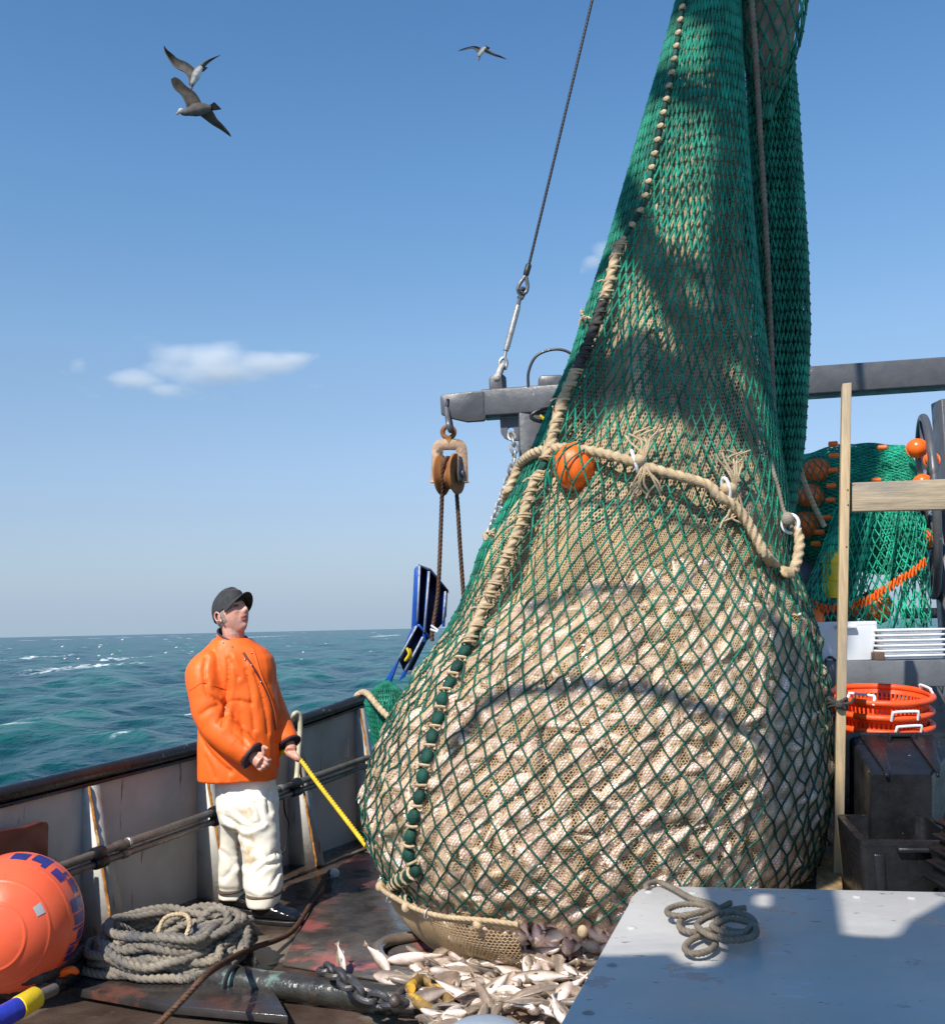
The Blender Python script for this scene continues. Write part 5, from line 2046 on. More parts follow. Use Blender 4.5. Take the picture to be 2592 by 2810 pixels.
fr = thing('wooden_frame', 'pale wooden post with a cross board nailed to it standing beside the net', 'frame', P(2300, 2420, 4.75))
q = MB()
ex = np.array([.024, .09, 0])
q.prism([P(2311, 1052, 4.75), P(2336, 1049, 4.75), P(2311, 2560, 4.75), P(2284, 2560, 4.75)], ex)
q.build('post', M['wood'], fr, smooth=False, bevel=.003)
q = MB()
q.prism([P(2337.5, 1324, 4.77), P(2660, 1312, 4.77), P(2660, 1396, 4.77), P(2337.5, 1404, 4.77)], np.array([.01, .04, 0]))
q.build('cross_board', M['woodh'], fr, smooth=False, bevel=.004)
for px, py in ((2325, 1344), (2326, 1385), (2322, 1500)):
    q = MB()
    q.ball(P(px, py, 4.748), (.004, .002, .004), 8, 5)
    q.build('nail', M['dark_steel'], fr)
q = MB()
zc = P(2301, 1932, 4.74)
for k in range(4):
    a = np.linspace(0, 2 * math.pi, 16, endpoint=False)
    q.rope(np.array([zc + np.array([.012, .05, 0]) + np.array([.034 * math.cos(x), .062 * math.sin(x), .010 * (k - 1.5) + .008 * math.sin(x * 2 + k)]) for x in a]), .0075, pitch=.03, closed=True)
q.tube(cat_rom([zc + [.02, -.02, .0], zc + [.045, -.03, .01], zc + [.055, -.03, .03]], 5), .006, 6)
q.ball(zc + [.0, -.01, -.005], (.02, .014, .018), 10, 8)
tag(q.build('cord_lashing', M['black_rope']), 'black cord lashing knotted round the wooden post by the baskets', 'cord')

# ---- bench with white tubs
bh = thing('bench', 'dark grey painted bench behind the orange baskets', 'bench', (P(2420, 1812, 5.9)[0], 6.2, 0))
q = MB()
q.prism([P(2258, 1813, 5.9), P(2680, 1813, 5.9), P(2680, 1884, 5.9), P(2260, 1884, 5.9)], (0, .05, 0))
q.build('front_board', M['grey_bench'], bh, smooth=False, bevel=.004)
zb = P(2420, 1812, 5.9)[2]
xl, xr = P(2258, 1813, 5.9)[0], P(2680, 1813, 5.9)[0]
q = MB()
q.box(((xl + xr) / 2, 6.3, zb - .02), (xr - xl, .69, .03))
q.build('bench_top', M['grey_bench'], bh, smooth=False)
for px in (2285, 2478, 2640):
    x = P(px, 1880, 5.97)[0]
    q = MB(); q.box((x, 6.0, (zb - .05) / 2), (.09, .09, zb - .05)); q.build('leg', M['grey_bench'], bh, smooth=False, bevel=.004)
q = MB()
q.tube(cat_rom([P(2262, 1880, 5.88), P(2262, 1830, 5.87), P(2268, 1808, 5.87), P(2280, 1804, 5.88), P(2292, 1812, 5.9)], 6), .008, 6)
tag(q.build('cable', M['black_rubber']), 'black cable looped over the left end of the grey bench', 'cable')


def tub(name, x0, x1, y0, y1, z0, z1, taper, m, label, cat, group=None, wall=.012, rim=.018, lug=True):
    cx, cy = (x0 + x1) / 2, (y0 + y1) / 2
    t = thing(name, label, cat, (cx, cy, z0), group)
    q = MB()

    def rr(k, z, w=0.):
        hx, hy = (x1 - x0) / 2 * k - w, (y1 - y0) / 2 * k - w
        rad = min(hx, hy) * .14
        pts = []
        for sx, sy, a0 in ((1, 1, 0), (-1, 1, 90), (-1, -1, 180), (1, -1, 270)):
            for a in (0, 30, 60, 90):
                pts.append((cx + sx * (hx - rad) + rad * math.cos(R(a0 + a)), cy + sy * (hy - rad) + rad * math.sin(R(a0 + a)), z))
        return pts
    q.loft([rr(taper, z0), rr(taper + (1 - taper) * .93, z1 - .05), rr(taper + (1 - taper) * .95, z1 - .02), rr(1, z1 - .02), rr(1, z1), rr(1, z1, rim), rr(taper, z0 + wall, wall)])
    q.build('tub_body', m, t, sharp=35)
    if lug:
        for sy in (-1, 1):
            q = MB()
            q.box((cx, cy + sy * ((y1 - y0) / 2 + .012), z1 - .03), ((x1 - x0) * .3, .03, .02))
            q.build('handle', m, t, smooth=False, bevel=.006)
    return t


wa, wb = P(2226, 1708, 6.0), P(2410, 1708, 6.0)
tub('white_bin', wa[0], wb[0], 6.0, 6.42, zb, wa[2], .84, M['white_plastic'], 'open white plastic fish bin on the grey bench behind the post', 'bin')
l0, l1 = P(2412, 1726, 5.98), P(2586, 1726, 5.98)
nl = 6
dz = (l0[2] - zb) / nl
for k in range(nl):
    x0, x1 = l0[0] + gf.uniform(-.006, .006), l1[0] + gf.uniform(-.006, .006)
    t = thing('white_tray', ['bottom white tray of the stack on the grey bench', 'second white tray from the bottom of the stack on the bench', 'third white tray from the bottom of the stack on the bench',
                             'fourth white tray from the bottom of the stack on the bench', 'white tray just under the top one of the stack', 'topmost white tray of the stack on the grey bench'][k], 'tray',
              ((x0 + x1) / 2, 6.15, zb + k * dz), 'white trays stacked on the bench')
    z = zb + k * dz
    q = MB()
    q.prism([(x0 + .02, 5.98, z), (x1 - .02, 5.98, z), (x1, 6.0, z), (x1, 6.34, z), (x0, 6.34, z), (x0, 6.0, z)], (0, 0, dz * .45))
    q.build('tray_body', M['white_plastic'], t, smooth=False, bevel=.004)
    q = MB()
    q.prism([(x0 - .003, 5.965, z + dz * .46), (x1 + .003, 5.965, z + dz * .46), (x1 + .02, 5.99, z + dz * .46), (x1 + .02, 6.35, z + dz * .46), (x0 - .02, 6.35, z + dz * .46), (x0 - .02, 5.99, z + dz * .46)], (0, 0, dz * .44))
    q.build('tray_rim', M['white_plastic'], t, smooth=False, bevel=.005)
q = MB()
w0 = P(2410, 1803, 5.93)
q.box((w0[0], 5.94, zb + .022), (.055, .06, .044))
tag(q.build('wood_block', mat('dark_wood', (.12, .07, .045), .7, var=.3), smooth=False, bevel=.003), 'small dark wood block beside the white tray stack', 'block')

q = MB()  # dark panel added to stand in for the black under the bench
q.box((2.75, 6.72, .62), (1.9, .06, 1.24))
tag(q.build('dark_fill_panel', M['dark_steel'], smooth=False, bevel=.01), 'dark panel added to fill the black gap under the bench', 'wall')

# ---- orange baskets
KX, KY = P(2411, 1905, 5.25)[0], 5.25
kz = P(2411, 1905, 5.25)[2]
kl = ['topmost orange plastic fish basket of the stack', 'middle orange plastic fish basket of the stack', 'lowest visible orange plastic fish basket of the stack', 'orange fish basket at the base of the stack behind the black tub']
hand = [[(2335, -1), (2483, 1)], [(2440, -1)], [(2449, -1)], []]
for k in range(4):
    z1 = kz - k * .0675
    x_, y_ = KX + (0, -.006, -.004, .0)[k], KY
    t = thing('fish_basket', kl[k], 'basket', (x_, y_, z1 - .2), 'orange baskets stacked in each other')
    q = MB()
    q.lathe([(.150, -.20), (.185, -.20), (.212, -.062), (.207, -.062), (.180, -.195), (.150, -.195)], (x_, y_, z1), None, 48, close=True)
    q.lathe([(.001, -.20), (.15, -.2), (.15, -.195), (.001, -.195)], (x_, y_, z1), None, 48)
    q.lathe([(.215, -.030), (.228, -.012), (.222, -.012), (.210, -.030)], (x_, y_, z1), None, 48, close=True)
    for i in range(64):
        a = 2 * math.pi * i / 64
        c, s = math.cos(a), math.sin(a)
        q.beam((x_ + .209 * c, y_ + .209 * s, z1 - .064), (x_ + .214 * c, y_ + .214 * s, z1 - .028), .011, .005, (c, s, 0))
    q.build('wall', M['orange_plastic'], t, sharp=50)
    q = MB()
    a = np.linspace(0, 2 * math.pi, 56, endpoint=False)
    q.tube(np.stack([x_ + .234 * np.cos(a), y_ + .234 * np.sin(a), z1 + 0 * a], 1), .0155, 10, closed=True)
    q.build('rim', M['orange_plastic'], t)
    for hp, sd_ in hand[k]:
        px_ = hp
        xw = (px_ - W0 / 2) / FPX * (5.25 + sd_ * .21)
        a = math.asin(max(-1, min(1, (xw - x_) / .238)))
        ca, sa = math.sin(a), (-1 if sd_ < 0 else 1) * math.cos(a)
        p = np.array([x_ + .238 * ca, y_ + .238 * sa, z1])
        e1 = np.array([-sa, ca, 0])
        tilt = np.array([ca, sa, 0]) * (.01 if k else -.02)
        q = MB()
        q.tube(cat_rom([p - e1 * .064 - UP * .008, p - e1 * .062 + UP * .026 + tilt, p - e1 * .05 + UP * .034 + tilt, p + e1 * .05 + UP * .034 + tilt, p + e1 * .062 + UP * .026 + tilt, p + e1 * .064 - UP * .008], 5), .0066, 8)
        q.build('handle', M['white_plastic'], t)
    t.rotation_euler.x = R(7)
    t.location.y += math.sin(R(7)) * .0675 * k
tub('fish_box', KX - .26, KX + .3, KY - .22, KY + .25, 0, kz - .0675 * 3 - .2, .95, M['black_plastic'], 'tall black fish box under the orange basket stack', 'box')

# ---- black tubs
t1 = thing('black_tote', 'black plastic tote lying on its side with its ribbed wall up', 'tote', (P(2460, 2200, 4.75)[0], 4.75, P(2460, 2270, 4.75)[2]))
q = MB()


def rrect(x0, x1, y0, y1, Y, rad=12):
    pts = []
    for cx_, cy_, a0 in ((x1 - rad, y1 - rad, 0), (x0 + rad, y1 - rad, 90), (x0 + rad, y0 + rad, 180), (x1 - rad, y0 + rad, 270)):
        for a in (0, 30, 60, 90):
            pts.append(P(cx_ + rad * math.cos(R(a0 + a)), cy_ + rad * math.sin(R(a0 + a)), Y))
    return pts


q.loft([rrect(2318, 2650, 2010, 2420, 4.98, 16), rrect(2318, 2650, 2010, 2420, 4.955, 16), rrect(2330, 2640, 2022, 2410, 4.95, 14), rrect(2336, 2634, 2030, 2400, 4.93), rrect(2384, 2562, 2118, 2330, 4.57, 12), rrect(2390, 2556, 2126, 2324, 4.55, 10)])
q.build('tote_body', M['black_plastic'], t1, sharp=35)
for xa, xb in ((2392, 2445), (2528, 2585)):
    q = MB()
    q.prism([P(xa - 34, 2026, 4.95), P(xb - 24, 2026, 4.95), P(xb - 2, 2120, 4.57), P(xb - 6, 2135, 4.53), P(xb - 16, 2135, 4.53), P(xb - 22, 2120, 4.57)], UP * .016)
    q.build('rib', M['black_plastic'], t1, smooth=False, bevel=.004)
q = MB()
q.tube(cat_rom([P(2440, 2020, 4.93), P(2440, 2058, 4.87), P(2446, 2062, 4.86), P(2500, 2062, 4.86), P(2506, 2058, 4.87), P(2506, 2020, 4.93)], 4), .009, 8)
q.build('handle', M['black_plastic'], t1)
q = MB()
q.prism([P(2436, 2012, 4.952), P(2512, 2012, 4.952), P(2512, 2022, 4.952), P(2436, 2022, 4.952)], (0, -.02, 0))
q.build('label_plate', M['black_plastic'], t1, smooth=False, bevel=.003)

zt = .72
fl_, bl_ = PZ(2386, 2312, zt), PZ(2322, 2238, zt)
t2 = tub('black_tub', fl_[0] - .02, fl_[0] + .36, fl_[1], bl_[1], .12, zt, .9, M['black_plastic'], 'open upright black tub in front of the tote lying on its side', 'tub', rim=.03)
q = MB()
q.prism([(fl_[0] + .03, fl_[1] - .004, zt - .05), (fl_[0] + .07, fl_[1] - .004, zt - .05), (fl_[0] + .07, fl_[1] + .015, .2), (fl_[0] + .05, fl_[1] + .015, .2)], (0, .02, 0))
q.build('rib', M['black_plastic'], t2, smooth=False, bevel=.004)
t2.rotation_euler.z = -R(10.5)
t2.location.x += .04
q = MB()
q.box((fl_[0] + .24, (fl_[1] + bl_[1]) / 2, .06), (.24, .36, .118))
tag(q.build('pallet_block', M['timber'], smooth=False, bevel=.006), 'low wooden block under the open black tub', 'block')

lvl = [(2402, 2528), (2364, 2538), (2328, 2546), (2292, 2554), (2254, 2560)]
for k, (py, px) in enumerate(lvl):
    a = P(px, py, 3.95)
    b = P(lvl[min(k + 1, 4)][1], lvl[min(k + 1, 4)][0], 3.75)
    t = thing('stacked_tub', ['bottom black tub of the nested stack at the right edge', 'second black tub up in the nested stack at the right edge', 'third black tub up in the nested stack at the right edge',
                              'black tub under the top one of the nested stack', 'top upturned black tub of the nested stack at the right edge'][k], 'tub', (a[0] + .2, 3.7, a[2] - .02), 'black tubs nested upside down at the right')
    q = MB()
    q.box((a[0] + .25, 3.7, a[2]), (.5, .5, .016))
    q.build('rim', M['black_plastic'], t, smooth=False, bevel=.006)
    h = (.038 if k < 4 else .19)
    x0 = a[0] + .02
    q = MB()
    dx = .012 if k < 4 else .06
    q.loft([[(x0, 3.47, a[2] + .009), (x0 + .46, 3.47, a[2] + .009), (x0 + .46, 3.93, a[2] + .009), (x0, 3.93, a[2] + .009)],
            [(x0 + dx, 3.47 + dx, a[2] + h), (x0 + .46 - dx, 3.47 + dx, a[2] + h), (x0 + .46 - dx, 3.93 - dx, a[2] + h), (x0 + dx, 3.93 - dx, a[2] + h)]])
    q.build('tub_body', M['black_plastic'], t, smooth=False, bevel=.006)
a = P(2528, 2402, 3.95)
q = MB()
q.box((a[0] + .27, 3.72, (a[2] - .012) / 2), (.44, .44, a[2] - .012))
tag(q.build('fish_box', M['black_plastic'], smooth=False, bevel=.01), 'black box carrying the nested black tubs at the right edge', 'box')

# ---- net reel
NR = P(2545, 1390, 6.9)
nax = unit(np.array([-.945, .32, .0]))
n1 = unit(np.cross(nax, UP))
reel = thing('net_reel', 'dark steel net reel with a spoked end wheel behind the bench', 'net reel', (NR[0] - .4, NR[1] + .15, 0))
q = MB()
a = np.linspace(0, 2 * math.pi, 64, endpoint=False)
q.tube(np.array([NR + .585 * (math.cos(x) * n1 + math.sin(x) * UP) for x in a]), .026, 10, closed=True)
q.build('end_wheel', M['dark_steel'], reel)
for k in range(6):
    x = k * math.pi / 3 + .5
    q = MB(); q.beam(NR, NR + .58 * (math.cos(x) * n1 + math.sin(x) * UP), .05, .03, nax); q.build('spoke', M['dark_steel'], reel, smooth=False)
q = MB(); q.tube(np.array([NR - nax * .1, NR + nax * 1.5]), .13, 20); q.build('drum', M['dark_steel'], reel)
q = MB(); q.tube(np.array([NR - nax * .03, NR + nax * .03]), .2, 24); q.build('hub', M['dark_steel'], reel)
for t_ in (-.09, 1.45):
    q = MB()
    c = NR + nax * t_
    q.beam((c[0], c[1], 0), (c[0], c[1], c[2] + .1), .12, .12, (0, 1, 0))
    q.build('stand', M['dark_steel'], reel, smooth=False)
# rope wound by the flange
# net on the reel
BRIGHT = lambda s: np.ones((len(np.atleast_1d(s)), 3)) * np.array([1.9, 1.75, 1.7])
wn_ = thing('reel_net', 'green trawl net heaped over the reel and draped down with orange lacing', 'fishing net', (NR[0] - .5, NR[1], 1.2))


def SR(u, s, h=0.):
    th = 2 * math.pi * np.asarray(u)
    f = np.asarray(s)
    r = .40 + .03 * np.sin(f * 9) - .07 * np.exp(-((f - .78) / .10) ** 2) + .018 * np.sin(3 * th + f * 6) + .012 * np.sin(7 * th - f * 11)
    r = r * np.clip((f + .03) / .06, .15, 1) ** .3
    d = np.sin(th)[..., None] * n1 + np.cos(th)[..., None] * UP
    return NR + nax * (.07 + f[..., None] * 1.55) + d * (r + np.asarray(h))[..., None], d


uu, ss_ = np.meshgrid(np.linspace(0, 1, 60, endpoint=False), np.linspace(0, 1.1, 50), indexing='ij')
q = MB()
q.grid(SR(uu, ss_, -.035 + .012 * np.sin(uu * 90) * np.sin(ss_ * 60))[0], cu=True)
q.build('bunched_core', M['green2'], wn_, sharp=0)
for dh, L_ in ((.0, .024), (-.018, .02)):
    green_net('netting', 88, .0, 1.1, lambda u, s, h=0.: SR(u, s, h), lambda u, s: dh + .006 * np.sin(u * 70 + s * 30), .0030, wn_, .1, Lbar=L_, circ=lambda s: 2 * math.pi * .36, knots=False, colf=BRIGHT)


def sheet(name, top, bot, NC, Lbar, r, fold=.05, tw=0., colf=None, sag=0.):
    T = resample(cat_rom(top, 6), .02)
    B = resample(cat_rom(bot, 6), .02)
    Lh = np.linalg.norm(T.mean(0) - B.mean(0))
    x = np.linspace(0, 1, 60)
    T = np.stack([np.interp(x, np.linspace(0, 1, len(T)), T[:, k]) for k in range(3)], 1)
    B = np.stack([np.interp(x, np.linspace(0, 1, len(B)), B[:, k]) for k in range(3)], 1)

    def f(u, s, h=0.):
        u_, v = np.clip(np.asarray(u), 0, 1), np.clip(np.asarray(s) / Lh, 0, 1.02)
        p = np.stack([np.interp(u_, x, T[:, k]) * (1 - v) + np.interp(u_, x, B[:, k]) * v for k in range(3)], -1)
        p[..., 1] += fold * np.sin(u_ * 26 + 2 * v) * (.4 + .6 * v) - sag * np.sin(np.pi * v)
        p[..., 0] += fold * .4 * np.sin(u_ * 19 + 3 * v)
        n = np.zeros_like(p)
        n[..., 1] = -1
        return p + n * np.asarray(h)[..., None], n
    wd = lambda s: np.linalg.norm(T[-1] - T[0]) * (1 - s / Lh) + np.linalg.norm(B[-1] - B[0]) * s / Lh
    return green_net(name, NC, 0, Lh, f, lambda u, s: 0 * u, r, wn_, tw, Lbar=Lbar, circ=wd, u0=0., u1=.985, colf=colf or BRIGHT), f


YD = 6.42
sheet('draped_netting', [P(2290, 1395, YD), P(2320, 1360, YD - .02), P(2400, 1380, YD - .03), P(2520, 1400, YD)], [P(2190, 1660, YD - .05), P(2280, 1668, YD - .05), P(2400, 1640, YD - .05), P(2540, 1560, YD)], 26, .05, .0042)
sheet('draped_netting', [P(2310, 1400, YD + .1), P(2360, 1390, YD + .1), P(2440, 1390, YD + .1), P(2530, 1420, YD + .08)], [P(2230, 1640, YD + .05), P(2300, 1650, YD + .05), P(2420, 1620, YD + .05), P(2545, 1570, YD + .1)], 30, .045, .0042)
sheet('draped_netting', [P(2195, 1665, YD - .05), P(2290, 1668, YD - .05), P(2400, 1645, YD - .05), P(2545, 1560, YD)], [P(2205, 1745, YD), P(2300, 1745, YD), P(2420, 1750, YD), P(2560, 1735, YD)], 22, .055, .0042)
sheet('draped_netting', [P(2480, 1400, YD), P(2545, 1420, YD)], [P(2470, 1745, YD), P(2560, 1740, YD)], 9, .05, .004, .03)
for path_ in ([(2212, 1655), (2240, 1662), (2270, 1672), (2302, 1665)], [(2330, 1660), (2380, 1648), (2420, 1622), (2460, 1598), (2500, 1572), (2540, 1540)]):
    p = resample(cat_rom([P(x, y, YD - .09) for x, y in path_], 8), .014)
    z = np.zeros_like(p)
    z[:, 2] = .028 * np.where(np.arange(len(p)) % 2 == 0, 1, -1) * gf.uniform(.6, 1.2, len(p))
    q = MB()
    q.tube(p + z, .0065, 6)
    q.tube(p - z * .8 + [0, .012, 0], .006, 6)
    q.build('orange_lacing', M['orange_float'], wn_)
q = MB()
q.rope(cat_rom([P(2194, 1285, 6.42), P(2210, 1330, 6.4), P(2232, 1385, 6.38), P(2262, 1445, 6.35)], 8), .0165, pitch=.08)
tag(q.build('rope', M['tan_rope']), 'short tan rope slanting across the netted floats on the reel', 'rope')


def float_(px, py, r, Y, label, m='orange_float', grp='floats caught in the reel net'):
    c = P(px, py, Y)
    q = MB()
    q.ball(c, r / FPX * Y, 28, 18)
    a = np.linspace(0, 2 * math.pi, 40, endpoint=False)
    q.tube(np.array([c + r / FPX * Y * 1.0 * (math.cos(x) * np.array([.9, -.43, 0]) + math.sin(x) * np.array([.1, .2, .97])) for x in a]), .006, 6, closed=True)
    tag(q.build('float', M[m]), label, 'float', grp)


float_(2515, 1230, 27, 6.55, 'bare orange float on top of the reel net by the wheel')
float_(2530, 1324, 23, 6.5, 'orange float just above the cross board by the wheel')
float_(2556, 1262, 20, 6.75, 'orange float beyond the spokes of the end wheel')
float_(2240, 1292, 38, 6.84, 'upper netted orange float at the left side of the reel')
float_(2222, 1362, 36, 6.80, 'middle netted orange float at the left side of the reel')
float_(2205, 1440, 38, 6.78, 'lower netted orange float beside the tan rope eye')
float_(2535, 1480, 28, 6.6, 'orange float under netting below the cross board')
float_(2402, 1665, 42, 6.5, 'large orange float in net mesh above the white trays')
float_(2345, 1668, 26, 6.52, 'orange float tucked beside the large one next to the post')
float_(2228, 1702, 30, 6.3, 'orange float low between the bag and the white bin')
for k in range(10):
    px, py = [(2285, 1218), (2287, 1250), (2285, 1290), (2280, 1333), (2278, 1372), (2268, 1420), (2248, 1460), (2238, 1492), (2420, 1228), (2404, 1318)][k]
    q = MB()
    c = P(px, py, 6.66 if k < 8 else 6.6)
    q.tube(np.array([c + nax * .03, c + nax * .024, c - nax * .024, c - nax * .03]), [.008, .017, .017, .008], 10)
    tag(q.build('line_float', M['orange_float']), 'small orange rod float strung on the net between the post and the bag', 'float', 'small rod floats on the reel net')
for px, py, r, Y in ((2240, 1292, 38, 6.84), (2222, 1362, 36, 6.80), (2205, 1440, 38, 6.78), (2402, 1665, 42, 6.5), (2535, 1480, 28, 6.6), (2345, 1668, 26, 6.52)):
    fc, frd = P(px, py, Y), r / FPX * Y * 1.05

    def FS_(u, s, h=0., fc=fc, frd=frd):
        th = 2 * math.pi * np.asarray(u)
        ph_ = np.clip(np.asarray(s) / frd, .08, 3.06)
        n = np.stack([np.cos(th) * np.sin(ph_), np.sin(th) * np.sin(ph_) + 0 * ph_, np.cos(ph_) + 0 * th], -1)
        return fc + n * (frd + .004 + np.asarray(h))[..., None] if np.ndim(h) else fc + n * (frd + .004), n
    green_net('float_netting', 12, .1 * frd, 3.04 * frd, FS_, lambda u, s: 0 * u, .0030, wn_, .15, Lbar=.05, circ=lambda s, frd=frd: 2 * math.pi * frd * max(.2, math.sin(min(3.0, s / frd))), knots=False)
c = P(2284, 1578, 6.44)
q = MB()
q.lathe([(.001, -.14), (.05, -.14), (.062, -.11), (.062, -.05), (.05, -.035), (.062, -.02), (.062, .05), (.05, .065), (.062, .08), (.06, .13), (.03, .15), (.001, .15)], c, None, 24)
tag(q.build('float', M['yellow_plastic']), 'yellow ribbed float hanging behind the draped green net', 'float')
q = MB()  # dark sheet added behind the draped net where it shows black
q.prism([P(2180, 1480, 6.95), P(2350, 1500, 6.95), P(2350, 1740, 6.95), P(2180, 1740, 6.95)], (0, .05, 0))
q.build('dark_backing', M['dark_steel'], reel, smooth=False)
q = MB()
q.beam(P(2470, 1684, 8.3), P(2660, 1681, 8.2), .08, .08)
tag(q.build('stern_rail', M['pipe'], smooth=False, bevel=.02), 'brown stern rail seen under the net reel', 'rail')
q = MB()
q.rope(cat_rom([P(2536, 1290, 6.75), P(2546, 1350, 6.73), P(2551, 1420, 6.72), P(2548, 1500, 6.72), P(2540, 1560, 6.73)], 8), .014, pitch=.07)
tag(q.build('rope', mat('blue_grey_rope', (.16, .2, .27), .8, var=.3, vs=20)), 'blue grey rope hanging inside the wheel of the reel', 'rope')

# ---- green netting bundled over the far end of the rail
ge = thing('rail_netting', 'bright green netting bundled over the far end of the bulwark rail', 'netting', bp(1060, 1960, .1))


def SG_(u, s, h=0.):
    th = 2 * math.pi * np.asarray(u)
    s = np.asarray(s)
    cx = np.interp(s, [0, .12, .3, .5, .62], [1060, 1060, 1070, 1085, 1100])
    hw = np.interp(s, [0, .05, .12, .3, .5, .62], [5, 38, 58, 52, 42, 34])
    cy = 1868 + s / .62 * 300
    out = np.zeros(th.shape + (3,))
    Yb = 7.75
    d = fwd + ((cx - W0 / 2) / FPX)[..., None] * rt + ((H0 / 2 - cy) / FPX)[..., None] * up
    c = EYE + d * (Yb / d[..., 1])[..., None]
    w = hw / FPX * Yb * (1 + .05 * np.sin(3 * th + 9 * s))
    n = np.stack([np.sin(th), -np.cos(th), 0 * th], -1)
    return c + np.stack([w * np.sin(th), -w * .8 * np.cos(th), 0 * th], -1) + n * np.asarray(h)[..., None], n


uu, ss_ = np.meshgrid(np.linspace(0, 1, 50, endpoint=False), np.linspace(0, .62, 50), indexing='ij')
q = MB()
q.grid(SG_(uu, ss_, -.012 + .006 * np.sin(uu * 60 + ss_ * 40))[0], cu=True)
q.build('bunched_core', M['green2'], ge, sharp=0)
green_net('netting', 46, 0., .62, SG_, lambda u, s: .004 + 0 * u, .0032, ge, .1, Lbar=.03, circ=lambda s: .75, knots=False)
q = MB()
q.rope(cat_rom([bp(972, 1922, -.03), bp(980, 1908, -.01), bp(995, 1900, .03), P(1010, 1906, 7.55), P(1030, 1930, 7.4), P(1055, 1958, 7.3), P(1085, 1985, 7.25)], 8), .024, pitch=.12)
tag(q.build('rope', M['tan_rope']), 'thick tan rope tied from the rail end across the green netting', 'rope')
# ================================================================ the fisherman
DM = 6.0
PXM = DM / FPX
man = thing('person', 'fisherman in orange oilskin jacket, cream trousers and black cap looking up at the net', 'person', P(690, 2485, 6.0) * np.array([1, 1, 0]))


def remesh(mb, voxel, smooth=2):
    me = mb.mesh('tmp')
    o = bpy.data.objects.new('tmp', me)
    COL.objects.link(o)
    r = o.modifiers.new('r', 'REMESH')
    r.mode = 'VOXEL'
    r.voxel_size = voxel
    if smooth:
        s = o.modifiers.new('s', 'SMOOTH')
        s.factor = .5
        s.iterations = smooth
    dg = bpy.context.evaluated_depsgraph_get()
    ev = o.evaluated_get(dg)
    m2 = ev.to_mesh()
    n = len(m2.vertices)
    V = np.empty(n * 3, np.float32)
    m2.vertices.foreach_get('co', V)
    Nn = np.empty(n * 3, np.float32)
    m2.vertices.foreach_get('normal', Nn)
    F3, F4 = [], []
    for p in m2.polygons:
        v = list(p.vertices)
        (F4 if len(v) == 4 else F3).append(v)
    ev.to_mesh_clear()
    bpy.data.objects.remove(o)
    bpy.data.meshes.remove(me)
    F = [np.array(F4)] + ([np.array(F3)] if F3 else [])
    return V.reshape(-1, 3).astype(float), Nn.reshape(-1, 3).astype(float), F


def nz(p):
    return np.array([mnoise.noise(Vector(q)) for q in p])


def ell(cx, py, hw, dep, d=DM, n=24, p=2.3, yaw=0.):
    c = P(cx, py, d)
    a = np.linspace(0, 2 * math.pi, n, endpoint=False)
    ca, sa = np.cos(a), np.sin(a)
    x = np.sign(ca) * np.abs(ca) ** (2 / p) * hw * PXM
    y = np.sign(sa) * np.abs(sa) ** (2 / p) * dep
    return np.stack([c[0] + x * math.cos(yaw) - y * math.sin(yaw), c[1] + x * math.sin(yaw) + y * math.cos(yaw), c[2] + 0 * x], 1)


def hitter(V, F):
    b = BVHTree.FromPolygons([tuple(v) for v in V], [list(map(int, r)) for q in F for r in q])

    def hit(px, py, off=.004):
        d = ray(px, py)
        d = d / np.linalg.norm(d)
        loc, n, i, t = b.ray_cast(Vector(EYE), Vector(d))
        if loc is None:
            loc, n, i, t = b.find_nearest(Vector(P(px, py, DM - .15)))
        return np.array(loc) + np.array(n) * off, np.array(n)
    return hit


# ---------------- jacket
jk = MB()
rows = [(1752, 636, 50, .085), (1768, 640, 66, .10), (1785, 644, 88, .118), (1806, 642, 106, .135), (1835, 640, 114, .150), (1880, 645, 108, .155), (1950, 652, 108, .162), (2010, 654, 107, .166), (2080, 653, 107, .170), (2120, 653, 107, .172), (2139, 653, 107, .172)]
jk.loft([ell(c, y, h, dp) for y, c, h, dp in rows][::-1])
SH_R, EL_R, CU_R = P(561, 1848, 5.91), P(590, 1982, 5.85), P(688, 2072, 5.77)
ar = cat_rom([P(590, 1810, 5.95), SH_R, P(570, 1920, 5.87), EL_R, P(636, 2032, 5.80), CU_R], 7)
t = np.linspace(0, 1, len(ar))
jk.tube(ar, np.interp(t, [0, .2, .4, .6, .8, 1], [.085, .104, .098, .097, .086, .074]), 20)
SH_L, EL_L, CU_L = P(706, 1838, 6.14), P(745, 1945, 6.14), P(793, 2038, 6.03)
al = cat_rom([P(686, 1806, 6.1), SH_L, P(725, 1890, 6.16), EL_L, P(771, 1995, 6.08), CU_L], 7)
jk.tube(al, np.interp(t, [0, .2, .4, .6, .8, 1], [.07, .086, .082, .080, .072, .062]), 20)
JV, JN, JF = remesh(jk, .0085, 6)
# folds: long creases falling from the shoulders, broken by short ones at the elbows
wp = np.stack([nz(JV * 2.5), nz(JV * 2.5 + 7), nz(JV * 2.5 + 13)], 1) * .22
q1 = (JV + wp) * np.array([8.5, 8.5, 2.2])
r1 = (1 - np.abs(nz(q1)) * 1.6)
q2 = (JV + wp * 1.2) * np.array([5.0, 5.0, 9.0])
r2 = (1 - np.abs(nz(q2 + 31)) * 1.6)
delb = np.minimum(np.linalg.norm(JV - EL_R, axis=1), np.linalg.norm(JV - P(600, 1900, 5.85), axis=1))
we = np.clip(1.25 - delb / .22, 0, 1)
d1 = nz(q1 * .45 + 3) * .012
d2 = nz(q2 * .5 + 5) * .012
disp = d1 * (1 - .6 * we) + d2 * we + nz(JV * 14) * .002
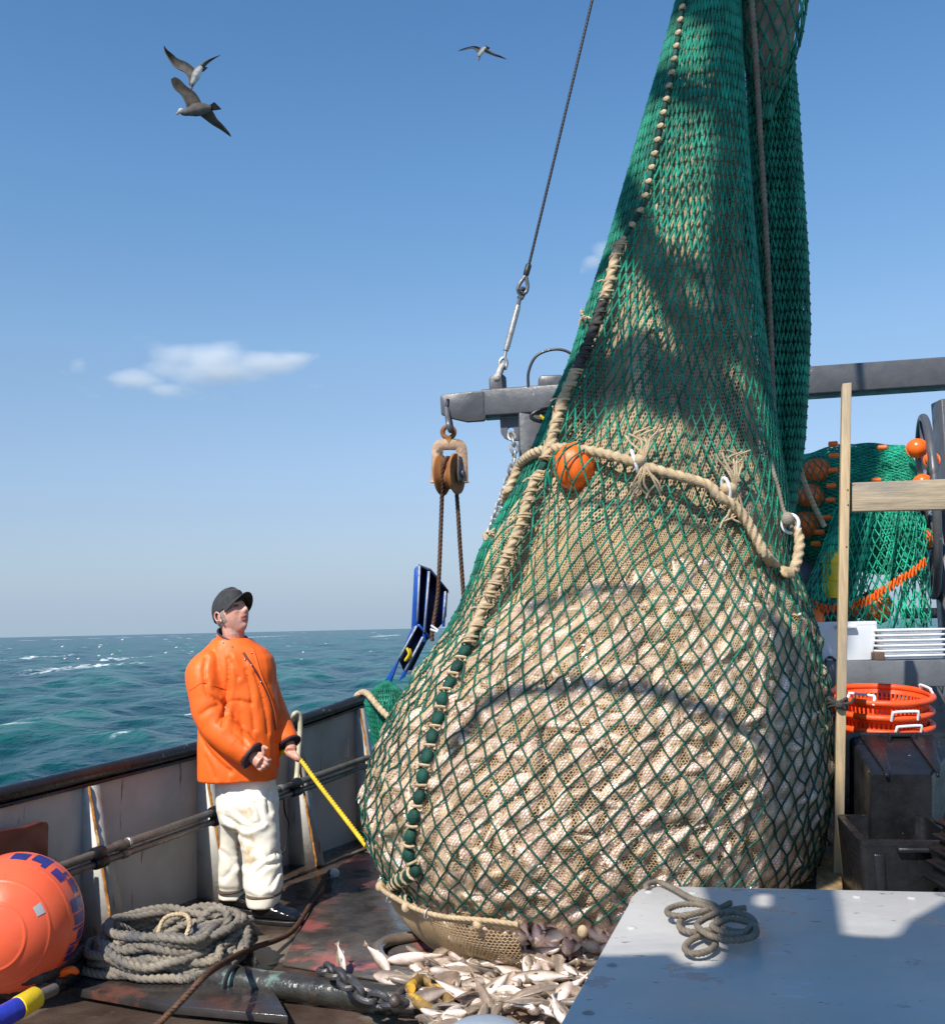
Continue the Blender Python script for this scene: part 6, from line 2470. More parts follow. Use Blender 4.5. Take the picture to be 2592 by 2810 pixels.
# keep the neckline calm
disp *= np.clip((P(640, 1760, DM)[2] - JV[:, 2]) / .08, .15, 1)
# waist hem flares a little
JV0, jh0 = JV.copy(), hitter(JV, JF)
# the creases the oilskin shows: (photo polyline, depth, width)
for pl_, dp_, wd_ in ((((627, 1808), (628, 1850), (624, 1900), (617, 1950), (611, 1990)), .022, .012),
                      (((566, 1806), (560, 1840), (563, 1872)), .012, .012), (((590, 1790), (600, 1830), (622, 1892)), .007, .016),
                      (((637, 1818), (647, 1842), (655, 1860)), .014, .009), (((676, 1838), (688, 1890), (692, 1940), (698, 2000)), .014, .012),
                      (((563, 1875), (568, 1905), (590, 1918), (616, 1934), (620, 1966)), .017, .010), (((618, 1930), (650, 1924), (688, 1930)), .012, .011),
                      (((548, 1962), (575, 1945), (600, 1936)), .012, .014), (((598, 1982), (615, 1960), (640, 1974)), .014, .009),
                      (((546, 2016), (570, 2056), (600, 2092), (632, 2118)), .020, .012), (((566, 2080), (580, 2110), (590, 2135)), .009, .014),
                      (((700, 1850), (716, 1900), (728, 1960), (734, 2010)), .010, .012), (((660, 1960), (668, 2010), (672, 2040)), .009, .014),
                      (((735, 1900), (752, 1940), (768, 1990)), .010, .012), (((640, 2010), (664, 2026), (684, 2050)), .007, .010)):
    cp = np.array([jh0(x, y, 0)[0] for x, y in cat_rom(np.c_[np.array(pl_, float), np.zeros(len(pl_))], 7)[:, :2]])
    dmin = np.full(len(JV0), 9.)
    for c_ in cp:
        dmin = np.minimum(dmin, np.linalg.norm(JV0 - c_, axis=1))
    sd_ = np.sign(JV0[:, 0] - np.interp(JV0[:, 2], np.sort(cp[:, 2]), cp[np.argsort(cp[:, 2]), 0]))
    disp += -.85 * dp_ * np.exp(-(dmin / (.8 * wd_)) ** 1.4) + (.35 * dp_ * np.exp(-((dmin - 2.2 * wd_) / (2.2 * wd_)) ** 2)) * (sd_ > 0)
JV = JV + JN * disp[:, None]
jm = MB()
jm.add(JV, JF)
jacket = jm.build('jacket', M['jacket'], man, sharp=0)
jh = hitter(JV, JF)


def strip(name, pts, w, m, parent, off=.004, n=6, th=.006):
    hp = [jh(x, y, off) for x, y in cat_rom(np.c_[np.array(pts, float), np.zeros(len(pts))], n)[:, :2]]
    p = np.array([h[0] for h in hp])
    p = np.stack([np.convolve(np.pad(p[:, k], 3, 'edge'), np.ones(7) / 7, 'valid') for k in range(3)], 1)
    q = MB()
    q.tube(p, w, 8, flat=th / w if th else 1)
    return q.build(name, m, parent)


strip('placket', [(664, 1786), (690, 1824), (716, 1866), (738, 1915), (750, 1965), (756, 2010)], .007, M['jacket_dark'], jacket, -.001, th=None)
strip('front_flap', [(688, 1776), (700, 1800), (712, 1846), (730, 1890), (748, 1940), (756, 1990), (760, 2040), (762, 2090), (764, 2128)], .008, M['jacket'], jacket, .001, th=None)
strip('yoke_seam', [(518, 1896), (532, 1888), (548, 1876), (560, 1872), (575, 1878), (600, 1886), (620, 1892)], .003, M['jacket'], jacket, .001, th=None)
strip('cuff_seam', [(652, 2022), (640, 2040), (622, 2068)], .0028, M['jacket'], jacket, .001, th=None)
for px, py in ((603, 1750), (637, 1775), (672, 1810), (690, 1826), (716, 1872), (690, 1792)):
    p, n = jh(px, py, .003)
    q = MB()
    q.ball(p, .0055, 8, 6)
    q.build('snap', M['brass'], jacket)


def cuff(path, r, name):
    t = unit(path[-1] - path[-3])
    a = unit(np.cross(t, UP))
    b = np.cross(a, t)
    th = np.linspace(0, 2 * math.pi, 30, endpoint=False)
    q = MB()
    q.tube(np.array([path[-1] + t * .006 + r * (math.cos(x) * a + math.sin(x) * b) for x in th]), .0085, 8, closed=True)
    q.build(name, M['cuff_dark'], jacket)
    q = MB()
    q.add(np.array([path[-1] + t * .009 + r * (math.cos(x) * a + math.sin(x) * b) for x in th]), [np.arange(30)])
    q.build('cuff_opening', M['cuff_dark'], jacket, smooth=False)


cuff(ar, .073, 'cuff_binding')
cuff(al, .061, 'cuff_binding')

# ---------------- head frame
YAW = R(56)
Fh = np.array([math.sin(YAW), -math.cos(YAW), 0])
tiltu = R(29)
HF = unit(Fh * math.cos(tiltu) + UP * math.sin(tiltu))
HR = unit(np.cross(HF, UP))
HU = np.cross(HR, HF)
HA = np.array([HR, HF, HU]) * 1.05
HC = P(636, 1688, DM - .01)


def hw(p):
    return HC + np.asarray(p) @ HA


collar = MB()
th = np.linspace(0, 2 * math.pi, 40)
cc = P(636, 1757, DM + .01)
gap = np.linspace(R(28), R(332), 40)
rows_ = []
for k_, (rr2, dz) in enumerate(((.098, -.030), (.090, .012), (.086, .030), (.080, .028), (.082, -.02))):
    rows_.append(np.array([cc + (rr2 + .012 * math.cos(x)) * (math.cos(x) * Fh + math.sin(x) * np.cross(UP, Fh)) * np.array([1, 1, 0]) + UP * (dz - .042 * math.cos(x) - .004) for x in gap]))
collar.grid(np.array(rows_))
cl = collar.build('collar', M['jacket'], jacket)
q = MB()
q.tube(rows_[2] + UP * .001, .006, 8)
q.grid(np.array([rows_[3] + UP * .0, rows_[4] - UP * .02]) * 1.0 + np.zeros(3))
q.build('collar_lining', M['cuff_dark'], cl)
q = MB()
q.loft([ell(650, 1780, 40, .075, DM - .02), ell(646, 1768, 38, .074, DM - .02), ell(642, 1757, 33, .068, DM - .015)])
q.build('shirt', M['cuff_dark'], man)

# ---------------- body (one continuous skin): head, neck, torso, arms, hands, legs
bd = MB()
nu, nvv = 72, 56
az = np.linspace(0, 2 * math.pi, nu, endpoint=False)
po_ = np.linspace(.02, math.pi - .02, nvv)
A_, B_ = np.meshgrid(az, po_, indexing='ij')
X = .077 * np.sin(B_) * np.cos(A_)
Y = .097 * np.sin(B_) * np.sin(A_)
Z = .122 * np.cos(B_)
lowk = np.clip(-Z / .122, 0, 1)
X *= 1 - .26 * lowk ** 1.6
Y = np.where(Y < 0, Y * (1 - .30 * lowk), Y * (1 - .04 * lowk))


def ga(cx, cz, sx, sz):
    return np.exp(-((X - cx) / sx) ** 2 - ((Z - cz) / sz) ** 2) * (Y > 0)


dY = .020 * ga(0, -.012, .011, .030) + .012 * ga(0, -.030, .013, .012) + .006 * ga(.012, -.036, .008, .008) + .006 * ga(-.012, -.036, .008, .008)
dY += .006 * ga(0, .030, .05, .010) - .012 * ga(.031, .012, .016, .012) - .012 * ga(-.031, .012, .016, .012)
dY += .006 * ga(.031, .010, .011, .009) + .006 * ga(-.031, .010, .011, .009)
dY += .0075 * ga(0, -.058, .020, .0055) + .009 * ga(0, -.071, .018, .0065) - .007 * ga(0, -.0645, .022, .0028) - .004 * ga(0, -.083, .02, .007)
dY += .015 * ga(0, -.104, .022, .015) - .005 * ga(.034, -.045, .010, .022) - .005 * ga(-.034, -.045, .010, .022) + .005 * ga(.05, -.015, .018, .018) + .005 * ga(-.05, -.015, .018, .018)
G = HC + np.stack([X, Y + dY, Z], -1) @ HA
bd.grid(G, cu=True)
bd.f.append((np.arange(nu) * nvv)[None])
bd.f.append((np.arange(nu)[::-1] * nvv + nvv - 1)[None])
for s_ in (-1, 1):
    # ear: rim, bowl and lobe
    ec = np.array([s_ * .080, -.012, -.012])
    a = np.linspace(R(-60), R(235), 16)
    rim_ = np.array([ec + [s_ * .010, -.004 + .019 * math.cos(x) * -1, .010 + .026 * math.sin(x)] for x in a])
    bd.tube(hw(rim_), .0055, 8)
    bd.ball(hw(ec + [s_ * -.001, 0, .004]), (.006, .016, .026), 12, 8, HA)
    bd.ball(hw(ec + [s_ * .008, .008, -.022]), (.006, .008, .010), 10, 7, HA)
nk = cat_rom([hw([0, -.025, -.03]), hw([0, -.035, -.09]), P(640, 1772, DM + .01), P(642, 1800, DM + .02)], 5)
bd.tube(nk, np.linspace(.058, .066, len(nk)), 18)
bd.loft([ell(c, y, h * .7, dp * .7) for y, c, h, dp in rows[1:]][::-1])
tt = np.linspace(0, 1, len(ar))
for pth in (ar, al):
    bd.tube(pth, np.interp(tt, [0, .3, .6, 1], [.06, .05, .045, .030]), 12)


def finger(m, pts, r0, r1):
    p = cat_rom(pts, 5)
    m.tube(p, np.linspace(r0, r1, len(p)), 8)
    m.ball(p[-1], r1 * 1.02, 8, 6)
    m.ball(p[0], r0, 8, 6)


# right hand, loosely curled below its cuff
w0 = P(694, 2078, 5.755)
hf = unit(P(722, 2096, 5.74) - P(690, 2074, 5.755))
hs = unit(P(714, 2050, 5.75) - P(690, 2090, 5.75))
hn = unit(np.cross(hs, hf))
if hn[1] > 0:
    hn = -hn
bd.tube(np.array([ar[-4], ar[-1], w0 + hf * .01]), [.03, .029, .027], 12)
bd.tube(np.array([w0 - hf * .01, w0 + hf * .02, w0 + hf * .055]), [.025, .033, .038], 14, flat=1)
for k in range(4):
    o_ = hs * (.031 - .0205 * k)
    L_ = (.034, .038, .035, .028)[k]
    b_ = w0 + hf * (.058 - .004 * abs(k - 1)) + o_
    finger(bd, [b_, b_ + hf * L_ * .8 + hn * .008, b_ + hf * (L_ * .95) - hn * .020, b_ + hf * (L_ * .5) - hn * .036, b_ + hf * .006 - hn * .032], .0100, .0082)
tb_ = w0 + hf * .015 + hs * .030 + hn * .006
finger(bd, [tb_, tb_ + hf * .028 + hs * .016, P(722, 2050, 5.735), P(733, 2054, 5.73)], .0125, .0092)
# left hand gripping the yellow rope
RA, RB = P(806, 2070, 6.0), P(978, 2292, 5.55)
rdir = unit(RB - RA)
w1 = al[-1] + unit(al[-1] - al[-3]) * .02
gc = P(802, 2072, 5.995)
rdir0 = unit(P(850, 2104, 5.93) - P(770, 2062, 6.02))
bd.tube(np.array([al[-4], al[-1], w1]), [.03, .028, .027], 12)
pv = unit(gc - w1)
side = unit(np.cross(rdir0, pv))
if side[1] > 0:
    side = -side
bd.tube(np.array([w1, w1 + pv * .02 - side * -.0, gc - pv * .012 + side * .022]), [.026, .033, .030], 14)
for k in range(4):
    c = gc + rdir0 * (.030 - .020 * k)
    rad = .0225
    pts = [c + rad * (math.cos(x) * side + math.sin(x) * (-pv)) for x in (R(60), R(0), R(-60), R(-125), R(-175))]
    finger(bd, pts, .0098, .0080)
tb2 = gc + rdir0 * .035 + side * .015 - pv * .02
finger(bd, [tb2, gc + rdir0 * .052 + side * .018, gc + rdir0 * .055 - side * .004 + pv * .012, gc + rdir0 * .045 - side * .02 + pv * .012], .011, .009)
# legs inside the trousers
for pts in ([P(700, 2150, 5.98), P(712, 2300, 5.94), P(724, 2440, 5.90), P(724, 2485, 5.88)], [P(655, 2150, 6.04), P(640, 2300, 6.08), P(636, 2430, 6.14), P(638, 2462, 6.15)]):
    p = cat_rom(pts, 5)
    bd.tube(p, np.linspace(.065, .04, len(p)), 14)
BV, BNn, BF = remesh(bd, .0042, 2)
hl = (BV - HC) @ HA.T / 1.05 ** 2
col = np.zeros((len(BV), 3)) + np.array([.62, .30, .215])
near = np.linalg.norm(hl, axis=1) < .19
col[near] *= (1 + .18 * nz(BV[near] * 25))[:, None]
lip = near & (np.abs(hl[:, 0]) < .024) & (hl[:, 2] < -.053) & (hl[:, 2] > -.078) & (hl[:, 1] > .07)
col[lip] = (.48, .16, .13)
gapm = near & (np.abs(hl[:, 0]) < .021) & (np.abs(hl[:, 2] + .0645) < .0024) & (hl[:, 1] > .07)
col[gapm] = (.12, .035, .03)
stub = near & (hl[:, 2] < -.05) & (hl[:, 1] > -.02) & ~lip
col[stub] = col[stub] * .82 + np.array([.05, .05, .05])
eye = near & (np.abs(np.abs(hl[:, 0]) - .031) < .010) & (np.abs(hl[:, 2] - .010) < .0042) & (hl[:, 1] > .06)
col[eye] = (.06, .05, .05)
brow = near & (np.abs(np.abs(hl[:, 0]) - .031) < .019) & (np.abs(hl[:, 2] - .031) < .004) & (hl[:, 1] > .06)
col[brow] = (.2, .14, .1)
side_h = near & (hl[:, 1] < .012) & (hl[:, 2] > -.035) & (hl[:, 1] > -.2) & (np.abs(hl[:, 0]) < .083)
col[side_h] = col[side_h] * .45 + np.array([.30, .27, .25]) * .55
bm = MB()
bm.add(BV, BF, None)
cc4 = np.ones((len(BV), 4))
cc4[:, :3] = col
bm.c = [cc4]
bm.build('body', M['skin'], man, sharp=0)

# short grey hair at the back and sides
q = MB()
az2 = np.linspace(R(168), R(372), 40)
po2 = np.linspace(R(58), R(112), 14)
A_, B_ = np.meshgrid(az2, po2, indexing='ij')
X2 = .0795 * np.sin(B_) * np.cos(A_)
Y2_ = .0995 * np.sin(B_) * np.sin(A_)
Z2 = .122 * np.cos(B_)
lk = np.clip(-Z2 / .122, 0, 1)
X2 *= 1 - .26 * lk ** 1.6
Y2_ = np.where(Y2_ < 0, Y2_ * (1 - .28 * lk), Y2_)
Gh = HC + np.stack([X2, Y2_, Z2], -1) @ HA
q.grid(Gh)
q.build('hair', M['hair'], man, sharp=0)

# ---------------- cap
capo = MB()
ca_ = np.linspace(0, 2 * math.pi, 48, endpoint=False)
pb = np.linspace(.03, R(97), 18)
A_, B_ = np.meshgrid(ca_, pb, indexing='ij')


def cap_pt(A_, B_, k=1.0):
    fr_ = np.clip(np.sin(A_), 0, 1)
    sq = 1 + .10 * fr_ * np.sin(B_ * 1.3) ** 2 * (B_ < 2)
    x = .0855 * np.sin(B_) ** .85 * np.cos(A_) * k
    y = (.106 * np.sin(B_) ** .85 * np.sin(A_) * sq - .004) * k
    z = .030 + (.108 + .014 * fr_ * np.sin(2 * B_)) * np.cos(B_) * k + .012 * np.sin(A_) * np.sin(B_)
    return HC + np.stack([x, y, z], -1) @ HA


capo.grid(cap_pt(A_, B_), cu=True)
capo.f.append((np.arange(48) * 18)[None])
capo.grid(cap_pt(A_, B_, .975)[::-1], cu=True)
ct = capo.build('cap', M['cap'], man, sharp=60)
q = MB()
vu = np.linspace(R(22), R(158), 26)
vv = np.linspace(0, 1, 8)
U_, V_2 = np.meshgrid(vu, vv, indexing='ij')
ext = .058 * np.sin((U_ - R(22)) / R(136) * math.pi) ** .55
rx_, ry_ = .085 + .25 * 0, .108
xx = rx_ * np.cos(U_) * (1 + V_2 * .06)
yy = ry_ * np.sin(U_) + V_2 * ext - .004
zz_ = .030 + .010 - V_2 * .004 - 6.0 * xx ** 2 * (.45 + V_2 * .55) + .012 * np.sin(U_)
for dz in (0, -.0045):
    g_ = HC + np.stack([xx, yy, zz_ + dz], -1) @ HA
    q.grid(g_ if dz == 0 else g_[::-1])
e0 = HC + np.stack([xx[:, -1], yy[:, -1], zz_[:, -1]], -1) @ HA
q.tube(e0 - HU * .00225, .0032, 6)
q.build('visor', M['cap'], ct, sharp=60)
q = MB()
q.ball(cap_pt(np.array(0.), np.array(.0), 1.02), .007, 10, 6)
q.build('button', M['cap'], ct)
q = MB()


def stitch(a0, b0, a1, b1, r=.0016):
    A2, B2 = np.linspace(R(a0), R(a1), 5), np.linspace(R(b0), R(b1), 5)
    q.tube(cap_pt(A2, B2, 1.012), r, 5)


# faint worn embroidery: an arc of small letters above a boat outline
for k in range(12):
    a = 118 - k * 6.5
    b = 42 - 5 * math.sin(math.pi * (k + .5) / 12)
    if k == 3 or k == 10:
        continue
    stitch(a, b, a, b + 6, .0012)
    stitch(a, b + (0 if k % 2 else 6), a - 3.2, b + (1 if k % 3 else 6), .0012)
    if k % 2:
        stitch(a - 3.2, b, a - 3.2, b + 6, .0011)
stitch(112, 60, 100, 63, .0022); stitch(100, 63, 76, 59, .0020); stitch(76, 59, 62, 60, .0016); stitch(112, 66, 80, 66, .0016); stitch(94, 60, 92, 54, .0012); stitch(110, 70, 92, 68, .0016)
stitch(112, 60, 108, 67, .0014)
q.build('embroidery', M['thread'], ct)

# ---------------- trousers
tr = MB()
tr.loft([ell(668, 2098, 74, .115), ell(672, 2146, 80, .128), ell(680, 2200, 84, .138), ell(684, 2250, 76, .13), ell(686, 2275, 60, .10)])
near_leg = [(2180, 702, 54, .118, 5.97), (2240, 710, 52, .108, 5.95), (2300, 712, 51, .102, 5.93), (2345, 717, 52, .102, 5.91), (2400, 722, 51, .102, 5.89), (2432, 724, 51, .112, 5.88), (2445, 725, 45, .10, 5.88), (2462, 724, 44, .10, 5.88), (2486, 722, 38, .098, 5.88)]
far_leg = [(2180, 655, 52, .112, 6.04), (2240, 650, 42, .10, 6.06), (2285, 641, 35, .095, 6.09), (2330, 637, 34, .095, 6.11), (2395, 636, 36, .10, 6.13), (2422, 637, 37, .105, 6.14), (2432, 638, 34, .09, 6.14), (2446, 639, 37, .095, 6.15), (2462, 639, 37, .10, 6.15)]
for lg in (near_leg, far_leg):
    tr.loft([ell(c, y, h, dp, d) for y, c, h, dp, d in lg])
TV, TN, TF = remesh(tr, .010, 3)
wp = np.stack([nz(TV * 3.), nz(TV * 3. + 9), nz(TV * 3. + 17)], 1) * .20
r1 = np.clip(1 - np.abs(nz((TV + wp) * np.array([4.0, 4.0, 8.0]) + 3)) * 1.7, 0, 1) ** 3
r2 = np.clip(1 - np.abs(nz((TV + wp) * np.array([8.0, 8.0, 2.6]) + 23)) * 1.7, 0, 1) ** 3
zk = np.clip(1.2 - np.abs(TV[:, 2] - .42) / .40, 0, 1)
TV = TV + TN * ((r1 * .004 - .002) * (.3 + .7 * zk) + nz(TV * 4.5) * .014)[:, None]
TV0, th0 = TV.copy(), hitter(TV, TF)
dsp = np.zeros(len(TV))
for pl_, dp_, wd_ in ((((622, 2246), (650, 2262), (680, 2274), (706, 2262)), .020, .012), (((640, 2215), (660, 2240), (690, 2262)), .010, .012), (((700, 2205), (712, 2230), (718, 2262)), .014, .010),
                      (((655, 2290), (657, 2340), (660, 2400), (664, 2430)), .016, .011), (((664, 2376), (690, 2372), (716, 2360)), .011, .012), (((706, 2398), (730, 2376), (760, 2370)), .015, .010),
                      (((736, 2352), (756, 2338), (774, 2342)), .014, .011), (((742, 2436), (756, 2410), (768, 2388)), .013, .010), (((604, 2335), (622, 2350), (642, 2372)), .006, .014),
                      (((612, 2412), (628, 2398), (640, 2380)), .007, .013), (((668, 2300), (690, 2310), (705, 2325)), .006, .014),
                      (((690, 2424), (700, 2440), (712, 2448)), .010, .010), (((640, 2168), (676, 2176), (705, 2166)), .008, .014), (((742, 2170), (735, 2200), (738, 2230)), .012, .012)):
    cp = np.array([th0(x, y, 0)[0] for x, y in cat_rom(np.c_[np.array(pl_, float), np.zeros(len(pl_))], 7)[:, :2]])
    dmin = np.full(len(TV0), 9.)
    for c_ in cp:
        dmin = np.minimum(dmin, np.linalg.norm(TV0 - c_, axis=1))
    low_ = TV0[:, 2] < np.interp(TV0[:, 0], np.sort(cp[:, 0]), cp[np.argsort(cp[:, 0]), 2])
    dsp += -dp_ * np.exp(-(dmin / (.8 * wd_)) ** 1.4) + .5 * dp_ * np.exp(-((dmin - 2.1 * wd_) / (1.8 * wd_)) ** 2) * low_
TV = TV + TN * dsp[:, None]
q = MB()
q.add(TV, TF)
trs = q.build('trousers', M['trousers'], man, sharp=0)
for (c, y, h, d) in ((725, 2446, 44, 5.88), (638, 2433, 36, 6.14)):
    q = MB()
    for k in range(2):
        e = ell(c, y + 2 + k * 4, h, .100, d, 40)
        q.tube(e + np.c_[np.zeros(40), np.zeros(40), .006 * np.sin(np.linspace(0, 6.28, 40) + k)], .0065, 6, closed=True)
    q.build('ankle_cord', mat('dark_elastic', (.12, .09, .06), .8, var=.3), trs)

# ---------------- boots
for (hx, hy, d0, tx, ty, d1, lx) in ((716, 2496, 5.87, 838, 2497, 5.80, 0), (628, 2468, 6.15, 706, 2470, 6.06, 0)):
    h_, t_ = P(hx, hy, d0), P(tx, ty, d1)
    h_[2] = t_[2] = 0
    dv = unit(t_ - h_)
    sv_ = np.array([-dv[1], dv[0], 0])
    Lb = .30
    c0_ = h_ - dv * .055
    sec = [(.0, .022, .055), (.03, .040, .095), (.09, .047, .125), (.13, .048, .112), (.18, .050, .085), (.23, .052, .072), (.27, .046, .060), (.295, .026, .040), (.302, .010, .022)]
    q = MB()
    rings = []
    a = np.linspace(0, 2 * math.pi, 20, endpoint=False)
    for x, w, hgt in sec:
        ca, sa = np.cos(a), np.sin(a)
        yy_ = np.sign(ca) * np.abs(ca) ** .75 * w
        zz2 = .022 + (hgt - .022) / 2 + np.sign(sa) * np.abs(sa) ** .8 * (hgt - .022) / 2
        rings.append(c0_ + dv * x + sv_ * yy_[:, None] + UP * zz2[:, None])
    q.loft(rings)
    q.tube(np.array([c0_ + dv * .06 + UP * .10, c0_ + dv * .06 + UP * .19, c0_ + dv * .062 + UP * .27]), [.050, .052, .056], 18)
    BV2, BN2, BF2 = remesh(q, .008, 3)
    BV2 = BV2 + BN2 * (np.clip(1 - np.abs(nz(BV2 * 14)) * 2, 0, 1) ** 3 * .006 * (BV2[:, 2] > .05))[:, None]
    q = MB()
    q.add(BV2, BF2)
    bt_ = q.build('boot', M['boot'], man, sharp=0)
    q = MB()
    out_ = np.array([c0_ + dv * x + sv_ * w * 1.04 for x, w, _ in sec] + [c0_ + dv * x - sv_ * w * 1.04 for x, w, _ in sec[::-1]])
    q.prism(out_ + UP * .001, UP * .024)
    q.build('sole', M['black_rubber'], bt_, smooth=False, bevel=.004)

# ---------------- yellow rope in the left hand
q = MB()
q.rope(cat_rom([P(765, 2075, 6.05), P(772, 2064, 6.02), P(790, 2062, 6.005), gc, P(826, 2088, 5.965), P(860, 2134, 5.88), P(900, 2186, 5.78), P(945, 2244, 5.66), P(985, 2296, 5.55), P(1005, 2322, 5.48)], 8), .0135, pitch=.062, depth=.2)
tag(q.build('rope', M['yellow_rope']), 'yellow rope running from the fisherman hand down to the net bag', 'rope')
# ================================================================ gulls
def gull(label, d, body, rb, wings, tail, beak, cols):
    """body: [(px,py,dd)] head to rump; wings: list of (lead pts, trail pts) root to tip; all in photo pixels with depth offsets in metres"""
    cb, cbel, cw, ctip, ctail, chead = [np.array(c) for c in cols]
    m = MB()
    k = d / FPX

    def W_(p):
        return P(p[0], p[1], d + (p[2] if len(p) > 2 else 0))
    p = cat_rom([W_(q) for q in body], 5)
    r = np.interp(np.linspace(0, 1, len(p)), np.linspace(0, 1, len(rb)), np.array(rb) * k)
    S = 14
    t, u, w = frames(p)
    a = np.linspace(0, 2 * math.pi, S, endpoint=False)
    G = p[:, None] + r[:, None, None] * (np.cos(a)[None, :, None] * u[:, None] + np.sin(a)[None, :, None] * w[:, None])
    up_ = ((G - p[:, None])[..., 2] / (np.abs((G - p[:, None])[..., 2]).max() + 1e-9))[..., None]
    f = np.clip(.5 - up_ * .9, 0, 1)
    c = cb * (1 - f) + cbel * f
    hd = np.clip(1 - np.linspace(0, 1, len(p)) / .26, 0, 1)[:, None, None]
    c = c * (1 - np.clip(hd * 2, 0, 1)) + chead * np.clip(hd * 2, 0, 1)
    m.grid(G, cv=True, col=c)
    n0 = len(p) * S
    m.f.append(np.arange(S)[None][:, ::-1])
    m.f.append(np.arange(n0 - S, n0)[None])
    for lead, trail in wings:
        A = cat_rom([W_(q) for q in lead], 6)
        B = cat_rom([W_(q) for q in trail], 6)
        x = np.linspace(0, 1, len(A))
        nrm = unit(np.cross(A[-1] - A[0], B[len(B) // 2] - A[len(A) // 2]))
        v = np.linspace(0, 1, 7)
        th = .03 * (1 - .85 * x)[:, None] * np.sin(np.pi * np.clip(v, .02, .98)[None]) ** .7 * (1.3 - v)[None]
        cam_ = A[:, None] * (1 - v)[None, :, None] + B[:, None] * v[None, :, None]
        arch = .05 * np.sin(np.pi * v)[None, :, None] * (1 - x)[:, None, None]
        top = cam_ + nrm * (th[..., None] + arch)
        bot = cam_ + nrm * (-th[..., None] * .3 + arch)
        ff = np.clip((x - .38) / .35, 0, 1)[:, None, None]
        tr_ = np.clip((v - .6) / .4, 0, 1)[None, :, None]
        cc = (cw * (1 - .45 * tr_)) * (1 - ff) + ctip * ff
        pl_ = np.sin(x * 70)[:, None, None] * .12 * tr_
        cc = np.clip(cc * (1 + pl_), 0, 1)
        m.grid(top, col=cc)
        m.grid(bot[::-1], col=cc[::-1] * .9)
        m.tube(A, np.linspace(.022, .004, len(A)), 7, col=cw * .9)
    T = [W_(q) for q in tail]
    nt = unit(np.cross(T[1] - T[0], T[2] - T[0]))
    V = np.array(T + [q + nt * .015 for q in T])
    kk = len(T)
    i = np.arange(kk)
    j = (i + 1) % kk
    m.add(V, [i[::-1], i + kk, np.stack([i, j, j + kk, i + kk], 1)], np.broadcast_to(ctail, (2 * kk, 3)))
    b = [W_(q) for q in beak]
    m.tube(np.array([b[0], (b[0] + b[1]) / 2, b[1]]), np.array([4.2, 3.2, .8]) * k, 8, col=(.28, .22, .16))
    o = m.build('gull', M['gull'], sharp=50)
    return tag(o, label, 'gull', 'gulls flying over the deck')


GREY = ((.16, .145, .13), (.62, .60, .56), (.13, .115, .10), (.004, .004, .004), (.012, .011, .01), (.10, .09, .08))
BROWN = ((.09, .08, .07), (.13, .115, .10), (.085, .075, .062), (.04, .036, .03), (.010, .009, .008), (.55, .50, .44))
gull('brown winged gull in profile below the other, its beak pointing to the open sea', 15.0,
     [(489, 307), (496, 304), (504, 308), (514, 308), (532, 302), (550, 299), (568, 297), (580, 298)], [2, 8.5, 9, 9.5, 18, 18.5, 13, 7],
     [([(516, 296), (511, 280), (498, 258), (480, 243), (472, 228), (469, 216)], [(556, 292), (548, 272), (534, 252), (512, 236), (494, 218), (480, 210)]),
      ([(550, 313, .1), (566, 326, .15), (584, 340, .2), (606, 354, .3), (622, 366, .35), (634, 375, .4)], [(580, 298, .1), (588, 312, .15), (596, 326, .2), (608, 338, .3), (622, 354, .35), (632, 368, .4)])],
     [(567, 293), (588, 279), (607, 298), (590, 301), (572, 302)], [(490, 309), (481, 314)], BROWN)
gull('white bellied gull flying just above the brown gull with one dark wing raised', 16.5,
     [(525, 241), (527, 232), (531, 222), (537, 208), (543, 196), (549, 188), (554, 183)], [2, 5.5, 9, 13, 12, 9, 6],
     [([(522, 231), (519, 212), (508, 197), (484, 185), (468, 168), (453, 143), (449, 126)], [(538, 192), (530, 184), (512, 170), (488, 160), (474, 148), (458, 135), (451, 125)]),
      ([(552, 180, .3), (562, 170, .5), (580, 160, .9), (604, 150, 1.2)], [(556, 178, .3), (568, 169, .5), (584, 160, .9), (604, 151, 1.2)])],
     [(549, 184), (556, 181), (569, 184), (560, 193), (552, 197)], [(526, 240), (525, 245)], GREY)
gull('small distant gull gliding alone with wings spread beside the dark stay wire', 26.0,
     [(1313, 160), (1314, 154), (1317, 147), (1322, 140), (1328, 133), (1333, 130)], [1.5, 4.5, 7, 7.5, 6, 4],
     [([(1310, 141), (1302, 133), (1292, 131), (1275, 135), (1264, 138), (1256, 139)], [(1318, 130), (1306, 126), (1294, 126), (1278, 130), (1266, 134), (1257, 138)]),
      ([(1328, 139), (1340, 145), (1356, 152), (1372, 157), (1388, 162)], [(1337, 135), (1346, 139), (1358, 146), (1374, 153), (1389, 161)])],
     [(1328, 131), (1331, 124), (1344, 130), (1339, 136)], [(1313, 159), (1312, 166)], GREY)
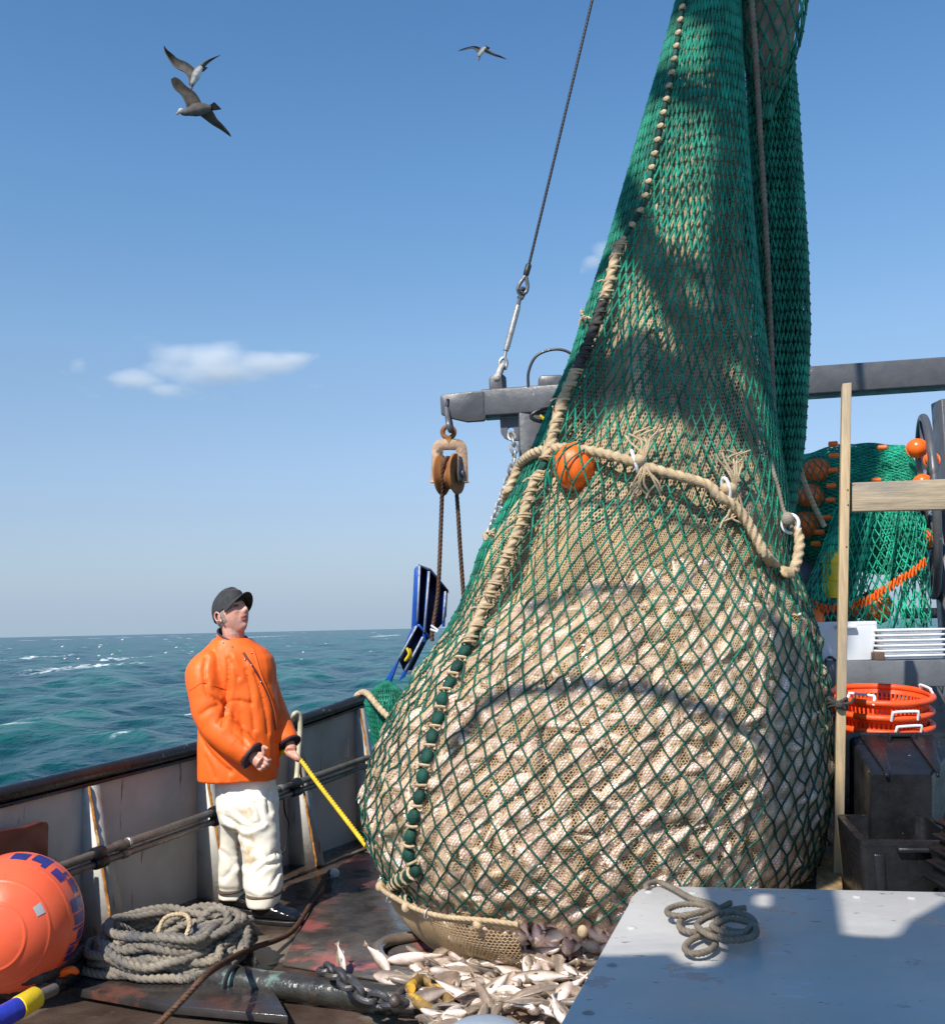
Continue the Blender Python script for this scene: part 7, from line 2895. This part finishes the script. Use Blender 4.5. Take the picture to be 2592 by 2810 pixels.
# birds resting on the water
q = MB()
for k, (px, py) in enumerate(((171, 1775), (178, 1808), (215, 1808), (272, 1800), (308, 1796), (273, 1776), (484, 1777), (455, 1792), (336, 1756), (832, 1790))):
    d_ = ray(px, py)
    c = EYE + d_ * ((SEA_Z + .3 - EYE[2]) / d_[2])
    dd_ = np.linalg.norm(c - EYE)
    s_ = max(.20, dd_ * 3.4 / FPX)
    m = MB()
    m.tube(cat_rom([c + [-s_ * 1.0, 0, s_ * .25], c + [-s_ * .5, 0, 0], c + [s_ * .3, 0, 0], c + [s_ * .62, 0, s_ * .35], c + [s_ * .72, 0, s_ * .72], c + [s_ * .95, 0, s_ * .74]], 4), np.array([.06, .18, .3, .4, .45, .46, .46, .44, .40, .34, .28, .24, .2, .19, .18, .19, .2, .18, .12, .08, .03]) * s_, 10, col=(.72, .68, .62))
    tag(m.build('seabird', M['gull'], sharp=0), 'tiny pale seabird resting on the far waves', 'seabird', 'seabirds resting on the sea')

# ================================================================ rigging and roof plates out of view, added and shaped to cast shade
def up_sun(p, z=None, t=None):
    p = np.asarray(p, float)
    return p + SUN * (t if t is not None else (z - p[2]) / SUN[2])


def bag_pt(px, py):
    u, s_ = us(px, py)
    return S_(np.array(u), np.array(s_), np.array(.03))[0]


shade_rig = thing('shade_rigging', 'unseen lines, tubes and a strip added over the deck to shade the nets', 'shade_rigging', up_sun(bag_pt(1600, 1880), t=4.7))
for nm, pts, r_, t_ in (('shade_line', ((1240, 2050), (1290, 1985), (1340, 1918), (1420, 1890), (1500, 1880), (1600, 1868), (1700, 1868), (1780, 1880), (1850, 1905), (1930, 1935), (2000, 1968), (2090, 2030)), .030, 4.7),
                        ('shade_bar', ((1700, 520), (1770, 650), (1840, 800), (1900, 920), (1970, 1050), (2050, 1200)), .085, 7.5),
                        ('shade_line', ((1420, 1230), (1500, 1120), (1600, 1040), (1700, 1000), (1790, 1000), (1850, 1060)), .17, 8.0),
                        ('shade_bar', ((1740, 225), (1850, 232), (1950, 262), (2030, 310)), .075, 7.5),
                        ('shade_line', ((1560, 1385), (1620, 1362), (1690, 1350), (1800, 1365), (1900, 1385), (1960, 1400)), .018, 4.6),
                        ('shade_bar', ((1830, 0), (1950, 15), (2030, 40)), .10, 7.5),
                        ('shade_line', ((1640, 760), (1760, 690), (1860, 700), (1960, 800)), .06, 8.0),
                        ('shade_line', ((1440, 1660), (1560, 1610), (1640, 1590), (1760, 1600)), .02, 4.8)):
    q = MB()  # unseen tubes up-sun of the bag, added for its dark bands
    q.tube(cat_rom([up_sun(bag_pt(x, y), t=t_) for x, y in pts], 6), r_, 10)
    q.build(nm, M['wire'], shade_rig)
q = MB()  # unseen tube added up-sun to shade the narrow hanging net
q.tube(np.array([up_sun(P(2150, y, 5.5), t=8.5) for y in (-150, 300, 700, 1100, 1380)]), .15, 14)
q.build('shade_tube', M['dark_steel'], shade_rig)
q = MB()  # unseen strip added up-sun to darken the right side of the bag
mp = [bag_pt(x, y) for x, y in ((2080, 1640), (2095, 1780), (2080, 1950), (2070, 2150), (2060, 2300), (2030, 2420))]
rs = unit(np.cross(UP, SUN))
_u = np.linspace(.0, .5, 200)
mq = []
for p_ in mp:
    sil = S_(_u, s_of_z(p_[2]) + 0 * _u, .03 + 0 * _u)[0] @ rs
    mq.append(p_ + rs * (np.sign(rs[0]) * (np.abs((sil if rs[0] > 0 else -sil).max() - np.dot(p_, rs) * np.sign(rs[0])) + .03)))
A_ = np.array([[up_sun(a, t=4.7), up_sun(b, t=4.7)] for a, b in zip(cat_rom(mp, 5), cat_rom(mq, 5))])
q.grid(A_)
q.grid((A_ + SUN * .2)[::-1])
for e_ in (0, 1):
    q.grid(np.stack([A_[:, e_], A_[:, e_] + SUN * .2], 1))
q.build('shade_strip', M['dark_steel'], shade_rig, sharp=30)

roof = thing('shade_roof', 'unseen dark roof plates cut to throw the shade on the work table', 'roof', (-.8, .2, 3.3))


def rp(x, y):
    return up_sun(PZ(1592 + x / 1.848, 2200 + y / 1.848, TZ), z=3.3)


q = MB()  # plate outlines follow the shade wanted on the table, lit gaps left open
for poly in (((-500, 800), (200, 800), (430, 790), (480, 830), (545, 862), (650, 852), (705, 800), (728, 690), (1318, 690), (1400, 700), (1560, 706), (1600, 690), (1650, 622), (1740, 575), (1850, 510), (2300, 250), (2600, 2400), (-1500, 2400)),
             ((608, 415), (868, 452), (868, 688), (727, 688), (690, 600), (640, 520)), ((962, 452), (1275, 452), (1295, 520), (1318, 688), (962, 688)), ((870, 452), (960, 452), (960, 478), (945, 470), (900, 474), (870, 500)), ((870, 535), (905, 552), (945, 545), (960, 520), (960, 688), (870, 688))):
    q.prism([rp(x, y) for x, y in poly], (0, 0, .03))
q.build('shade_roof_plate', M['dark_steel'], roof, smooth=False)
